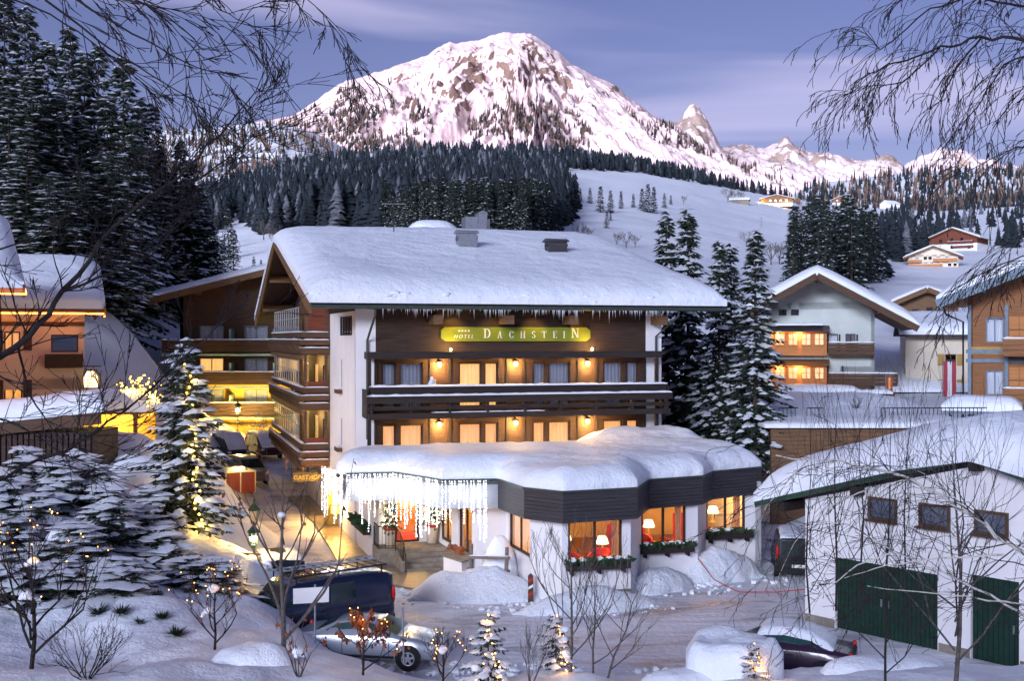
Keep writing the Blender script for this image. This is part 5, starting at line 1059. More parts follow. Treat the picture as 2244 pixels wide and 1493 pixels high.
# ---- sidewalk of dark wet stone along the hotel side
mat('wet_stone', (.10, .085, .07), .32, (.22, .19, .16), 2.2, 7, .5, 10, spec=.5)
sp_ = [P(633, 1100, GY(1100)), P(742, 1237, GY(1237)), P(868, 1330, GY(1300)), P(1010, 1310, GY(1300)), P(960, 1262, GY(1262)), W0, C0 + HV * 16]
mb = MB(); pp = [(X_at(628, 70), 70), (X_at(690, 60), 60), (X_at(742, 49.5), 49.5), (X_at(800, 45.8), 45.8), (X_at(905, 44.4), 44.4), (X_at(985, 45.3), 45.3), (A_.x, A_.y), (W0.x, W0.y), (C0.x + HV.x * 17, C0.y + HV.y * 17)]
mb.prism(pp, .0, .085); o = mb.build('pavement', 'wet_stone'); tag(o, kind='structure')
# ---- heaped snow, log fence, snow poles
def mound(name, lb, c, rx, ry, h, seed, rz=0, step=.14, m='snow_crust', lip=.02, amp=.18, cat='snow heap', zb=0.0):
    g = np.random.RandomState(seed); n = 22; po = []
    for i in range(n): a = 2 * math.pi * i / n; q = 1 + g.uniform(-.16, .16); po.append((rx * q * math.cos(a), ry * q * math.sin(a)))
    ex_ = .6 if name == 'snow_cone' else 1.25
    hf = lambda x, y: np.maximum(0, 1 - ((x / rx) ** 2 + (y / ry) ** 2)) ** ex_ * (1 + .7 * (fbm(x * .9, y * .9, 4, seed + 20) - .5)) + .10 * (fbm(x * 2.6, y * 2.6, 3, seed + 30, .6, True) - .4)
    o = snow_sheet(name, po, lambda x, y: np.full(np.shape(x), zb) + h * 1.25 * hf(x, y), .06, .3, step, None, seed, amp * .3, .05, m, .3, fs=1.1); o.location = (c[0], c[1], 0); o.rotation_euler = (0, 0, rz); tag(o, lb, cat); return o
q = pt(1045, 43.4); mound('snow_heap', 'broad shovelled snow heap in front of the entrance planter', (q.x, q.y), 2.7, 1.35, .78, 1, HA - .35)
q = pt(1232, 41.5); mound('snow_heap', 'low snow bank along the foot of the nearest bay', (q.x + 1.0, q.y - .2), 2.9, .8, .5, 2, HA)
q = pt(1445, 45.0); mound('snow_heap', 'shovelled snow heap in the corner between nearest and middle bay', (q.x, q.y - .3), 1.8, .9, .6, 3, HA + .4)
q = pt(1560, 46.7); mound('snow_heap', 'tall shovelled snow heap below the farthest bay window', (q.x + .3, q.y), 2.2, 1.1, .95, 4, HA + .3)
q = pt(1095, 45.0); mound('snow_cone', 'rounded cone of snow against the wall behind the log fence', (q.x, q.y - .35), .8, .7, 1.5, 5, 0, .1, 'snow_fine', .1, .05)
t = thing('log_fence', 'short rustic log fence standing in the snow heap', 'fence', pt(1030, 43.9) + Vector((0, 0, .35))); a, b = Vector((0, 0, 0)), pt(1108, 43.2) - pt(1030, 43.9)
for p in (a, b): mb = MB(); mb.tube([p + Vector((0, 0, -.2)), p + Vector((.05, 0, 1.5))], [.09, .07], 7); mb.build('post', 'wood_grey', t); 
mb = MB(); mb.tube([a + Vector((-.1, -.1, 1.02)), b + Vector((.15, -.1, 1.12))], .06, 7); mb.build('rail', 'wood_grey', t)
mb = MB(); mb.tube([a + Vector((-.12, .1, .55)), b + Vector((.15, .1, .6))], .05, 7); mb.build('rail', 'wood_grey', t)
snow_strip(t, a + Vector((0, -.1, 1.08)), b + Vector((.1, -.1, 1.18)), .1, .04, 2)
p = pt(1163, 42.4); t = thing('marker_post', 'short red and dark striped marker post at the bay corner', 'post', p); mb = MB(); mb.extr([(-.1, -.05, 0), (.1, -.05, 0), (.1, -.05, .95), (0, -.05, 1.05), (-.1, -.05, .95)], (0, .1, 0)); mb.build('post', 'wood_brown', t)
for i in range(3): mb = MB(); mb.extr([(-.09, -.06, .2 + .26 * i), (.09, -.06, .3 + .26 * i), (.09, -.06, .4 + .26 * i), (-.09, -.06, .3 + .26 * i)], (0, .006, 0)); mb.build('stripe', 'red_paint' if i != 1 else 'white_paint', t)
t = tag((lambda q: (q.tube([pt(1530, 46.0) + Vector((0, 0, .9)), pt(1565, 44.6) + Vector((0, 0, .35)), pt(1620, 43.5) + Vector((0, 0, .12)), pt(1700, 43.6) + Vector((0, 0, .1)), pt(1770, 43.2) + Vector((0, 0, .3))], .02, 5), q.build('barrier_rope', 'red_paint'))[1])(MB()), 'thin red rope sagging over the snow right of the middle bay', 'rope')
mb = MB(); x0 = along_px(E_, F_, 1305); x1 = along_px(E_, F_, 1383); mb.box(x0, x1, -.03, .02, .05, .42); o = mb.build('cellar_window', 'stone', wing); o.location = loc(E_); o.rotation_euler = (0, 0, HA)

# ---- broken clods left by the plough
g = random.Random(77); mb = MB()
spots = [(pt(1045, 43.4), 3.4, 1.9), (pt(1240, 41.2), 3.6, .9), (pt(1445, 44.6), 2.6, 1.3), (pt(1565, 46.2), 3.0, 1.5), (pt(1000, 33.8), 3.5, .6), (pt(1350, 33.0), 4.5, .7), (pt(640, 46), 1.2, 5.0)]
for c, rx, ry in spots:
    for i in range(75):
        a = g.uniform(0, 6.3); q = g.uniform(.6, 1.1); x, y = c.x + rx * q * math.cos(a), c.y + ry * q * math.sin(a); r = .03 + .11 * g.random() ** 3; z = max(0.0, ground(x, y)); mb.ball((x, y, z + r * .4), (r * g.uniform(.8, 1.5), r, r * .75), 6, 4, .3, rg=g)
tag(mb.build('snow_clods', 'snow_fine'), 'broken clods of ploughed snow strewn beside the heaps and the road', 'snow clods', kind='stuff')
# ================================================================= other buildings
def chalet(name, lb, loc_, rz, w_, d_, hw, rise, lower, upper, split, wins=None, balcs=(), over=(1.0, 1.2), T=.55, fr='wood_dark', roofm='wood_brown', step=.4, cat='house', group=None, barge='wood_mid', lit=None, trunc=None):
    """gabled house: gable front at y=0 facing -y, ridge along y; wins {'F','L','R'}: (x, z, w, h, curtain, mull)"""
    t = thing(name, lb, cat, loc_, rz, group); wins = wins or {}; h2 = w_ / 2; pit = rise / (h2 + over[0])
    zw = hw + pit * over[0]                                     # wall head at the side walls; hw is the eave height
    def side(A, an, L_, ws):
        for z0, z1, m in ((0, split, lower), (split, zw, upper)):
            facade(t, A, an, L_, z0, z1, [dict(x=q[0], z=q[1], w=q[2], h=q[3], cur=q[4], mull=q[5] if len(q) > 5 else 1, pane='glass' if q[4] else 'glass_dark') for q in ws if z0 <= q[1] + .3 < z1], m, fr=fr)
    side((-h2, 0, 0), 0, w_, [(q[0] + h2,) + tuple(q[1:]) for q in wins.get('F', ())]); side((h2, 0, 0), math.pi / 2, d_, wins.get('R', ())); side((-h2, d_, 0), -math.pi / 2, d_, wins.get('L', ()))
    mb = MB(); mb.face([(h2, d_, 0), (-h2, d_, 0), (-h2, d_, zw), (0, d_, zw + pit * h2), (h2, d_, zw)]); mb.build('wall', upper, t); mb = MB(); mb.face([(-h2, 0, zw), (h2, 0, zw), (0, 0, zw + pit * h2)]); mb.build('gable', upper, t)
    ex = h2 + over[0]; y0, y1 = -over[1], d_ + over[1] * .6; zr_ = hw + rise
    mb = MB()
    for s in (-1, 1): 
        q = [(s * ex, y0, hw), (0, y0, zr_), (0, y0, zr_ + .2), (s * ex, y0, hw + .2)]; mb.extr(q if s > 0 else q[::-1], (0, y1 - y0, 0))
    ro = mb.build('roof', roofm, t)
    for s in (-1, 1): mb = MB(); mb.bar((s * (ex + .02), y0 - .04, hw + .02), (0, y0 - .04, zr_ + .06), .10, .52); mb.build('bargeboard', barge, ro)
    for x in (-ex * .62, 0, ex * .62): zz = zr_ - pit * abs(x); mb = MB(); mb.box(x - .1, x + .1, y0 + .1, 0, zz - .34, zz - .03); mb.build('purlin_end', barge, ro)
    zf_ = lambda x, y: zr_ + .2 - pit * np.abs(x) - .12 * np.maximum(0, 1 - np.abs(x) / 1.2)
    snow_sheet('snow_cover', rect(-ex - .05, ex + .05, y0 - .05, y1), zf_, T, T * 1.6, step, ro, int(abs(loc_[0]) * 7) % 40, .08 * min(1, T), .35, fs=.3)
    for (x0, x1, z, dp, m) in balcs:
        mb = MB(); mb.box(x0, x1, -dp, -.01, z - .15, z); b = mb.build('balcony', m, t)
        for k in range(3): mb = MB(); mb.box(x0 - .02, x1 + .02, -dp - .06, -dp, z + .1 + .3 * k - .18, z + .34 + .3 * k - .18 + .03); mb.build('rail_board', m, b)
        mb = MB(); mb.box(x0 - .02, x0 + .05, -dp, -.01, z - .08, z + .82); mb.box(x1 - .05, x1 + .02, -dp, -.01, z - .08, z + .82); mb.build('side_board', m, b); mb = MB(); mb.box(x0 - .08, x1 + .08, -dp - .12, -dp + .04, z + .82, z + .88); mb.build('handrail', m, b)
        snow_strip(b, (x0, -dp - .04, z + .88), (x1, -dp - .04, z + .88), .16, .1, int(z * 3))
    return t
def onray(px, Y, z): return Vector((X_at(px, Y), Y, z))
# --- gabled chalet right of the hotel
Lc = onray(1790, 97, 4.4); k = 97 / F
ch = chalet('gabled_chalet', 'pale green chalet with broad snowy gable and glowing orange bay windows', Lc, R(-14.5), 9.2, 14, 5.9, 4.25, 'render_mint', 'render_mint', 2.4,
    {'F': [(.9, 4.05, .8, 1.5, 'curtain_grey', 0), (1.5 + .8, 4.05, .8, 1.5, None, 1), (1.0, .9 + .55, .9, 1.4, 'curtain_grey', 1), (-2.1, 7.1, .65, 1.1, None, 0), (-3.1, 7.1, .65, 1.1, None, 0)], 'R': [(2, 4, 1, 1.3, None, 1), (7, 4, 1, 1.3, None, 1)]},
    [(.9, 4.5, 3.95, 1.3, 'wood_brown'), (.9, 6.3, 1.45, 1.5, 'wood_brown')], (3.1, 3.6), 1.0, 'wood_brown', 'wood_mid', .3, 'chalet', barge='wood_brown')
for zz in (3.75, .95):
    mb = MB(); mb.box(-3.7, .8, -.75, -.01, zz, zz + 2.0); by = mb.build('bay', 'wood_orange', ch)
    for i in range(4): windowp(by, Vector((-3.35 + i * 1.05, -.88, zz + .85)), 0, .78, 1.0, 'wood_orange', 'glass', 'lit_curtain_bright', 1, 1, .06, .03, curd=.06)
    mb = MB(); mb.extr([(-4.0, -1.25, zz + 1.98), (-4.0, -.02, zz + 2.42), (-4.0, -.02, zz + 2.5), (-4.0, -1.25, zz + 2.06)], (5.0, 0, 0)); mb.build('bay_roof', 'wood_slate' if zz > 2 else 'wood_mid', by)
    light('bay_light', 'POINT', (-1.5, -1.1, zz + 1.75), 60, (1, .5, .12), by, .15); light('bay_light', 'POINT', (-3.1, -1.1, zz + 1.75), 50, (1, .5, .12), by, .15)
snow_strip(ch, (-3.6, -.55, 6.26), (.5, -.55, 6.26), .8, .22, 4)
for s, x in ((0, .35), (1, 3.35)):
    pass
for x, z in ((.78, 4.0), (1.75, 4.0), (3.15, 4.0), (.8, 1.4), (2.0, 1.4)): mb = MB(); mb.box(x, x + .14, -.08, -.012, z, z + 1.5); mb.build('shutter', 'wood_dark', ch)
pc = thing('snowy_porch', 'low porch with rounded snow roof in front of the gabled chalet', 'porch', onray(1795, 92, 4.4), R(-14.5)); mb = MB(); mb.box(-2.8, 2.6, -.2, .2, 0, .95); mb.build('wall', 'render_cream', pc)
for x in (-2.0, -.5, 1.2): windowp(pc, Vector((x, -.3, .2)), 0, .6, .75, 'wood_dark', 'glass_dark', None, 0)
snow_sheet('snow_cover', rect(-3.1, 3.0, -.8, 1.6), flat(.95), .55, .6, .2, pc, 5, .06, .35)
# --- cream house with flag
cr_ = chalet('cream_house', 'plain cream house with ochre shutters under a deep snow roof', onray(2195, 109, 4.0), R(74), 11, 8.8, 5.75, 1.5, 'render_cream', 'render_cream', 2.6, {'R': [], 'L': [(3.4, 3.1, .95, 1.05, None, 1), (3.4, .8, .95, 1.05, None, 1), (6.6, 3.1, .95, 1.05, None, 1), (6.6, .8, .95, 1.05, None, 1)]}, (), (1.3, 1.0), .85, 'wood_mid', 'wood_dark', .4)
for x in (3.4, 6.6):
    for z in (3.1, .8):
        for sx in (-.62, 1.0): mb = MB(); y = 8.8 - (x + sx); mb.box(-5.5 - .07, -5.5 - .012, y - .58, y, z, z + 1.05); mb.build('shutter', 'shutter_ochre', cr_)
def flag(lb, p, w_, h_, cols, rz, name='flag'):
    t = thing(name, lb, 'flag', p, rz); n = len(cols)
    mb = MB(); mb.tube([(-.02, 0, h_ + .1), (w_ + .02, 0, h_ + .1)], .025, 5); mb.tube([(-.05, .05, -.4), (-.05, .05, h_ + .3)], .03, 5); mb.build('pole', 'metal_grey', t)
    for i, c in enumerate(cols):
        mb = MB(); x0, x1 = w_ * i / n, w_ * (i + 1) / n; m_ = 12
        for j in range(m_):
            a, b = h_ * j / m_, h_ * (j + 1) / m_; f = lambda x, z: .07 * math.sin(z * 2.1 + x * 5) * (1 - z / h_) + .03 * math.sin(z * 5)
            mb.face([(x0, f(x0, a), a), (x1, f(x1, a), a), (x1, f(x1, b), b), (x0, f(x0, b), b)])
        mb.build('stripe', c, t, True)
mat('flag_red', (.40, .06, .08), .8); mat('flag_white', (.72, .70, .72), .8); mat('flag_yellow', (.7, .45, .05), .8)
flag('long red-white-red banner hanging before the cream house', onray(2067, 99, 4.6), 1.05, 3.0, ['flag_red', 'flag_white', 'flag_red'], R(-10)); flag('narrow red banner hanging beside the gabled chalet', onray(1942, 92, 4.3), .5, 2.2, ['flag_red', 'flag_yellow', 'flag_red'], R(-10))
# --- blue and orange timber house at the right edge
bl = chalet('blue_timber_house', 'timber house with blue frames and orange panels at the right edge', onray(2330, 68, 4.6), R(-24), 10.4, 12, 7.0, 2.7, 'render_cream', 'wood_amber', 1.0,
    {'F': [(-4.2, 4.75, 1.0, 1.5, 'curtain_grey', 1), (-4.2, 1.6, 1.0, 1.5, 'curtain_grey', 1)] + [(-2.9 + 1.3 * i, z, 1.1, 1.6, 'curtain_grey', 1) for i in (1,) for z in (4.7, 1.7)]},
    [(-3.2, 5.2, 4.1, 1.5, 'wood_amber'), (-3.2, 5.2, 1.2, 1.5, 'wood_amber')], (1.6, 2.2), .8, 'frame_blue', 'wood_orange', .3, barge='frame_blue')
for zz in (1.0, 4.1, 3.55):
    mb = MB(); mb.box(-5.3, 5.3, -.09, -.012, zz, zz + .22); mb.build('beam', 'frame_blue', bl)
for x in (-5.1, -3.05, -.4, 2.3): mb = MB(); mb.box(x - .1, x + .1, -.12, -.014, 1.25, 7.0); mb.build('post', 'frame_blue', bl)
mb = MB(); mb.tube([(-6.5, -2.1, 7.0), (-6.3, -2.0, 6.4), (-5.45, -.2, 6.0), (-5.45, -.2, 0)], .06, 6); mb.build('downpipe', 'metal_dark', bl)
for i in (0, 2, 3):
    for z in (4.7, 1.7):
        for a in range(2):
            for b in range(2): mb = MB(); x = -2.9 + 1.3 * i + a * .56; mb.box(x, x + .52, -.05, -.012, z + b * .84, z + b * .84 + .76); mb.build('panel', 'wood_orange', bl)
for z in (.35, 3.3): mb = MB(); mb.box(-5.0, -3.2, -.06, -.012, z + .75, z + 1.2); mb.build('panel', 'shutter_ochre', bl)
an = thing('lean_to_roof', 'blue-edged lean-to with thick snow at the foot of the timber house', 'lean-to', onray(2135, 66, 4.6), R(-24)); mb = MB(); mb.extr([(-1.6, -1.0, .75), (2.4, -1.0, .75), (2.4, -1.0, .95), (-1.6, -1.0, .95)], (0, 2.6, 0)); mb.build('roof', 'frame_blue', an); mb = MB(); [mb.bar((x, -.8, .75), (x + .5, 1.2, -.3), .08, .08) for x in (-1.3, -.2, 1.0)]; mb.build('struts', 'frame_blue', an); snow_sheet('snow_cover', rect(-1.7, 2.5, -1.1, 1.7), flat(.95), .8, 1.0, .2, an, 8, .08, .3)
# --- flat garage building cut into the slope
fb = thing('flat_building', 'long low building with wooden board front and flat snow-covered roof', 'building', onray(1690, 60, 0)); Lf = X_at(2130, 60) - X_at(1690, 60)
nb_ = 9
for i in range(nb_): z = 3.0 + i * 2.0 / nb_; mb = MB(); mb.box(0, Lf, -.06, 0, z, z + 2.0 / nb_ - .015); mb.build('board', 'wood_mid', fb)
facade(fb, (0, .02, 0), 0, Lf, 0, 4.95, [dict(x=.3, z=1.1, w=1.1, h=1.7, cur='lit_curtain_bright', mull=0), dict(x=1.6, z=1.1, w=1.0, h=1.7, cur='lit_curtain', mull=0), dict(x=3.2, z=1.1, w=1.4, h=1.7, cur='lit_curtain', mull=1)], 'wood_mid')
mb = MB(); mb.box(-.3, Lf + .5, -.25, 16, 4.97, 5.05); mb.build('roof', 'wood_slate', fb); snow_sheet('snow_cover', rect(-.4, Lf + .6, -.3, 18), flat(5.03), .75, 1.6, .4, fb, 6, .25, .25, tf=lambda x, y: .55 + .75 * smooth(3, 10, y) , fs=.25)
for i, (a, b) in enumerate(((1.0, 2.1), (2.5, 3.4), (6.5, 12.3))):
    mb = MB(); mb.tube([(a * 1.0, 2.6, 5.85), (b, 2.9, 5.85)], .03, 5)
    for k in range(int((b - a) / .22)): mb.tube([(a + .22 * k, 2.6 + .05 * k * .22, 5.3), (a + .22 * k, 2.6 + .05 * k * .22, 5.85)], .02, 4)
    mb.build('snow_guard', 'metal_dark', fb)
t = thing('small_lit_house', 'small lit wooden shelter between chalet and red banner', 'shelter', onray(1915, 90, 4.2), R(-12)); mb = MB(); mb.box(-1.2, 1.2, 0, 1.5, 0, .9); mb.build('wall', 'render_cream', t); mb = MB(); mb.extr([(-1.5, -.4, .85), (1.5, -.4, .85), (1.5, -.4, 1.0), (-1.5, -.4, 1.0)], (0, 2, .4)); mb.build('roof', 'wood_mid', t); mb = MB(); mb.ball((-.6, -.3, .45), .1, 6, 5); mb.ball((.6, -.3, .5), .1, 6, 5); mb.build('lamps', 'lamp_warm', t); snow_strip(t, (-1.4, .3, 1.1), (1.4, .3, 1.1), 1.2, .35, 3)
# --- right garage
Gd = Vector((.63, -.776, 0)).normalized(); Gn = Vector((-Gd.y, Gd.x, 0)); GA = math.atan2(Gd.y, Gd.x); GP = onray(1830, 38.6, 0)
ga = thing('garage', 'white garage with big green doors, small windows and deep snow roof', 'garage', GP, GA)
facade(ga, (-1.2, 0, 0), 0, 13.5, 0, 4.15, [dict(x=1.2, z=0, w=3.72, h=2.36, name='opening_frame', fr='render_white', pane='dark_room', mull=0, fw=.03, depth=.2), dict(x=6.0, z=0, w=1.5, h=2.55, name='opening_frame', fr='render_white', pane='dark_room', mull=0, fw=.03, depth=.2)], 'render_white')
for x in (1.29, 3.11, 4.95): windowp(ga, Vector((x, -.13, 3.8)), 0, 1.05, .72, 'wood_brown', 'glass_dark', None, 0, 0, .08, .10, sill='wood_brown')
def sdoor(x0, w_, h_, lb):
    d = MB(); d.box(x0, x0 + w_, .10, .14, 0, h_); d = d.build('door', 'green_door', ga); n = int(w_ / .15)
    for i in range(n): mb = MB(); a = x0 + w_ * i / n; mb.extr([(a + .006, .098, .01), (a + w_ / n - .006, .098, .01), (a + w_ / n - .02, .07, .01), (a + .02, .07, .01)], (0, 0, h_ - .03)); mb.build('slat', 'green_door', d)
for a, b in ((-1.2, -.02), (3.76, 4.78), (6.34, 12.2)): mb = MB(); mb.box(a, b, -.025, -.004, 0, .28); mb.build('plinth', 'stone', ga)
for x in (1.7, 1.95, 6.1): mb = MB(); mb.box(x, x + .05, .02, .07, 1.0, 1.25); mb.build('door_handle', 'metal_grey', ga)
for x in (.05, 3.4, 4.86): 
    for z in (.35, 1.9): mb = MB(); mb.box(x, x + .3, .05, .07, z, z + .06); mb.build('hinge', 'metal_dark', ga)
sdoor(.02, 3.7, 2.34, ''); sdoor(4.82, 1.48, 2.53, '')
mb = MB(); AP = 5.1; zA, zE = 6.03, 3.76; mb.face([(-1.2, 0, 4.15), (12.3, 0, 4.15), (AP, 0, 5.85)]); mb.build('gable', 'render_white', ga); mb = MB(); mb.face([(-1.2, .0, 0), (-1.2, .0, 4.15), (-1.2, 7, 4.15), (-1.2, 7, 0)]); mb.build('wall', 'render_white', ga)
gz = lambda x, y: zE + (zA - zE) * (1 - np.abs(x - AP) / 8.0)
mb = MB()
for s in (-1, 1):
    q = [(AP + 8 * s, -.5, zE), (AP, -.5, zA), (AP, -.5, zA + .2), (AP + 8 * s, -.5, zE + .2)]; mb.extr(q if s > 0 else q[::-1], (0, 7.5, 0))
gr = mb.build('roof', 'wood_dark', ga)
for s in (-1, 1): mb = MB(); mb.bar((AP + 8.02 * s, -.55, zE + .12), (AP, -.55, zA + .12), .06, .26); mb.build('fascia', 'green_metal', gr)
for x in (-1.9, AP - 4.1, AP, AP + 4): mb = MB(); zz = float(gz(np.array(x), 0)); mb.box(x - .14, x + .14, -.42, .9, zz - .34, zz - .02); mb.build('purlin_end', 'wood_black', gr)
snow_sheet('snow_cover', rect(AP - 8.05, AP + 8.05, -.6, 7.1), lambda x, y: gz(x, y) + .2 - .2 * np.maximum(0, 1 - np.abs(x - AP) / 2.5), 1.35, 2.1, .2, gr, 17, .1, .22, fs=.25)
# --- yellow and brown guest house behind on the left
LB = onray(610, 97, .9); k9 = 97 / F; wx = lambda px: (px - 610) * k9
rows = [(714, 746), (785, 815), (854, 886)]; wl = []
for r_, (ya, yb3) in enumerate(rows):
    z0 = EYE - (yb3 - HY) * k9 - .9; h_ = (yb3 - ya) * k9
    for (pa, pb, c) in ((437, 490, 'curtain_grey'), (535, 587, 'curtain_grey')):
        wl.append((wx(pa), z0, wx(pb) - wx(pa), h_, ('lit_curtain_bright' if (r_ == 1 and pa == 437) else 'curtain_grey'), 1))
yb_ = chalet('guest_house', 'brown timber guest house with yellow ground floor and green window frames', LB, 0, 16.4, 14, EYE + (740 - 664) * k9 - .9, 2.55, 'render_yellow', 'wood_brown', 5.05, {'F': wl}, [(-9.3, .5, EYE - (767 - HY) * k9 - .9 - .05, 1.3, 'wood_dark'), (-9.0, .5, EYE - (838 - HY) * k9 - .9, 1.3, 'wood_dark'), (-8.6, .5, EYE - (905 - HY) * k9 - .9, 1.3, 'wood_dark')], (2.2, 2.0), .7, 'frame_green', 'wood_dark', .4, 'guest house')
for py in (772, 842, 909): zz = EYE - (py - HY) * k9 - .9; mb = MB(); mb.box(-9.3, .5, -1.42, -1.3, zz - .3, zz - .12); mb.build('trim_board', 'frame_green', yb_)
for py in (735, 808, 878): 
    for px in (512, 607): zz = EYE - (py - HY) * k9 - .9; mb = MB(); mb.box(wx(px) - .1, wx(px) + .1, -1.2, -.02, zz - .5, zz + .5); mb.build('balcony_divider', 'frame_green', yb_)
light('forecourt_light', 'POINT', (-3.4, -3.0, 3.2), 0.1, (1, .8, .2), yb_)
# --- pink house on the left with orange light strips
PKc = onray(-60, 58, 4.6); pk = chalet('pink_house', 'pale pink house with orange light strip along its icicle-hung eave', onray(60, 58, 4.4), R(112), 9.5, 12, 6.55, 2.2, 'render_pink', 'render_pink', 2.6, {'L': [(8.2, 4.6, .75, .95, 'lit_curtain_dim', 1), (8.2, 2.1, .85, 1.05, 'lit_curtain', 1), (10.4, 4.5, 1.3, .9, None, 0), (5.6, 4.6, .75, .95, None, 1)]}, (), (1.2, .9), 1.0, 'wood_brown', 'wood_brown', .3)
pk.location = Vector((X_at(185, 60), 60, 4.4)) - Vector((-4.75 * math.cos(R(112)), -4.75 * math.sin(R(112)), 0)); 
mb = MB(); mb.box(-4.75 - 1.26, -4.75 - 1.22, -.9, 12.6, 6.42, 6.5); mb.box(-6.0, -5.0, -.96, -.92, 6.3, 6.38); mb.build('light_strip', 'led_orange', pk)
for y in (1, 4, 7, 10): light('strip_light', 'POINT', (-4.75 - 1.1, y, 6.25), 8, (1, .32, .06), pk, .15)
mb = MB(); g = random.Random(3)
for i in range(110):
    y = -.8 + 12 * g.random(); l = .15 + .5 * g.random() ** 1.5; r = .02; b = len(mb.v); mb.v += [(-6.0 + r * math.cos(a), y + r * math.sin(a), 6.5) for a in (0, 2.1, 4.2)] + [(-6.0, y, 6.5 - l)]; mb.f += [(b + (j + 1) % 3, b + j, b + 3) for j in range(3)]; mb.m += [0] * 3
tag(mb.build('icicles', 'ice', pk), kind='stuff')
mb = MB(); mb.box(-4.75 - .9, -4.78, .1, 1.9, 3.7, 4.4); mb.build('balcony', 'wood_dark', pk)
for x in (8.2, 5.6):
    for z in (4.6, 2.1):
        for sx in (-.45, .9): mb = MB(); y = 12 - (x + sx); mb.box(-4.82, -4.765, y - .4, y, z, z + 1.0); mb.build('shutter', 'wood_brown', pk)
mb = MB(); mb.box(-4.86, -4.768, 0, 12, 5.85, 6.05); mb.build('timber_band', 'wood_brown', pk)
ls = thing('lit_inn_sign', 'small glowing lantern-shaped inn sign on the pink house corner', 'sign', onray(199, 54.5, 0), 0); z0 = EYE - (850 - HY) / F * 54.5; mb = MB(); mb.extr([(-.40, 0, z0 - .05), (.40, 0, z0 - .05), (.40, 0, z0 + .55), (.2, 0, z0 + .85), (-.2, 0, z0 + .85), (-.40, 0, z0 + .55)], (0, .2, 0)); mb.build('frame', 'wood_black', ls)
mb = MB(); mb.extr([(-.32, -.012, z0 + .02), (.32, -.012, z0 + .02), (.32, -.012, z0 + .5), (.15, -.012, z0 + .77), (-.15, -.012, z0 + .77), (-.32, -.012, z0 + .5)], (0, .01, 0)); mb.build('panel', 'glow_soft', ls)
for i, (w2, zz) in enumerate(((.3, .5), (.4, .36), (.34, .22), (.44, .1))): mb = MB(); mb.box(-w2 / 2, w2 / 2, -.018, -.014, z0 + zz - .03, z0 + zz + .03); mb.build('text_line', 'wood_mid', ls)
mb = MB(); mb.tube([(-.9, .1, z0 + 1.0), (.45, .1, z0 + 1.0)], .03, 5); mb.build('bracket', 'metal_dark', ls); light('sign_light', 'POINT', (0, -.3, z0 + .3), 40, (1, .66, .25), ls, .2)
# porch and shed by the pink house
po = thing('timber_porch', 'lit timber porch with bulging snow roof beside the pink house', 'porch', onray(215, 55, 4.3)); mb = MB(); mb.box(-1.9, 2.2, -.6, 1.8, 1.75, 1.9); mb.build('roof', 'wood_mid', po); [((lambda q: (q.box(x - .08, x + .08, -.5, -.34, -1.2, 1.75), q.build('post', 'wood_mid', po)))(MB())) for x in (-1.7, -.2, 1.9)]; mb = MB(); mb.box(-1.9, 2.2, 1.6, 1.8, -1.2, 1.75); mb.build('wall', 'render_yellow', po); mb = MB(); [mb.box(-.1 + i * .16, .0 + i * .16, -.5, -.46, -.2, .6) for i in range(12)]; mb.build('balustrade', 'wood_mid', po); snow_sheet('snow_cover', rect(-2.1, 2.5, -.8, 1.9), flat(1.9), .95, 1.1, .16, po, 21, .12, .35); light('porch_light', 'POINT', (.4, .4, 1.4), 150, (1, .6, .18), po, .15); light('porch_light', 'POINT', (-1.6, -.9, .6), 60, (1, .6, .18), po, .15)
sh = thing('wood_shed', 'dark slatted shed with sagging snow roof at the left edge', 'shed', onray(90, 46, 4.0)); mb = MB()
mb.extr([(-4.5, -1.0, 1.9), (2.7, -1.0, 2.65), (2.7, -1.0, 2.8), (-4.5, -1.0, 2.05)], (0, 3.4, 0)); mb.build('roof', 'wood_black', sh); mb = MB(); mb.box(-4.4, 2.3, -.7, 2.2, -1.5, 1.95); mb.build('wall', 'wood_black', sh)
for i in range(30): mb = MB(); x = -4.3 + i * .22; mb.box(x, x + .15, -.78, -.702, -.5, 1.9); mb.build('slat', 'wood_dark', sh)
mb = MB(); mb.extr([(-4.6, -1.06, 1.55), (2.75, -1.06, 2.3), (2.75, -1.06, 2.82), (-4.6, -1.06, 2.07)], (0, .05, 0)); mb.build('fascia', 'wood_brown', sh); snow_sheet('snow_cover', rect(-4.7, 2.8, -1.1, 2.5), lambda x, y: 2.05 + (x + 4.5) * .104, .8, .9, .18, sh, 25, .12, .3)
# near eave at the far left, edged with orange light
ne = chalet('neighbour_house', 'steep snowy gable edged with orange lights at the far left', onray(-250, 52, 4.0), R(118), 12, 9, 7.2, 3.2, 'render_pink', 'wood_mid', 2.6, {}, (), (1.2, 1.0), .6, 'wood_brown', 'wood_orange', .4)
c_, s_ = math.cos(R(118)), math.sin(R(118)); tip = onray(50, 45.5, EYE + (740 - 640) / F * 45.5); lx, ly = -(6 + 1.2), -1.0
ne.location = (tip.x - (lx * c_ - ly * s_), tip.y - (lx * s_ + ly * c_), tip.z - 7.2)
mb = MB(); mb.bar((-7.22, -1.12, 7.12), (0, -1.12, 10.3), .05, .07); mb.bar((-7.26, -1.1, 7.12), (-7.26, 9, 7.12), .05, .07); mb.build('light_strip', 'led_orange', ne); light('strip_light', 'POINT', (-5.5, -1.6, 7.4), 30, (1, .32, .06), ne, .2); light('strip_light', 'POINT', (-6.6, 1.5, 6.6), 25, (1, .32, .06), ne, .2)
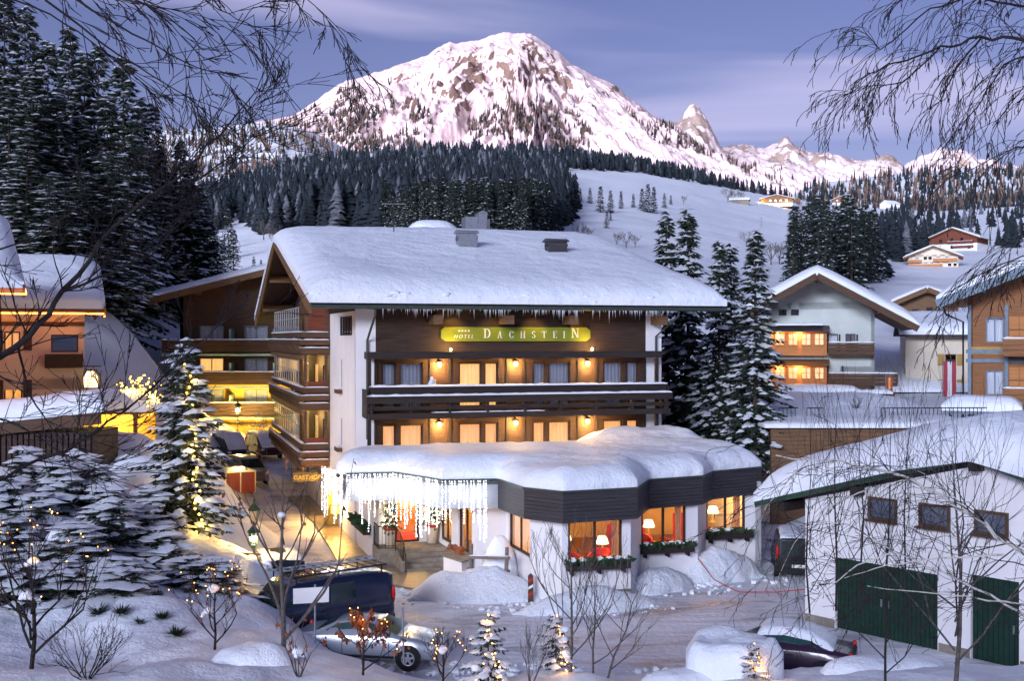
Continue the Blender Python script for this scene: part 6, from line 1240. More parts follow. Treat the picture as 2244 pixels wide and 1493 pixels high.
# --- houses on the far slopes
def hill_house(px, py, **kw): X, Y, Z = mid_at(px, py); return Vector((X, Y, Z - .5)), Y / F
p, k = hill_house(2045, 588); w_ = 122 * k
chalet('yellow_chalet', 'pale yellow chalet with two balconies below the red chalet on the slope', p, R(-20), w_ * .86, 12, 22 * k, 25 * k, 'render_cream', 'render_cream', 10 * k, {'F': [(x * w_, z * k, .055 * w_, 10 * k, c, 1) for x, z, c in ((-.30, 18, 'curtain_grey'), (-.16, 19, None), (-.08, 19, None), (.06, 20, 'curtain_grey'), (.2, 20, 'curtain_grey'), (-.22, 4, 'lit_curtain_bright'), (-.1, 3, None), (0.0, 3, None), (.1, 4, None), (.25, 4, None), (.34, 4, None))]}, [(-.43 * w_, -.2 * w_, 13 * k, 1.0, 'wood_orange'), (.0 * w_, .40 * w_, 15 * k, 1.0, 'wood_orange'), (-.42 * w_, .15 * w_, 0.4, 1.2, 'wood_orange')], (1.4, 1.4), .7, 'wood_brown', 'wood_orange', .5, 'chalet')
p, k = hill_house(2088, 550); w_ = 105 * k
chalet('red_chalet', 'dark red timber chalet standing highest among the houses on the right', p, R(-38), w_, 16, 27 * k, 24 * k, 'render_white', 'wood_red', 17 * k, {'F': [(x * w_, z * k, .06 * w_, 8 * k, None, 1) for x, z in ((-.28, 20), (-.05, 22), (.15, 22), (-.3, 6), (-.05, 6), (.3, 5))], 'R': [(3, 19 * k, 1, 1, None, 1), (8, 19 * k, 1, 1, None, 1)]}, [(-.1 * w_, .42 * w_, 18 * k, 1.1, 'wood_red'), (.0, .42 * w_, 8 * k, 1.1, 'wood_red')], (1.6, 1.6), .6, 'wood_brown', 'wood_red', .5, 'chalet')
p = onray(2032, 128, 11.2); k = 128 / F
chalet('brown_gable_house', 'low brown timber gable peeking above the snow behind the cream house', p, R(-18), 6.4, 9, 1.9, 1.75, 'wood_mid', 'wood_mid', 1, {'F': [(-1.6, .9, .7, .7, None, 1), (-.1, 1.1, .7, .7, None, 1), (.9, 1.1, .7, .7, None, 1)]}, (), (.9, 1.2), .55, 'wood_brown', 'wood_mid', .35)
X, Y, Z = mid_at(1700, 452); k = Y / F
fm = chalet('lit_farmhouse', 'brightly lit farmhouse with wooden balconies on the far open slope', (X_at(1702, Y), Y, Z - .4), R(-13), 68 * k, 10, 17 * k, 9 * k, 'render_cream', 'wood_mid', 9 * k, {'F': [(x * k, 2.2 * k, 6 * k, 5 * k, 'lit_curtain_bright', 1) for x in (-30, -20, -8, 4, 16)] + [(x * k, 11 * k, 5 * k, 4.5 * k, 'lit_curtain', 1) for x in (-16, -5, 6, 18)]}, [(-30 * k, 32 * k, 9.2 * k, 1.2, 'wood_mid')], (1.2, 1.4), .6, 'wood_brown', 'wood_mid', .7, 'farmhouse')
light('yard_light', 'POINT', (-36 * k, -4, 10 * k), 3000, (1, .55, .1), fm, .5); light('yard_light', 'POINT', (20 * k, -5, 6 * k), 1200, (1, .55, .1), fm, .5)
X, Y, Z = mid_at(1642, 450); k = Y / F; chalet('grey_barn', 'weathered grey wooden barn left of the lit farmhouse', (X_at(1642, Y), Y, Z - .4), R(77), 9, 42 * k, 12 * k, 6 * k, 'wood_grey', 'wood_grey', 4, {}, (), (.8, .8), .5, 'wood_brown', 'wood_brown', .7, 'barn')
X, Y, Z = mid_at(1746, 446); k = Y / F; chalet('small_hut', 'tiny wooden hut right of the lit farmhouse', (X_at(1747, Y), Y, Z - .4), 0, 14 * k, 4, 9 * k, 3 * k, 'wood_mid', 'wood_mid', 2, {}, (), (.4, .4), .4, 'wood_brown', 'wood_brown', .6, 'hut')
X, Y, Z = mid_at(1843, 446); k = Y / F; chalet('slope_chalet', 'brown chalet with white ground floor alone on the far slope crest', (X_at(1843, Y), Y, Z - .4), R(-12), 36 * k, 11, 12 * k, 9 * k, 'render_white', 'wood_mid', 7 * k, {'F': [(x * k, 2 * k, 4 * k, 4 * k, None, 1) for x in (-12, -2, 8)] + [(x * k, 10 * k, 4 * k, 3.5 * k, 'lit_curtain', 1) for x in (-10, 4)]}, [(-15 * k, 16 * k, 7 * k, 1, 'wood_mid')], (1.3, 1.2), .6, 'wood_brown', 'wood_mid', .7, 'chalet')
X, Y, Z = mid_at(1925, 448); k = Y / F; chalet('white_farm', 'white farmhouse with long snow roof half hidden by dark spruces', (X_at(1938, Y), Y, Z - .4), R(-60), 26 * k, 34 * k, 10 * k, 8 * k, 'render_white', 'render_white', 4, {}, (), (1, 1), .6, 'wood_brown', 'wood_brown', .7, 'farmhouse')
X, Y, Z = mid_at(1092, 345); k = Y / F; chalet('forest_hut', 'small snow-roofed hut in a clearing at the top of the dark forest', (X, Y, Z), R(10), 24 * k, 8, 8 * k, 6 * k, 'wood_mid', 'wood_mid', 3, {}, (), (1, 1), .7, 'wood_brown', 'wood_brown', .7, 'hut')
for i, (px, bot, top) in enumerate(((1668, 500, 476), (1769, 472, 450), (1763, 436, 424))):
    X, Y, Z = mid_at(px, bot); h = (bot - top) * Y / F; t = thing('utility_pole', ('wooden utility pole with crossbar on the open slope below the farmhouse', 'utility pole right of and below the lit farmhouse', 'farthest utility pole on the crest by the farmhouse')[i], 'utility pole', (X, Y, Z)); mb = MB(); mb.tube([(0, 0, -.5), (0, 0, h)], .17, 6); mb.build('pole', 'wood_grey', t); mb = MB(); mb.box(-.9, .9, -.1, .1, h * .82, h * .82 + .2); mb.build('crossbar', 'wood_grey', t)
# ================================================================= vehicles
mat('paint_silver', (.42, .46, .52), .28, (.46, .50, .56), 2, 2, metal=.5, coat=.6); mat('paint_blue', (.007, .012, .036), .25, (.009, .015, .042), 2, 2, coat=.8); mat('paint_dark', (.012, .013, .016), .3, coat=.6); mat('paint_beige', (.26, .22, .17), .3, (.30, .25, .19), 2, 2, metal=.3, coat=.5); mat('paint_maroon', (.05, .008, .012), .3, coat=.6); mat('paint_plum', (.035, .014, .04), .3, coat=.6); mat('paint_green', (.012, .03, .022), .3, coat=.6); mat('paint_red', (.34, .012, .014), .35, coat=.5)
mat('car_glass', (.015, .03, .032), .06, spec=.9, coat=.5); mat('car_glass_teal', (.02, .07, .07), .08, spec=.9); mat('tail_light', (.45, .01, .01), .25, emit=(.6, .01, .01), es=.04); mat('head_light', (.65, .68, .72), .1, spec=.8); mat('alloy', (.55, .57, .6), .3, metal=.8); mat('plate', (.7, .7, .68), .5)
KINDS = {
 'coupe': dict(st=[(-2.15,.42,.78,.80,.76,.70),(-2.05,.28,.86,.90,.80,.72),(-1.5,.22,.90,.98,.84,.66),(-.95,.2,.92,1.24,.85,.58),(-.25,.2,.92,1.33,.85,.56),(.35,.2,.92,1.28,.85,.58),(1.0,.2,.90,.95,.85,.74),(1.6,.22,.80,.86,.83,.72),(2.0,.26,.66,.72,.78,.66),(2.15,.36,.56,.60,.70,.60)], side=[[(-1.25,.97),(-.85,1.2),(-.25,1.29),(.28,1.24),(.8,.97)]], ws=(.42, .98), rw=(-1.5, -.95), wh=(-1.32, 1.35), r=.31),
 'van': dict(st=[(-2.45,.45,1.0,1.55,.86,.80),(-2.38,.32,1.05,1.88,.94,.84),(-1.6,.28,1.1,1.95,.95,.84),(0,.28,1.1,1.96,.95,.84),(1.0,.28,1.08,1.93,.95,.82),(1.25,.28,1.05,1.85,.94,.80),(1.95,.3,1.0,1.12,.92,.76),(2.3,.32,.82,.92,.86,.74),(2.42,.42,.6,.66,.78,.70)], side=[[(.15,1.14),(.15,1.78),(1.05,1.76),(1.7,1.14)], [(-.05,1.14),(-.05,1.78),(-.95,1.78),(-.95,1.14)]], ws=(1.28, 1.92), rw=None, wh=(-1.5, 1.6), r=.33),
 'mpv': dict(st=[(-2.2,.42,.95,1.3,.80,.74),(-2.12,.3,1.0,1.68,.88,.74),(-1.4,.26,1.02,1.74,.90,.74),(0,.26,1.02,1.74,.90,.72),(.7,.26,1.0,1.66,.90,.72),(1.5,.28,.95,1.06,.88,.76),(2.05,.3,.78,.86,.82,.70),(2.2,.4,.6,.66,.74,.66)], side=[[(-2.0,1.06),(-1.92,1.6),(-1.0,1.65),(-1.0,1.06)], [(-.9,1.06),(-.9,1.65),(.0,1.65),(.0,1.06)], [(.1,1.06),(.1,1.64),(.65,1.58),(1.3,1.06)]], ws=(.75, 1.45), rw=(-2.2, -2.1), wh=(-1.35, 1.4), r=.32),
}
def car(lb, loc_, rz, kind, paint, snow=0.0, cat='car', name='parked_car', group=None, glassm='car_glass', rim='alloy', sroof=None):
    K = KINDS[kind]; t = thing(name, lb, cat, loc_, rz, group); st = K['st']; ns = len(st)
    def ring(s):
        x, zb, zl, zt, w_, wt_ = s; zm = zb + (zl - zb) * .5
        h = [(0, zb), (w_ * .80, zb), (w_ * .97, zb + .10), (w_, zm), (w_ * .985, zl - .03), (w_ * .95, zl + .02 if zt - zl > .1 else zl), (wt_ + (w_ * .95 - wt_) * .12, zl + (zt - zl) * .88), (wt_ * .86, zt - .012), (wt_ * .4, zt), (0, zt + .008)]
        return [(x, y, z) for y, z in h] + [(x, -y, z) for y, z in h[-2:0:-1]]
    # resample the stations for a smooth shell
    fine = []
    for i in range(ns - 1):
        for k in range(4): a = k / 4; fine.append(tuple(st[i][j] + (st[i + 1][j] - st[i][j]) * a for j in range(6)))
    fine.append(st[-1]); mb = MB(); m_ = 18
    for s in fine: mb.v += ring(s)
    for i in range(len(fine) - 1):
        for j in range(m_): mb.f.append((i * m_ + j, i * m_ + (j + 1) % m_, (i + 1) * m_ + (j + 1) % m_, (i + 1) * m_ + j)); mb.m.append(0)
    mb.f += [tuple(range(m_))[::-1], tuple((len(fine) - 1) * m_ + j for j in range(m_))]; mb.m += [0, 0]
    # faces wind so that normals point out
    mb.f = [f[::-1] for f in mb.f]; body = mb.build('body', paint, t, True)
    ip = lambda x, j: float(np.interp(x, [s[0] for s in st], [s[j] for s in st]))
    def ys(x, z): w_, zl, zt, wt_ = ip(x, 4) * .95, ip(x, 2), ip(x, 3), ip(x, 5); wq = wt_ + (w_ - wt_) * .12; a = min(1, max(0, (z - zl) / max(.05, (zt - zl) * .88))); return w_ + (wq - w_) * a + .012
    for po in K['side']:
        for s in (1, -1):
            mb = MB(); n = len(po); cx, cz = sum(p[0] for p in po) / n, sum(p[1] for p in po) / n; q = [(x, s * ys(x, z), z) for x, z in po] + [(cx, s * (ys(cx, cz) + .004), cz)]; b = len(mb.v); mb.v += q
            for i in range(n): mb.f.append((b + i, b + (i + 1) % n, b + n)); mb.m.append(0)
            mb.build('side_window', glassm, t)
    def cross(xa, xb_, nm, up):
        mb = MB(); za, zb_ = (ip(xa, 3) + .012, ip(xb_, 3) + .012); wa, wb_ = ip(xa, 5) * .9, ip(xb_, 5) * .93
        if abs(xa - xb_) < .2: zb_ = ip(xb_, 3) - .1; za = ip(xa, 2) + .06; xa -= .03; xb_ = xa + .06; wa = ip(xa, 4) * .85; wb_ = ip(xb_, 5) * .95
        mb.face([(xa, wa, za), (xa, -wa, za), (xb_, -wb_, zb_), (xb_, wb_, zb_)]); mb.build(nm, glassm, t)
    cross(K['ws'][0], K['ws'][1], 'windscreen', 1)
    if K['rw']: cross(K['rw'][0], K['rw'][1], 'rear_window', -1)
    for x in K['wh']:
        for s in (1, -1):
            r = K['r']; w_ = ip(x, 4)
            wl = MB(); n = 20
            for rr, yy in ((r * .62, -.09), (r * .95, -.10), (r, -.06), (r, .06), (r * .95, .1), (r * .62, .09)): wl.v += [(x + rr * math.cos(2 * math.pi * j / n), s * (w_ - .075) + yy, r + rr * math.sin(2 * math.pi * j / n)) for j in range(n)]
            for i in range(5):
                for j in range(n): wl.f.append((i * n + j, i * n + (j + 1) % n, (i + 1) * n + (j + 1) % n, (i + 1) * n + j)); wl.m.append(0)
            wo = wl.build('wheel', 'rubber', t, True); rm = MB(); y = s * (w_ + .005)
            for k in range(5):
                a = 2 * math.pi * k / 5 + .3; c, sn_ = math.cos(a), math.sin(a); rm.bar((x + .04 * c, y, r + .04 * sn_), (x + r * .62 * c, y, r + r * .62 * sn_), .07, .03, up=(0, 1, 0))
            rm.tube([(x + r * .60 * math.cos(a), y, r + r * .60 * math.sin(a)) for a in np.linspace(0, 6.283, 21)], .022, 5, cap=False); rm.tube([(x, y - .02, r), (x, y + .02, r)], .06, 8); rm.build('rim', rim, wo)
            ar = MB(); ar.v += [(x + (r + .075) * math.cos(2 * math.pi * j / n), s * (w_ + .004), r + .02 + (r + .075) * math.sin(2 * math.pi * j / n)) for j in range(n)]; ar.f.append(tuple(range(n))); ar.m.append(0); ar.build('wheel_arch', 'rubber', t)
    xf, xr = st[-1][0], st[0][0]; sx = {'coupe': (-.62, .78), 'van': (-.98, .08, 1.08), 'mpv': (-.95, .05, .95)}[kind]
    for s in (1, -1):
        mb = MB()
        for x in sx:
            for k in range(5): za, zb_ = .34 + (ip(x, 2) - .38) * k / 5, .34 + (ip(x, 2) - .38) * (k + 1) / 5; y = s * (ip(x, 4) * (.985 if k in (0, 4) else .998)); mb.box(x - .008, x + .008, min(y, y + s * .006), max(y, y + s * .006), za, zb_)
        mb.box(K['wh'][0] + .42, K['wh'][1] - .42, min(s * ip(0, 4) * .985, s * (ip(0, 4) * .985 + .012)), max(s * ip(0, 4) * .985, s * (ip(0, 4) * .985 + .012)), ip(0, 1) + .1, ip(0, 1) + .17)
        mb.build('door_seams', 'rubber', t)
        for x in sx[:2]: mb = MB(); y = s * (ip(x + .2, 4) * .99); mb.box(x + .1, x + .3, min(y, y + s * .03), max(y, y + s * .03), ip(x, 2) - .14, ip(x, 2) - .1); mb.build('door_handle', 'rubber' if kind != 'coupe' else paint, t)
    for s in (1, -1):
        mb = MB(); x = st[-2][0]; mb.ball((x + .02, s * ip(x, 4) * .82, ip(x, 2) - .03), (.16, .16, .09), 8, 6); mb.build('headlight', 'head_light', t, True)
        mb = MB(); x = st[1][0]; z = ip(x, 2); mb.ball((x - .02, s * ip(x, 4) * .93, z + (.0 if kind == 'coupe' else .12)), (.07, .07, .1 if kind == 'coupe' else .3), 8, 6); mb.build('tail_light', 'tail_light', t, True)
        mb = MB(); x = K['ws'][0] + .25; mb.ball((x, s * (ip(x, 4) + .1), ip(x, 2) + .06), (.06, .1, .07), 7, 5); mb.build('mirror', paint, t, True)
    mb = MB(); mb.box(xr - .03, xr + .05, -.26, .26, .52, .64); mb.build('number_plate', 'plate', t)
    mb = MB(); mb.box(xr - .05, xr + .12, -ip(xr, 4) * .95, ip(xr, 4) * .95, .32, .5); mb.build('bumper', 'rubber' if kind != 'coupe' else paint, t)
    if snow:
        zf_ = lambda x, y: np.interp(x, [s[0] for s in st], [s[3] for s in st]) - .02
        xs0, xs1 = (sroof or (st[1][0], K['ws'][0] + .1)); snow_sheet('snow_cover', [(xs0, -.7), (xs1, -.66), (xs1, .66), (xs0, .7)], zf_, snow, .22, .09, t, 3, .03, .3)
    return t
def gpos(px, Y, z=0): return (X_at(px, Y), Y, z)
vd = R(38)
vn = car('dark blue panel van with a roof rack beside the street', (X_at(692, 37.6), 37.6, .02), vd + math.pi, 'van', 'paint_blue', cat='van', name='parked_van')
mb = MB()
for y in (-.78, .78): mb.tube([(-2.2, y, 2.16), (1.3, y, 2.13)], .03, 6)
for i in range(11): x = -2.15 + i * .34; mb.tube([(x, -.78, 2.17), (x, .78, 2.17)], .02, 5)
for x in (-2.0, -.4, 1.1):
    for y in (-.78, .78): mb.tube([(x, y, 1.9), (x, y, 2.15)], .025, 5)
mb.build('roof_rack', 'metal_dark', vn); mb = MB()
for y in (-.35, .1): mb.tube([(-2.3, y, 2.24), (1.5, y, 2.22)], .028, 6)
for i in range(13): x = -2.1 + i * .29; mb.tube([(x, -.35, 2.235), (x, .1, 2.235)], .016, 5)
mb.build('ladder', 'alloy', vn)
car('silver coupe parked behind the foreground snow bank', (X_at(812, 34.6), 34.6, .05), R(-9), 'coupe', 'paint_silver', 0, glassm='car_glass_teal')
car('dark hatchback just beyond the blue van on the lane', (X_at(606, 43.5), 43.5, 0), R(108), 'mpv', 'paint_dark', .02)
car('beige people carrier parked in the lane left of the hotel', (X_at(536, 76), 76.5, .1), R(-58), 'mpv', 'paint_beige')
car('snow-covered dark estate car by the yellow house wall', (X_at(578, 88), 88, .6), R(-62), 'mpv', 'paint_maroon', .22, sroof=(-2.0, 2.0)); car('dark green car at the hotel corner by the yellow house', (X_at(632, 94), 94, .8), R(178), 'coupe', 'paint_green', .10)
car('dark car under a thick coat of snow left of the estate car', (X_at(505, 86), 86, .6), R(-60), 'mpv', 'paint_dark', .42, sroof=(-2.1, 1.9))
car('dark off-roader with snow on it beside the garage', (X_at(1742, 48.2), 48.2, 0), R(80), 'mpv', 'paint_dark', .14)
car('plum car with thick roof snow in front of the garage', (X_at(1705, 33.4), 33.4, .0), R(160), 'coupe', 'paint_plum', .20, sroof=(-1.6, .5), glassm='car_glass_teal')
tr = thing('box_trailer', 'red box trailer behind the people carrier in the lane', 'trailer', (X_at(514, 69), 69, .1), R(30)); mb = MB(); mb.box(-.9, .9, -1.2, 1.2, .45, 1.7); mb.build('body', 'paint_red', tr); mb = MB(); [mb.box(x - .03, x + .03, -1.23, -1.2, .45, 1.7) for x in (-.88, 0, .88)]; mb.box(-.93, .93, -1.24, 1.24, 1.66, 1.74); mb.build('frame', 'alloy', tr); [((lambda q: (q.tube([(x - .1, 0, .32), (x + .1, 0, .32)], .32, 14), q.build('wheel', 'rubber', tr)))(MB())) for x in (-.95, .95)]
# ================================================================= lamps and posts
def post_lamp(name, lb, p, h, lit, e=0, col=(1, .75, .3), s=1.0, bulb='lamp_bulb'):
    t = thing(name, lb, 'street lamp', p); mb = MB(); mb.tube([(0, 0, -.8), (0, 0, .5), (0, 0, h)], [.06, .045, .035], 8); mb.lathe([(.05, h - .12), (.09, h - .06), (.05, h)], n=8); mb.build('post', 'green_metal', t)
    mb = MB(); b, tp, hh = .13 * s, .24 * s, .52 * s
    for i in range(4):
        a = math.pi / 4 + i * math.pi / 2; mb.bar((b * math.cos(a), b * math.sin(a), h), (tp * math.cos(a), tp * math.sin(a), h + hh), .025, .025)
    mb.lathe([(tp * 1.15, h + hh), (tp * 1.1, h + hh + .03), (.06, h + hh + .27 * s), (.05, h + hh + .31 * s), (.03, h + hh + .34 * s), (.045, h + hh + .4 * s), (.01, h + hh + .46 * s)], n=4); mb.lathe([(b * 1.1, h - .01), (b * 1.1, h + .02)], n=4); mb.build('lantern_frame', 'green_metal', t)
    mb = MB(); q = lambda r, z: [(r * .92 * math.cos(math.pi / 4 + i * math.pi / 2), r * .92 * math.sin(math.pi / 4 + i * math.pi / 2), z) for i in range(4)]
    A4, B4 = q(b, h + .02), q(tp, h + hh)
    for i in range(4): mb.face([A4[i], A4[(i + 1) % 4], B4[(i + 1) % 4], B4[i]])
    mb.build('panes', 'glass' if lit else 'frosted', t)
    if lit: mb = MB(); mb.ball((0, 0, h + hh * .5), .12 * s, 8, 6); mb.build('bulb', bulb, t, True); light('street_light', 'POINT', (0, 0, h + hh * .5), e, col, t, .17 * s)
mat('frosted', (.55, .53, .48), .5, alpha=.8)
p = P(557, 1148, 46.5); post_lamp('street_lamp', 'unlit green lantern street lamp beside the lane', (p.x, p.y, p.z - 2.2), 2.2, False)
p = P(556, 1196, 42.5); post_lamp('street_lamp', 'brightly lit low lantern in the snow bank below the green lantern', (p.x, p.y, p.z - 1.0), 1.0, True, 560, (1, .56, .13), .9)
p = P(521, 908, 93.5); post_lamp('street_lamp', 'lit greenish-white street lamp in front of the yellow house', (p.x, p.y, p.z - 3), 3.0, True, 2100, (1, .62, .15), 1.2)
p = P(690, 1325, 33.2); t = thing('road_sign', 'blank white back of a road sign on a thin post near the van', 'road sign', (p.x, p.y, p.z)); mb = MB(); mb.tube([(0, .03, -1.2), (0, .03, .55)], .03, 6); mb.build('post', 'metal_grey', t)
mb = MB(); mb.extr([(-.62, 0, .0), (.40, 0, .06), (.40, 0, .5), (-.62, 0, .44)], (0, .02, 0)); mb.build('panel', 'white_paint', t)
p = P(885, 1440, 32); t = tag((lambda q: (q.tube([(p.x, p.y, p.z - .2), (p.x - .04, p.y, p.z + 1.35)], .03, 6), q.build('snow_pole', 'metal_grey'))[1])(MB()), 'thin grey snow pole beside the front wheel of the silver car', 'pole')
p = P(1563, 1402, 30.5); t = tag((lambda q: (q.tube([(p.x, p.y, p.z - .2), (p.x + .08, p.y, p.z + .45)], .03, 6), q.build('snow_pole', 'metal_grey'))[1])(MB()), 'short leaning grey pole behind the big snow block', 'pole')
# small hay-rack fence by the lit lantern
p = P(510, 1225, 41.5); t = thing('wooden_rack', 'small wooden rack fence in the lamplit snow bank', 'fence', p); mb = MB(); mb.bar((-.9, 0, .25), (1.0, 0, .15), .07, .07); mb.bar((-.8, 0, -.6), (-.1, 0, .2), .06, .06); mb.bar((.9, 0, -.6), (.5, 0, .17), .06, .06); mb.build('rails', 'wood_mid', t); mb = MB(); [mb.box(-.8 + .17 * i, -.68 + .17 * i, .03, .05, -.9, -.05) for i in range(10)]; mb.build('pickets', 'wood_mid', t)
# ================================================================= foreground plants
def bulbs(parent, pts, r, m='fairy', name='fairy_lights', lights=0, e=6, col=(1, .5, .15)):
    mb = MB()
    for p in pts: mb.ball(p, r, 5, 4, m=0)
    tag(mb.build(name, m, parent, True), kind='stuff')
    if lights:
        for i in range(lights): light('fairy_light', 'POINT', pts[int((i + .5) * len(pts) / lights)], e, col, parent, .1)
def clumps(parent, pts, g, s0, s1, name='snow_clump'):
    for p in pts: mb = MB(); r = g.uniform(s0, s1) * .72; mb.ball(p, (r, r * .85, r * .72), 9, 7, .16, rg=g); [mb.ball((p[0] + g.uniform(-1, 1) * r, p[1] + g.uniform(-.6, .6) * r, p[2] - g.uniform(.1, .6) * r), (r * .55, r * .5, r * .4), 8, 5, .2, rg=g) for _ in range(3)]; mb.build(name, 'snow_fine', parent, True)
# --- lit fir in front of the lane
gF = random.Random(12); Y = 42.5; zt = EYE - (745 - HY) / F * Y; zb = EYE - (1225 - HY) / F * Y; hF = zt - zb + .4
FIR = spruce_proto('lit_fir', hF, 2.25, 77, .12, dz=.24, nb=9, step=.20, tw=.42, snow=.60, droop=.35, ss=1.35, pw=.85, bare=.06)
fir = plant(FIR, 'christmas_fir', 'tall snowy fir with a warm string of lights beside the lane', (X_at(405, Y), Y, zb - .4), .6, 1.0, 'fir')
pts = [];
for i in range(34):
    f = i / 33; z = .7 + f * (hF - 1.6); r = 2.0 * (1 - z / hF) ** .85 * .62 + .12; pts.append((.12 * math.sin(i * 1.3) + .15 * (1 - f), -r, z))
bulbs(fir, pts, .045, 'fairy_yellow', lights=8, e=9, col=(1, .66, .15))
# --- snow-laden spruces on the left bank
BUSH = [spruce_proto('bank_spruce', 5.0, 2.0, 500 + i, .1, dz=.24, nb=9, step=.22, tw=.46, snow=.36, droop=.55, ss=2.4, pw=.7, bare=.02) for i in range(3)]
BB = [(45,985,1250,41,'snow-laden spruce at the left edge of the bank'),(120,1010,1230,39.5,'snow-laden spruce second from the left edge of the bank'),(175,985,1210,43,'snowy spruce rising behind the middle of the left bank thicket'),(240,1065,1330,37,'broad snowy spruce sprawling down the middle of the left bank'),(300,1110,1300,39,'dark snowy spruce left of the lit fir'),(20,1120,1290,36,'low snowy spruce at the far left below the shed'),(345,1180,1330,38,'small dark spruce at the foot of the lit fir'),(160,1150,1350,35,'low spruce bowed under snow in the middle of the bank'),(90,1190,1330,35.5,'bushy spruce behind the lit bare shrub'),(470,1225,1330,36.5,'low spruce bush under a big cap of snow'),(255,1225,1400,33.5,'lowest drooping spruce on the snow bank')]
BB += [(5,1040,1300,38.5,'dark spruce pressed against the left frame edge below the shed'),(80,1085,1300,38,'broad dark spruce left of centre in the bank thicket'),(205,1015,1280,40.5,'tall snowy spruce behind the middle of the left bank'),(265,1090,1320,41,'snowy spruce between the hummock and the lit fir'),(335,1065,1300,41.5,'snowy spruce standing tight against the lit fir'),(130,1240,1400,33.6,'low spruce sprawling over the lower snow bank'),(30,1220,1400,33,'low dark spruce behind the lit bare shrub at left'),(410,1255,1345,36,'small spruce half buried right of the thicket')]
for i, (px, top, bot, Y, lb) in enumerate(BB):
    zt = EYE - (top - HY) / F * Y; X = X_at(px, Y); zg = ground(X, Y); h = max(1.2, zt - zg + .3); sc = h / 5.0; wd = max(sc, .55) * (1.35 if h < 3 else 1.2)
    plant(BUSH[i % 3], 'bank_spruce', lb, (X, Y, zg - .3), i * 1.1, (wd, wd, sc)).rotation_euler = (.07 * math.sin(i * 2.3), .07 * math.cos(i * 1.7), i * 1.1)
# --- snow hummocks over buried bushes
HM = [(300,1010,46.5,1.5,1.3,1.4,'big rounded snow hummock behind the left thicket'),(245,985,50,2.0,1.4,1.2,'snow hummock below the timber porch'),(1600,1400,28.6,1.2,.95,1.0,'big steep-sided snow block at bottom right'),(150,1180,36.4,.9,.7,.9,'snow cap among the left spruces'),(560,1450,28.6,1.1,.8,.4,'rounded snow cushion at the foot of the sapling'),(1500,1480,28.2,1.1,.8,.3,'low snow cushion left of the snow block'),(1950,1450,28.6,1.6,1.0,.3,'long snow cushion below the green garage door')]
for i, (px, py, Y, rx, ry, h, lb) in enumerate(HM):
    X = X_at(px, Y); zg = max(0, ground(X, Y)); o = snow_sheet('snow_hummock', [(rx * math.cos(a) * (1 + .1 * math.sin(3 * a + i)), ry * math.sin(a) * (1 + .1 * math.cos(2 * a + i))) for a in np.arange(0, 6.28, .3)], flat(-.3), h + .3, min(rx, ry) * (.35 if i == 2 else .85), .1, None, 40 + i, .2 if i == 2 else .1, .66 if i == 2 else .12, 'snow', .3, fs=.9); o.location = (X, Y, zg); tag(o, lb, 'snow hummock')
# --- little dark tufts poking through the snow
for i, (px, py, Y, s) in enumerate(((215,1375,31.6,.45),(265,1385,31.3,.4),(305,1395,31,.25),(355,1375,31.4,.35),(385,1412,30.4,.4),(345,1330,33,.35))):
    X = X_at(px, Y); zg = ground(X, Y); mb = MB(); g = random.Random(i)
    for k in range(170): a = g.uniform(0, 6.3); d = Vector((math.cos(a), math.sin(a), g.uniform(.1, 1.1))).normalized() * s * g.uniform(.5, 1.1); w_ = Vector((-d.y, d.x, 0)) * .05; mb.face([(0, 0, 0), d * .5 + w_, d, d * .5 - w_])
    o = mb.build('grass_tuft', 'needles'); o.location = (X, Y, zg - .03); tag(o, 'dark evergreen tuft poking out of the smooth snow bank', 'tuft', 'tufts in the left snow bank')
# --- leafless shrubs and saplings
def bare(name, lb, px, py, Y, h, seed, n=9, spread=.55, kids=3, depth=3, r=.035, m='twig', cat='shrub', stem=True, up=.10, lean=(0, 0), kl=.62, fan=.9, dropz=0.0, z=None):
    g = random.Random(seed); X = X_at(px, Y); zg = ground(X, Y) if z is None else z; t = thing(name, lb, cat, (X, Y, zg - .1)); mb = MB(); tips = []
    if stem: st_ = [Vector((lean[0] * s * h, lean[1] * s * h, s * h * 1.0)) + Vector((g.uniform(-1, 1), g.uniform(-1, 1), 0)) * .02 * h * (s > 0) for s in (0, .25, .5, .75, 1)]; q = MB(); q.tube(st_, [r, r * .85, r * .65, r * .42, r * .14], 6); q.build('trunk', m, t)
    for k in range(n):
        f = (.12 + .82 * k / max(1, n - 1)) if stem else 0; a = k * 2.4 + g.uniform(-.4, .4); b = Vector((lean[0] * f * h, lean[1] * f * h, f * h)); L_ = h * (.42 * (1 - f) + .10) if stem else h * g.uniform(.35, .5)
        grow(mb, b, Vector((math.cos(a) * fan, math.sin(a) * fan, .75 if stem else 1.6)), L_, r * (.55 * (1 - f) + .14) if stem else r * .6, depth - (1 if f > .8 else 0), g, spread, 3, dropz, kids, up, .004, tips, .6, kl)
    mb.build('branches', m, t); return t, tips, g
def leaves(t, tips, g, n, s, m='dry_leaf', name='dry_leaves'):
    mb = MB()
    for i in range(n):
        p, d = tips[g.randrange(len(tips))]; p = p - d * g.uniform(0, .25); a = Vector((g.uniform(-1, 1), g.uniform(-1, 1), -1.2)).normalized() * s * g.uniform(.7, 1.2); w_ = a.cross(Vector((g.uniform(-1, 1), g.uniform(-1, 1), .2))).normalized() * s * .3; mb.face([p, p + a * .5 + w_, p + a, p + a * .5 - w_])
    tag(mb.build(name, m, t), kind='stuff')
def tipb(tips, g, n, lo=0.0): return [tuple(tips[g.randrange(len(tips))][0]) for _ in range(n)]
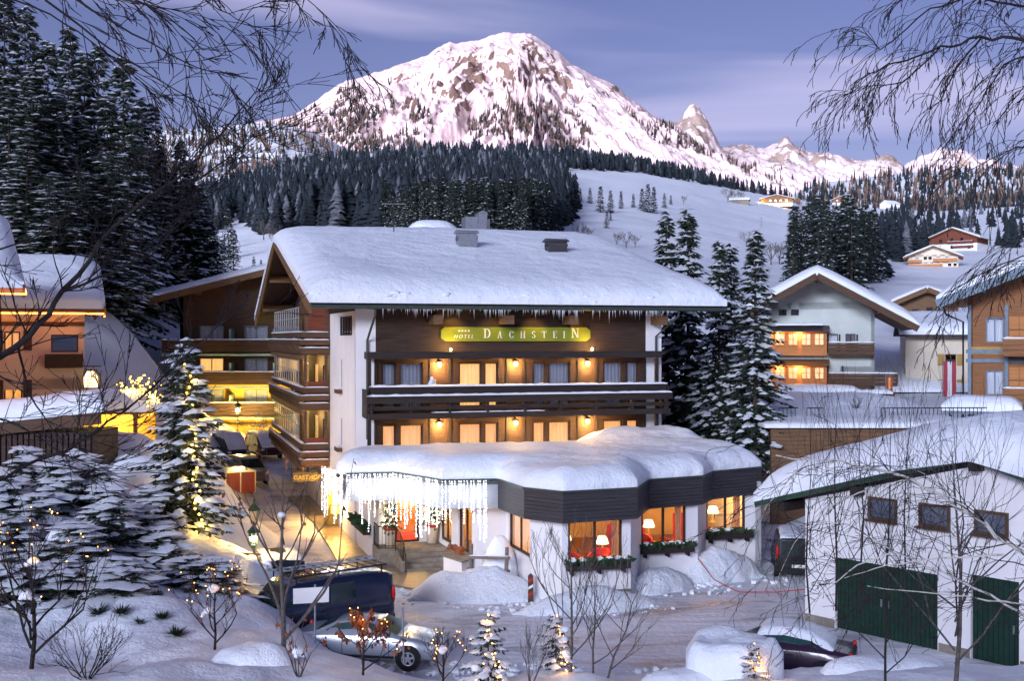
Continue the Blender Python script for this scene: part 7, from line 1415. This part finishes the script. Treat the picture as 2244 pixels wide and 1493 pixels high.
t, tips, g = bare('sapling', 'slim leafless sapling with a few dry leaves in front of the lane', 622, 1440, 29, 4.9, 31, 11, .5, 2, 2, .075, 'twig_grey', 'sapling', True, .14, (.004, 0)); leaves(t, tips, g, 26, .16); clumps(t, [(-.05, -.02, 3.75), (-.4, 0, 2.55)], g, .10, .15)
t, tips, g = bare('leafless_shrub', 'leafless shrub with dry leaves right of the slim sapling', 655, 1490, 27.3, 1.9, 32, 5, .5, 2, 2, .035, 'twig_grey', 'shrub', False); leaves(t, tips, g, 22, .15); clumps(t, [(0, 0, .7)], g, .2, .26)
t, tips, g = bare('beech_sapling', 'young beech keeping rusty leaves, strung with warm lights', 795, 1490, 28.3, 1.65, 33, 11, .6, 3, 2, .035, 'twig', 'sapling'); leaves(t, tips, g, 420, .13); bulbs(t, tipb(tips, g, 21), .014, lights=3, e=1.2); clumps(t, [(.1, 0, 1.15)], g, .14, .2)
t, tips, g = bare('lit_shrub', 'twiggy little shrub with warm lights right of the rusty beech', 970, 1492, 28.2, 1.25, 34, 13, .7, 3, 3, .03, 'twig', 'shrub'); bulbs(t, tipb(tips, g, 20), .014, lights=2, e=1.2); clumps(t, [(0, -.1, .95)], g, .15, .2)
t, tips, g = bare('berry_shrub', 'berry shrub with red fruit and warm lights on the snow bank', 470, 1432, 29.6, 2.1, 35, 12, .65, 3, 3, .04, 'twig', 'shrub'); leaves(t, tips, g, 120, .06, 'red_berry' if 'red_berry' in MAT else 'dry_leaf', 'berries'); bulbs(t, tipb(tips, g, 26), .014, lights=4, e=1.2); clumps(t, [(0, -.05, 1.7), (-.15, 0, 1.1)], g, .14, .2)
t, tips, g = bare('lit_bare_tree', 'large leafless shrub with warm lights at the bottom left edge', 68, 1500, 26.5, 3.3, 36, 15, .6, 3, 3, .06, 'twig', 'shrub'); leaves(t, tips, g, 90, .06, 'dry_leaf', 'berries'); bulbs(t, tipb(tips, g, 42), .014, lights=5, e=1.2); clumps(t, [(.1, -.1, 2.6), (-.1, 0, 1.8)], g, .14, .2)
t, tips, g = bare('leafless_shrub', 'arching leafless bush spreading over the bottom left corner', 190, 1520, 25.5, 2.0, 37, 10, .6, 3, 3, .03, 'twig', 'shrub', False, .02, fan=1.6)
t, tips, g = bare('sapling', 'tall thin leafless sapling in front of the nearest bay window', 1250, 1480, 29, 3.6, 38, 13, .45, 3, 3, .04, 'twig_grey', 'sapling', up=.16); clumps(t, [(-.15, 0, .9), (-.1, 0, .55), (-.12, 0, 1.15)], g, .12, .2)
t, tips, g = bare('sapling', 'leafless sapling just right of the tall thin sapling', 1300, 1490, 28.6, 2.6, 39, 10, .45, 3, 2, .03, 'twig_grey', 'sapling', up=.16, lean=(.03, 0))
t, tips, g = bare('sapling', 'leafless sapling leaning right over the open road', 1330, 1500, 28.2, 2.5, 40, 10, .4, 3, 2, .03, 'twig_grey', 'sapling', up=.14, lean=(.34, 0))
t, tips, g = bare('leafless_shrub', 'low leafless shrub at the bottom left of the open road', 1165, 1500, 27.8, 1.9, 41, 5, .45, 3, 3, .025, 'twig_grey', 'shrub', False, lean=(-.2, 0))
SMALL = [spruce_proto('young_spruce', 1.7, .55, 600 + i, .03, dz=.17, nb=6, step=.10, tw=.17, snow=.55, droop=.3, ss=1.9, pw=.6, bare=.05) for i in range(2)]
for i, (px, py, Y, h, lb) in enumerate(((1070, 1500, 28.2, 1.75, 'young spruce with snow lumps and lights at bottom centre'), (1218, 1470, 29.2, 1.45, 'young spruce hung with warm lights left of the tall sapling'), (1652, 1505, 27.4, .9, 'tiny spruce tip with a string of lights by the snow block'))):
    X = X_at(px, Y); zg = ground(X, Y); sc = h / 1.7; t = plant(SMALL[i % 2], 'young_spruce', lb, (X, Y, zg - .1), i, sc, 'spruce'); g = random.Random(70 + i)
    bulbs(t, [(g.uniform(-.4, .4) * (1 - f), -.42 * (1 - f) - .03, .15 + 1.6 * f) for f in [g.random() for _ in range(24)]], .02, lights=3, e=1.2); clumps(t, [(0, -.05, 1.15), (-.3, -.1, .5), (.32, 0, .45)], g, .10, .18)
t, tips, g = bare('lit_small_tree', 'small tree covered in golden lights beside the timber porch', 300, 935, 55, 2.6, 43, 14, .6, 3, 2, .05, 'twig', 'tree', z=EYE - (950 - HY) / F * 55); bulbs(t, tipb(tips, g, 210), .035, 'fairy_yellow', lights=5, e=22, col=(1, .66, .14))
t, tips, g = bare('leafless_bush', 'leafless climbing bush with snow against the yellow house wall', 557, 960, 92, 3.2, 44, 9, .7, 3, 3, .06, 'twig_grey', 'shrub', False, z=.9); clumps(t, tipb(tips, g, 26), g, .08, .17)
t, tips, g = bare('leafless_bush', 'leafless bush on the snowy flat roof', 1875, 930, 66, 1.4, 45, 8, .7, 3, 2, .03, 'twig', 'shrub', False, z=5.5)
# long thin saplings standing before the flat roof on the right
for i, (px, top, bot) in enumerate(((1832, 870, 1010), (1885, 905, 1020), (1945, 905, 1040), (1992, 870, 1060), (2100, 880, 1080), (1775, 930, 1020))):
    Y = 30 + i * .6; z0 = EYE - (bot + 330 - HY) / F * Y; h = (bot + 330 - top) / F * Y
    bare('thin_sapling', 'thin leafless sapling rising before the garage, %s' % ('leftmost but one', 'third from the left', 'in the middle', 'fourth and tallest', 'farthest right', 'leftmost')[i], px, bot, Y, h, 80 + i, 9, .35, 2, 2, .028, 'twig', 'sapling', up=.2, z=max(0, z0 + .1), fan=.45, kl=.7)
# ================================================================= trees that frame the view
def limb_tree(name, lb, paths, trunk, seed, m='twig', bm='twig', twn=26, twl=.9, r0=.05, drop=.0, spread=.6, cat='tree', depth=2, kids=3, up=.02, catk=0, rmin=.0032):
    g = random.Random(seed); base = trunk[0]; t = thing(name, lb, cat, base); mb = MB(); q = MB(); q.tube([p - base for p in trunk], np.linspace(r0 * 2.6, r0 * .5, len(trunk)).tolist(), 9); q.build('trunk', bm, t); tips = []
    lm = MB()
    tk = [a.lerp(b, f / 8) for a, b in zip(trunk, trunk[1:]) for f in range(9)]
    for pa, ra in paths:
        if (pa[0].x / pa[0].y > .44 + .02) or (pa[0].x / pa[0].y < -.44 - .015) or (EYE - pa[0].z) / pa[0].y < -.31:        # limbs that leave the picture run back to the trunk
            n0 = min(tk, key=lambda q_: (q_ - pa[0]).length + .3 * abs(q_.z - pa[0].z)); pl0 = (pa[0] - n0).length; pa = [n0, n0.lerp(pa[0], .35) + Vector((0, 0, pl0 * g.uniform(.04, .16))), n0.lerp(pa[0], .7) + Vector((0, 0, pl0 * g.uniform(.02, .10)))] + list(pa)
        else: pl0 = 0.0
        pa = [p - base for p in pa]; k = len(pa); rad = [ra * .85 * (1 - .82 * i / (k - 1)) for i in range(k)]
        # smooth path with little kinks
        fp, fr = [], []
        for i in range(k - 1):
            for s in range(4): f = s / 4; fp.append(pa[i].lerp(pa[i + 1], f) + Vector((g.uniform(-1, 1), g.uniform(-1, 1), g.uniform(-1, 1))) * ra * .55); fr.append(rad[i] + (rad[i + 1] - rad[i]) * f)
        fp.append(pa[-1]); fr.append(rad[-1]); lm.tube(fp, fr, 6)
        L_ = sum((fp[i + 1] - fp[i]).length for i in range(len(fp) - 1)); n = int(twn * max(.3, L_ - pl0 * 1.02)); i0 = 12 if pl0 else 1
        for j in range(n):
            i = min(len(fp) - 2, i0 + int(g.random() * (len(fp) - 1 - i0))); d = (fp[i + 1] - fp[i]).normalized(); dd = (d * .9 + Vector((g.uniform(-1, 1), g.uniform(-1, 1), g.uniform(-1, 1))) * .8).normalized()
            grow(mb, fp[i], dd, twl * g.uniform(.4, 1.1), max(rmin, fr[i] * .38), depth, g, spread, 3, drop, kids, up, rmin, tips, .55, .6)
    lm.build('limbs', bm, t); mb.build('twigs', m, t)
    if catk:
        c = MB()
        for i in range(catk): p, d = tips[g.randrange(len(tips))]; c.tube([p, p + Vector((g.uniform(-.01, .01), 0, -.028)), p + Vector((0, 0, -.06))], [.002, .006, .002], 4)
        tag(c.build('catkins', m, t), kind='stuff')
    return t
PP = lambda L_, Y, dy=0: [P(a, b, Y + dy * i) for i, (a, b) in enumerate(L_)]
Y = 9.5
limb_tree('framing_tree', 'dark leafless tree whose limbs cross the left side of the view', [
    (PP([(-60, 830), (60, 745), (140, 640), (250, 500), (390, 385), (480, 300)], Y, .1), .050), (PP([(480, 300), (560, 200), (622, 64)], Y + .5, .1), .010), (PP([(250, 500), (330, 430), (440, 390), (560, 300), (700, 228)], Y + .3, .1), .014),
    (PP([(-60, 1080), (80, 1010), (180, 970), (300, 880), (420, 770), (520, 680)], Y + .8, .1), .030), (PP([(-60, 900), (40, 930), (140, 1000), (230, 1020)], Y + .5, .1), .018), 
    (PP([(140, 640), (240, 600), (330, 560), (420, 460), (520, 380)], Y + .4, .1), .016), (PP([(40, 760), (60, 860), (100, 920), (190, 960)], Y + .2, .1), .014), (PP([(-60, 560), (60, 530), (160, 460), (240, 400)], Y, .1), .018)],
    [P(-420, 2200, 9.0), P(-330, 1400, 9.2), P(-240, 1000, 9.4), P(-200, 760, 9.5), P(-230, 300, 9.5), P(-260, -500, 9.5)], 91, twn=10, twl=.5, r0=.075, up=.05)
Y = 7.5
limb_tree('overhanging_tree', 'leafless branches drooping into the top left corner of the view', [
    (PP([(60, -80), (200, 20), (320, 90), (430, 150), (520, 170)], Y, .1), .016), (PP([(150, -90), (300, 0), (400, 60), (450, 110)], Y + .3, .1), .013), (PP([(-60, -40), (110, 30), (230, 110), (330, 200), (350, 220)], Y + .2, .1), .013), (PP([(330, -90), (480, 20), (560, 60), (578, 84)], Y + .4, .1), .010), (PP([(560, -90), (690, 10), (760, 95), (778, 152)], Y + .6, .05), .008), (PP([(0, -90), (240, -10), (420, 30), (470, 45)], Y + .5, .1), .012), (PP([(100, 0), (260, 120), (390, 200), (480, 240)], Y + .1, .1), .010)],
    [P(-500, 2600, 6.5), P(-420, 1200, 6.8), P(-320, 300, 7.0), P(-220, -150, 7.2), P(-60, -420, 7.4), P(60, -700, 7.5)], 92, twn=10, twl=.34, r0=.06, up=-.01, drop=.05, spread=.45)
Y = 10
limb_tree('birch_tree', 'birch with drooping twigs reaching in from the top right corner', [
    (PP([(2330, 110), (2244, 88), (2150, 82), (2060, 105), (1960, 140), (1900, 160)], Y, .1), .030), (PP([(2330, 20), (2210, 10), (2130, -10), (2040, 20), (1930, 110), (1890, 60)], Y + .3, .1), .022), (PP([(2150, 82), (2100, 140), (2060, 220), (2020, 260)], Y + .2, .1), .012), (PP([(2300, 100), (2200, 140), (2150, 220), (2090, 300), (2060, 330)], Y + .4, .1), .016), (PP([(2060, 105), (1980, 180), (1900, 190), (1835, 215)], Y + .3, .1), .010), (PP([(2330, 330), (2230, 320), (2170, 350), (2110, 380), (2040, 400)], Y + .3, .1), .012), (PP([(2330, 200), (2244, 190), (2190, 260), (2160, 330)], Y + .3, .1), .014), (PP([(2300, -60), (2150, -60), (2000, -20), (1930, 30)], Y + .2, .1), .016), (PP([(2330, 600), (2240, 560), (2150, 600), (2080, 640), (2050, 680)], Y + .5, .1), .014), (PP([(2330, 450), (2250, 500), (2200, 560), (2130, 640)], Y + .5, .1), .012)],
    [P(3150, 2600, 9.3), P(3120, 1300, 9.6), P(3080, 600, 9.8), P(3050, 100, 10), P(3060, -500, 10.1), P(3040, -1300, 10.1)], 93, bm='twig', twn=15, twl=.40, r0=.07, drop=.24, up=-.04, spread=.5, catk=120, kids=2, depth=3)
Y = 15
limb_tree('leaning_birch', 'white-barked birch limbs with fine twigs spreading before the garage', [
    (PP([(2330, 1290), (2244, 1215), (2130, 1130), (1990, 1050), (1840, 1010), (1700, 998)], Y, .1), .060), (PP([(2330, 1420), (2244, 1345), (2100, 1270), (1960, 1210), (1860, 1150), (1780, 1140)], Y + .3, .1), .035), (PP([(2200, 1215), (2060, 1225), (1940, 1240), (1850, 1268)], Y + .1, .1), .020), (PP([(1960, 1210), (1880, 1240), (1800, 1300), (1745, 1400)], Y + .3, .1), .014), (PP([(1840, 1010), (1740, 1040), (1680, 1110), (1655, 1180)], Y + .4, .1), .012), (PP([(1990, 1050), (1880, 1080), (1800, 1120), (1740, 1190), (1700, 1280)], Y + .3, .1), .014), (PP([(2130, 1130), (2060, 1060), (1990, 1020)], Y + .2, .1), .012), (PP([(2330, 1340), (2200, 1320), (2050, 1300), (1900, 1285)], Y + .2, .05), .030)],
    [P(2760, 1750, 14.5), P(2640, 1560, 14.7), P(2520, 1420, 14.9), P(2420, 1200, 15), P(2390, 900, 15.1)], 94, bm='birch_bark', twn=7, twl=.7, r0=.09, drop=.12, up=-.01, spread=.62, catk=100, kids=2, depth=3, rmin=.0034)
t = bare('young_birch', 'slim pale birch standing upright before the green garage doors', 2093, 1490, 22, 4.6, 95, 15, .5, 2, 3, .045, 'twig_grey', 'birch', up=.12, z=EYE - (1510 - HY) / F * 22)[0]
t = bare('young_birch', 'thin dark sapling before the big green garage door', 1940, 1495, 21, 3.0, 96, 10, .5, 2, 3, .025, 'twig', 'sapling', up=.1, z=EYE - (1510 - HY) / F * 21)[0]
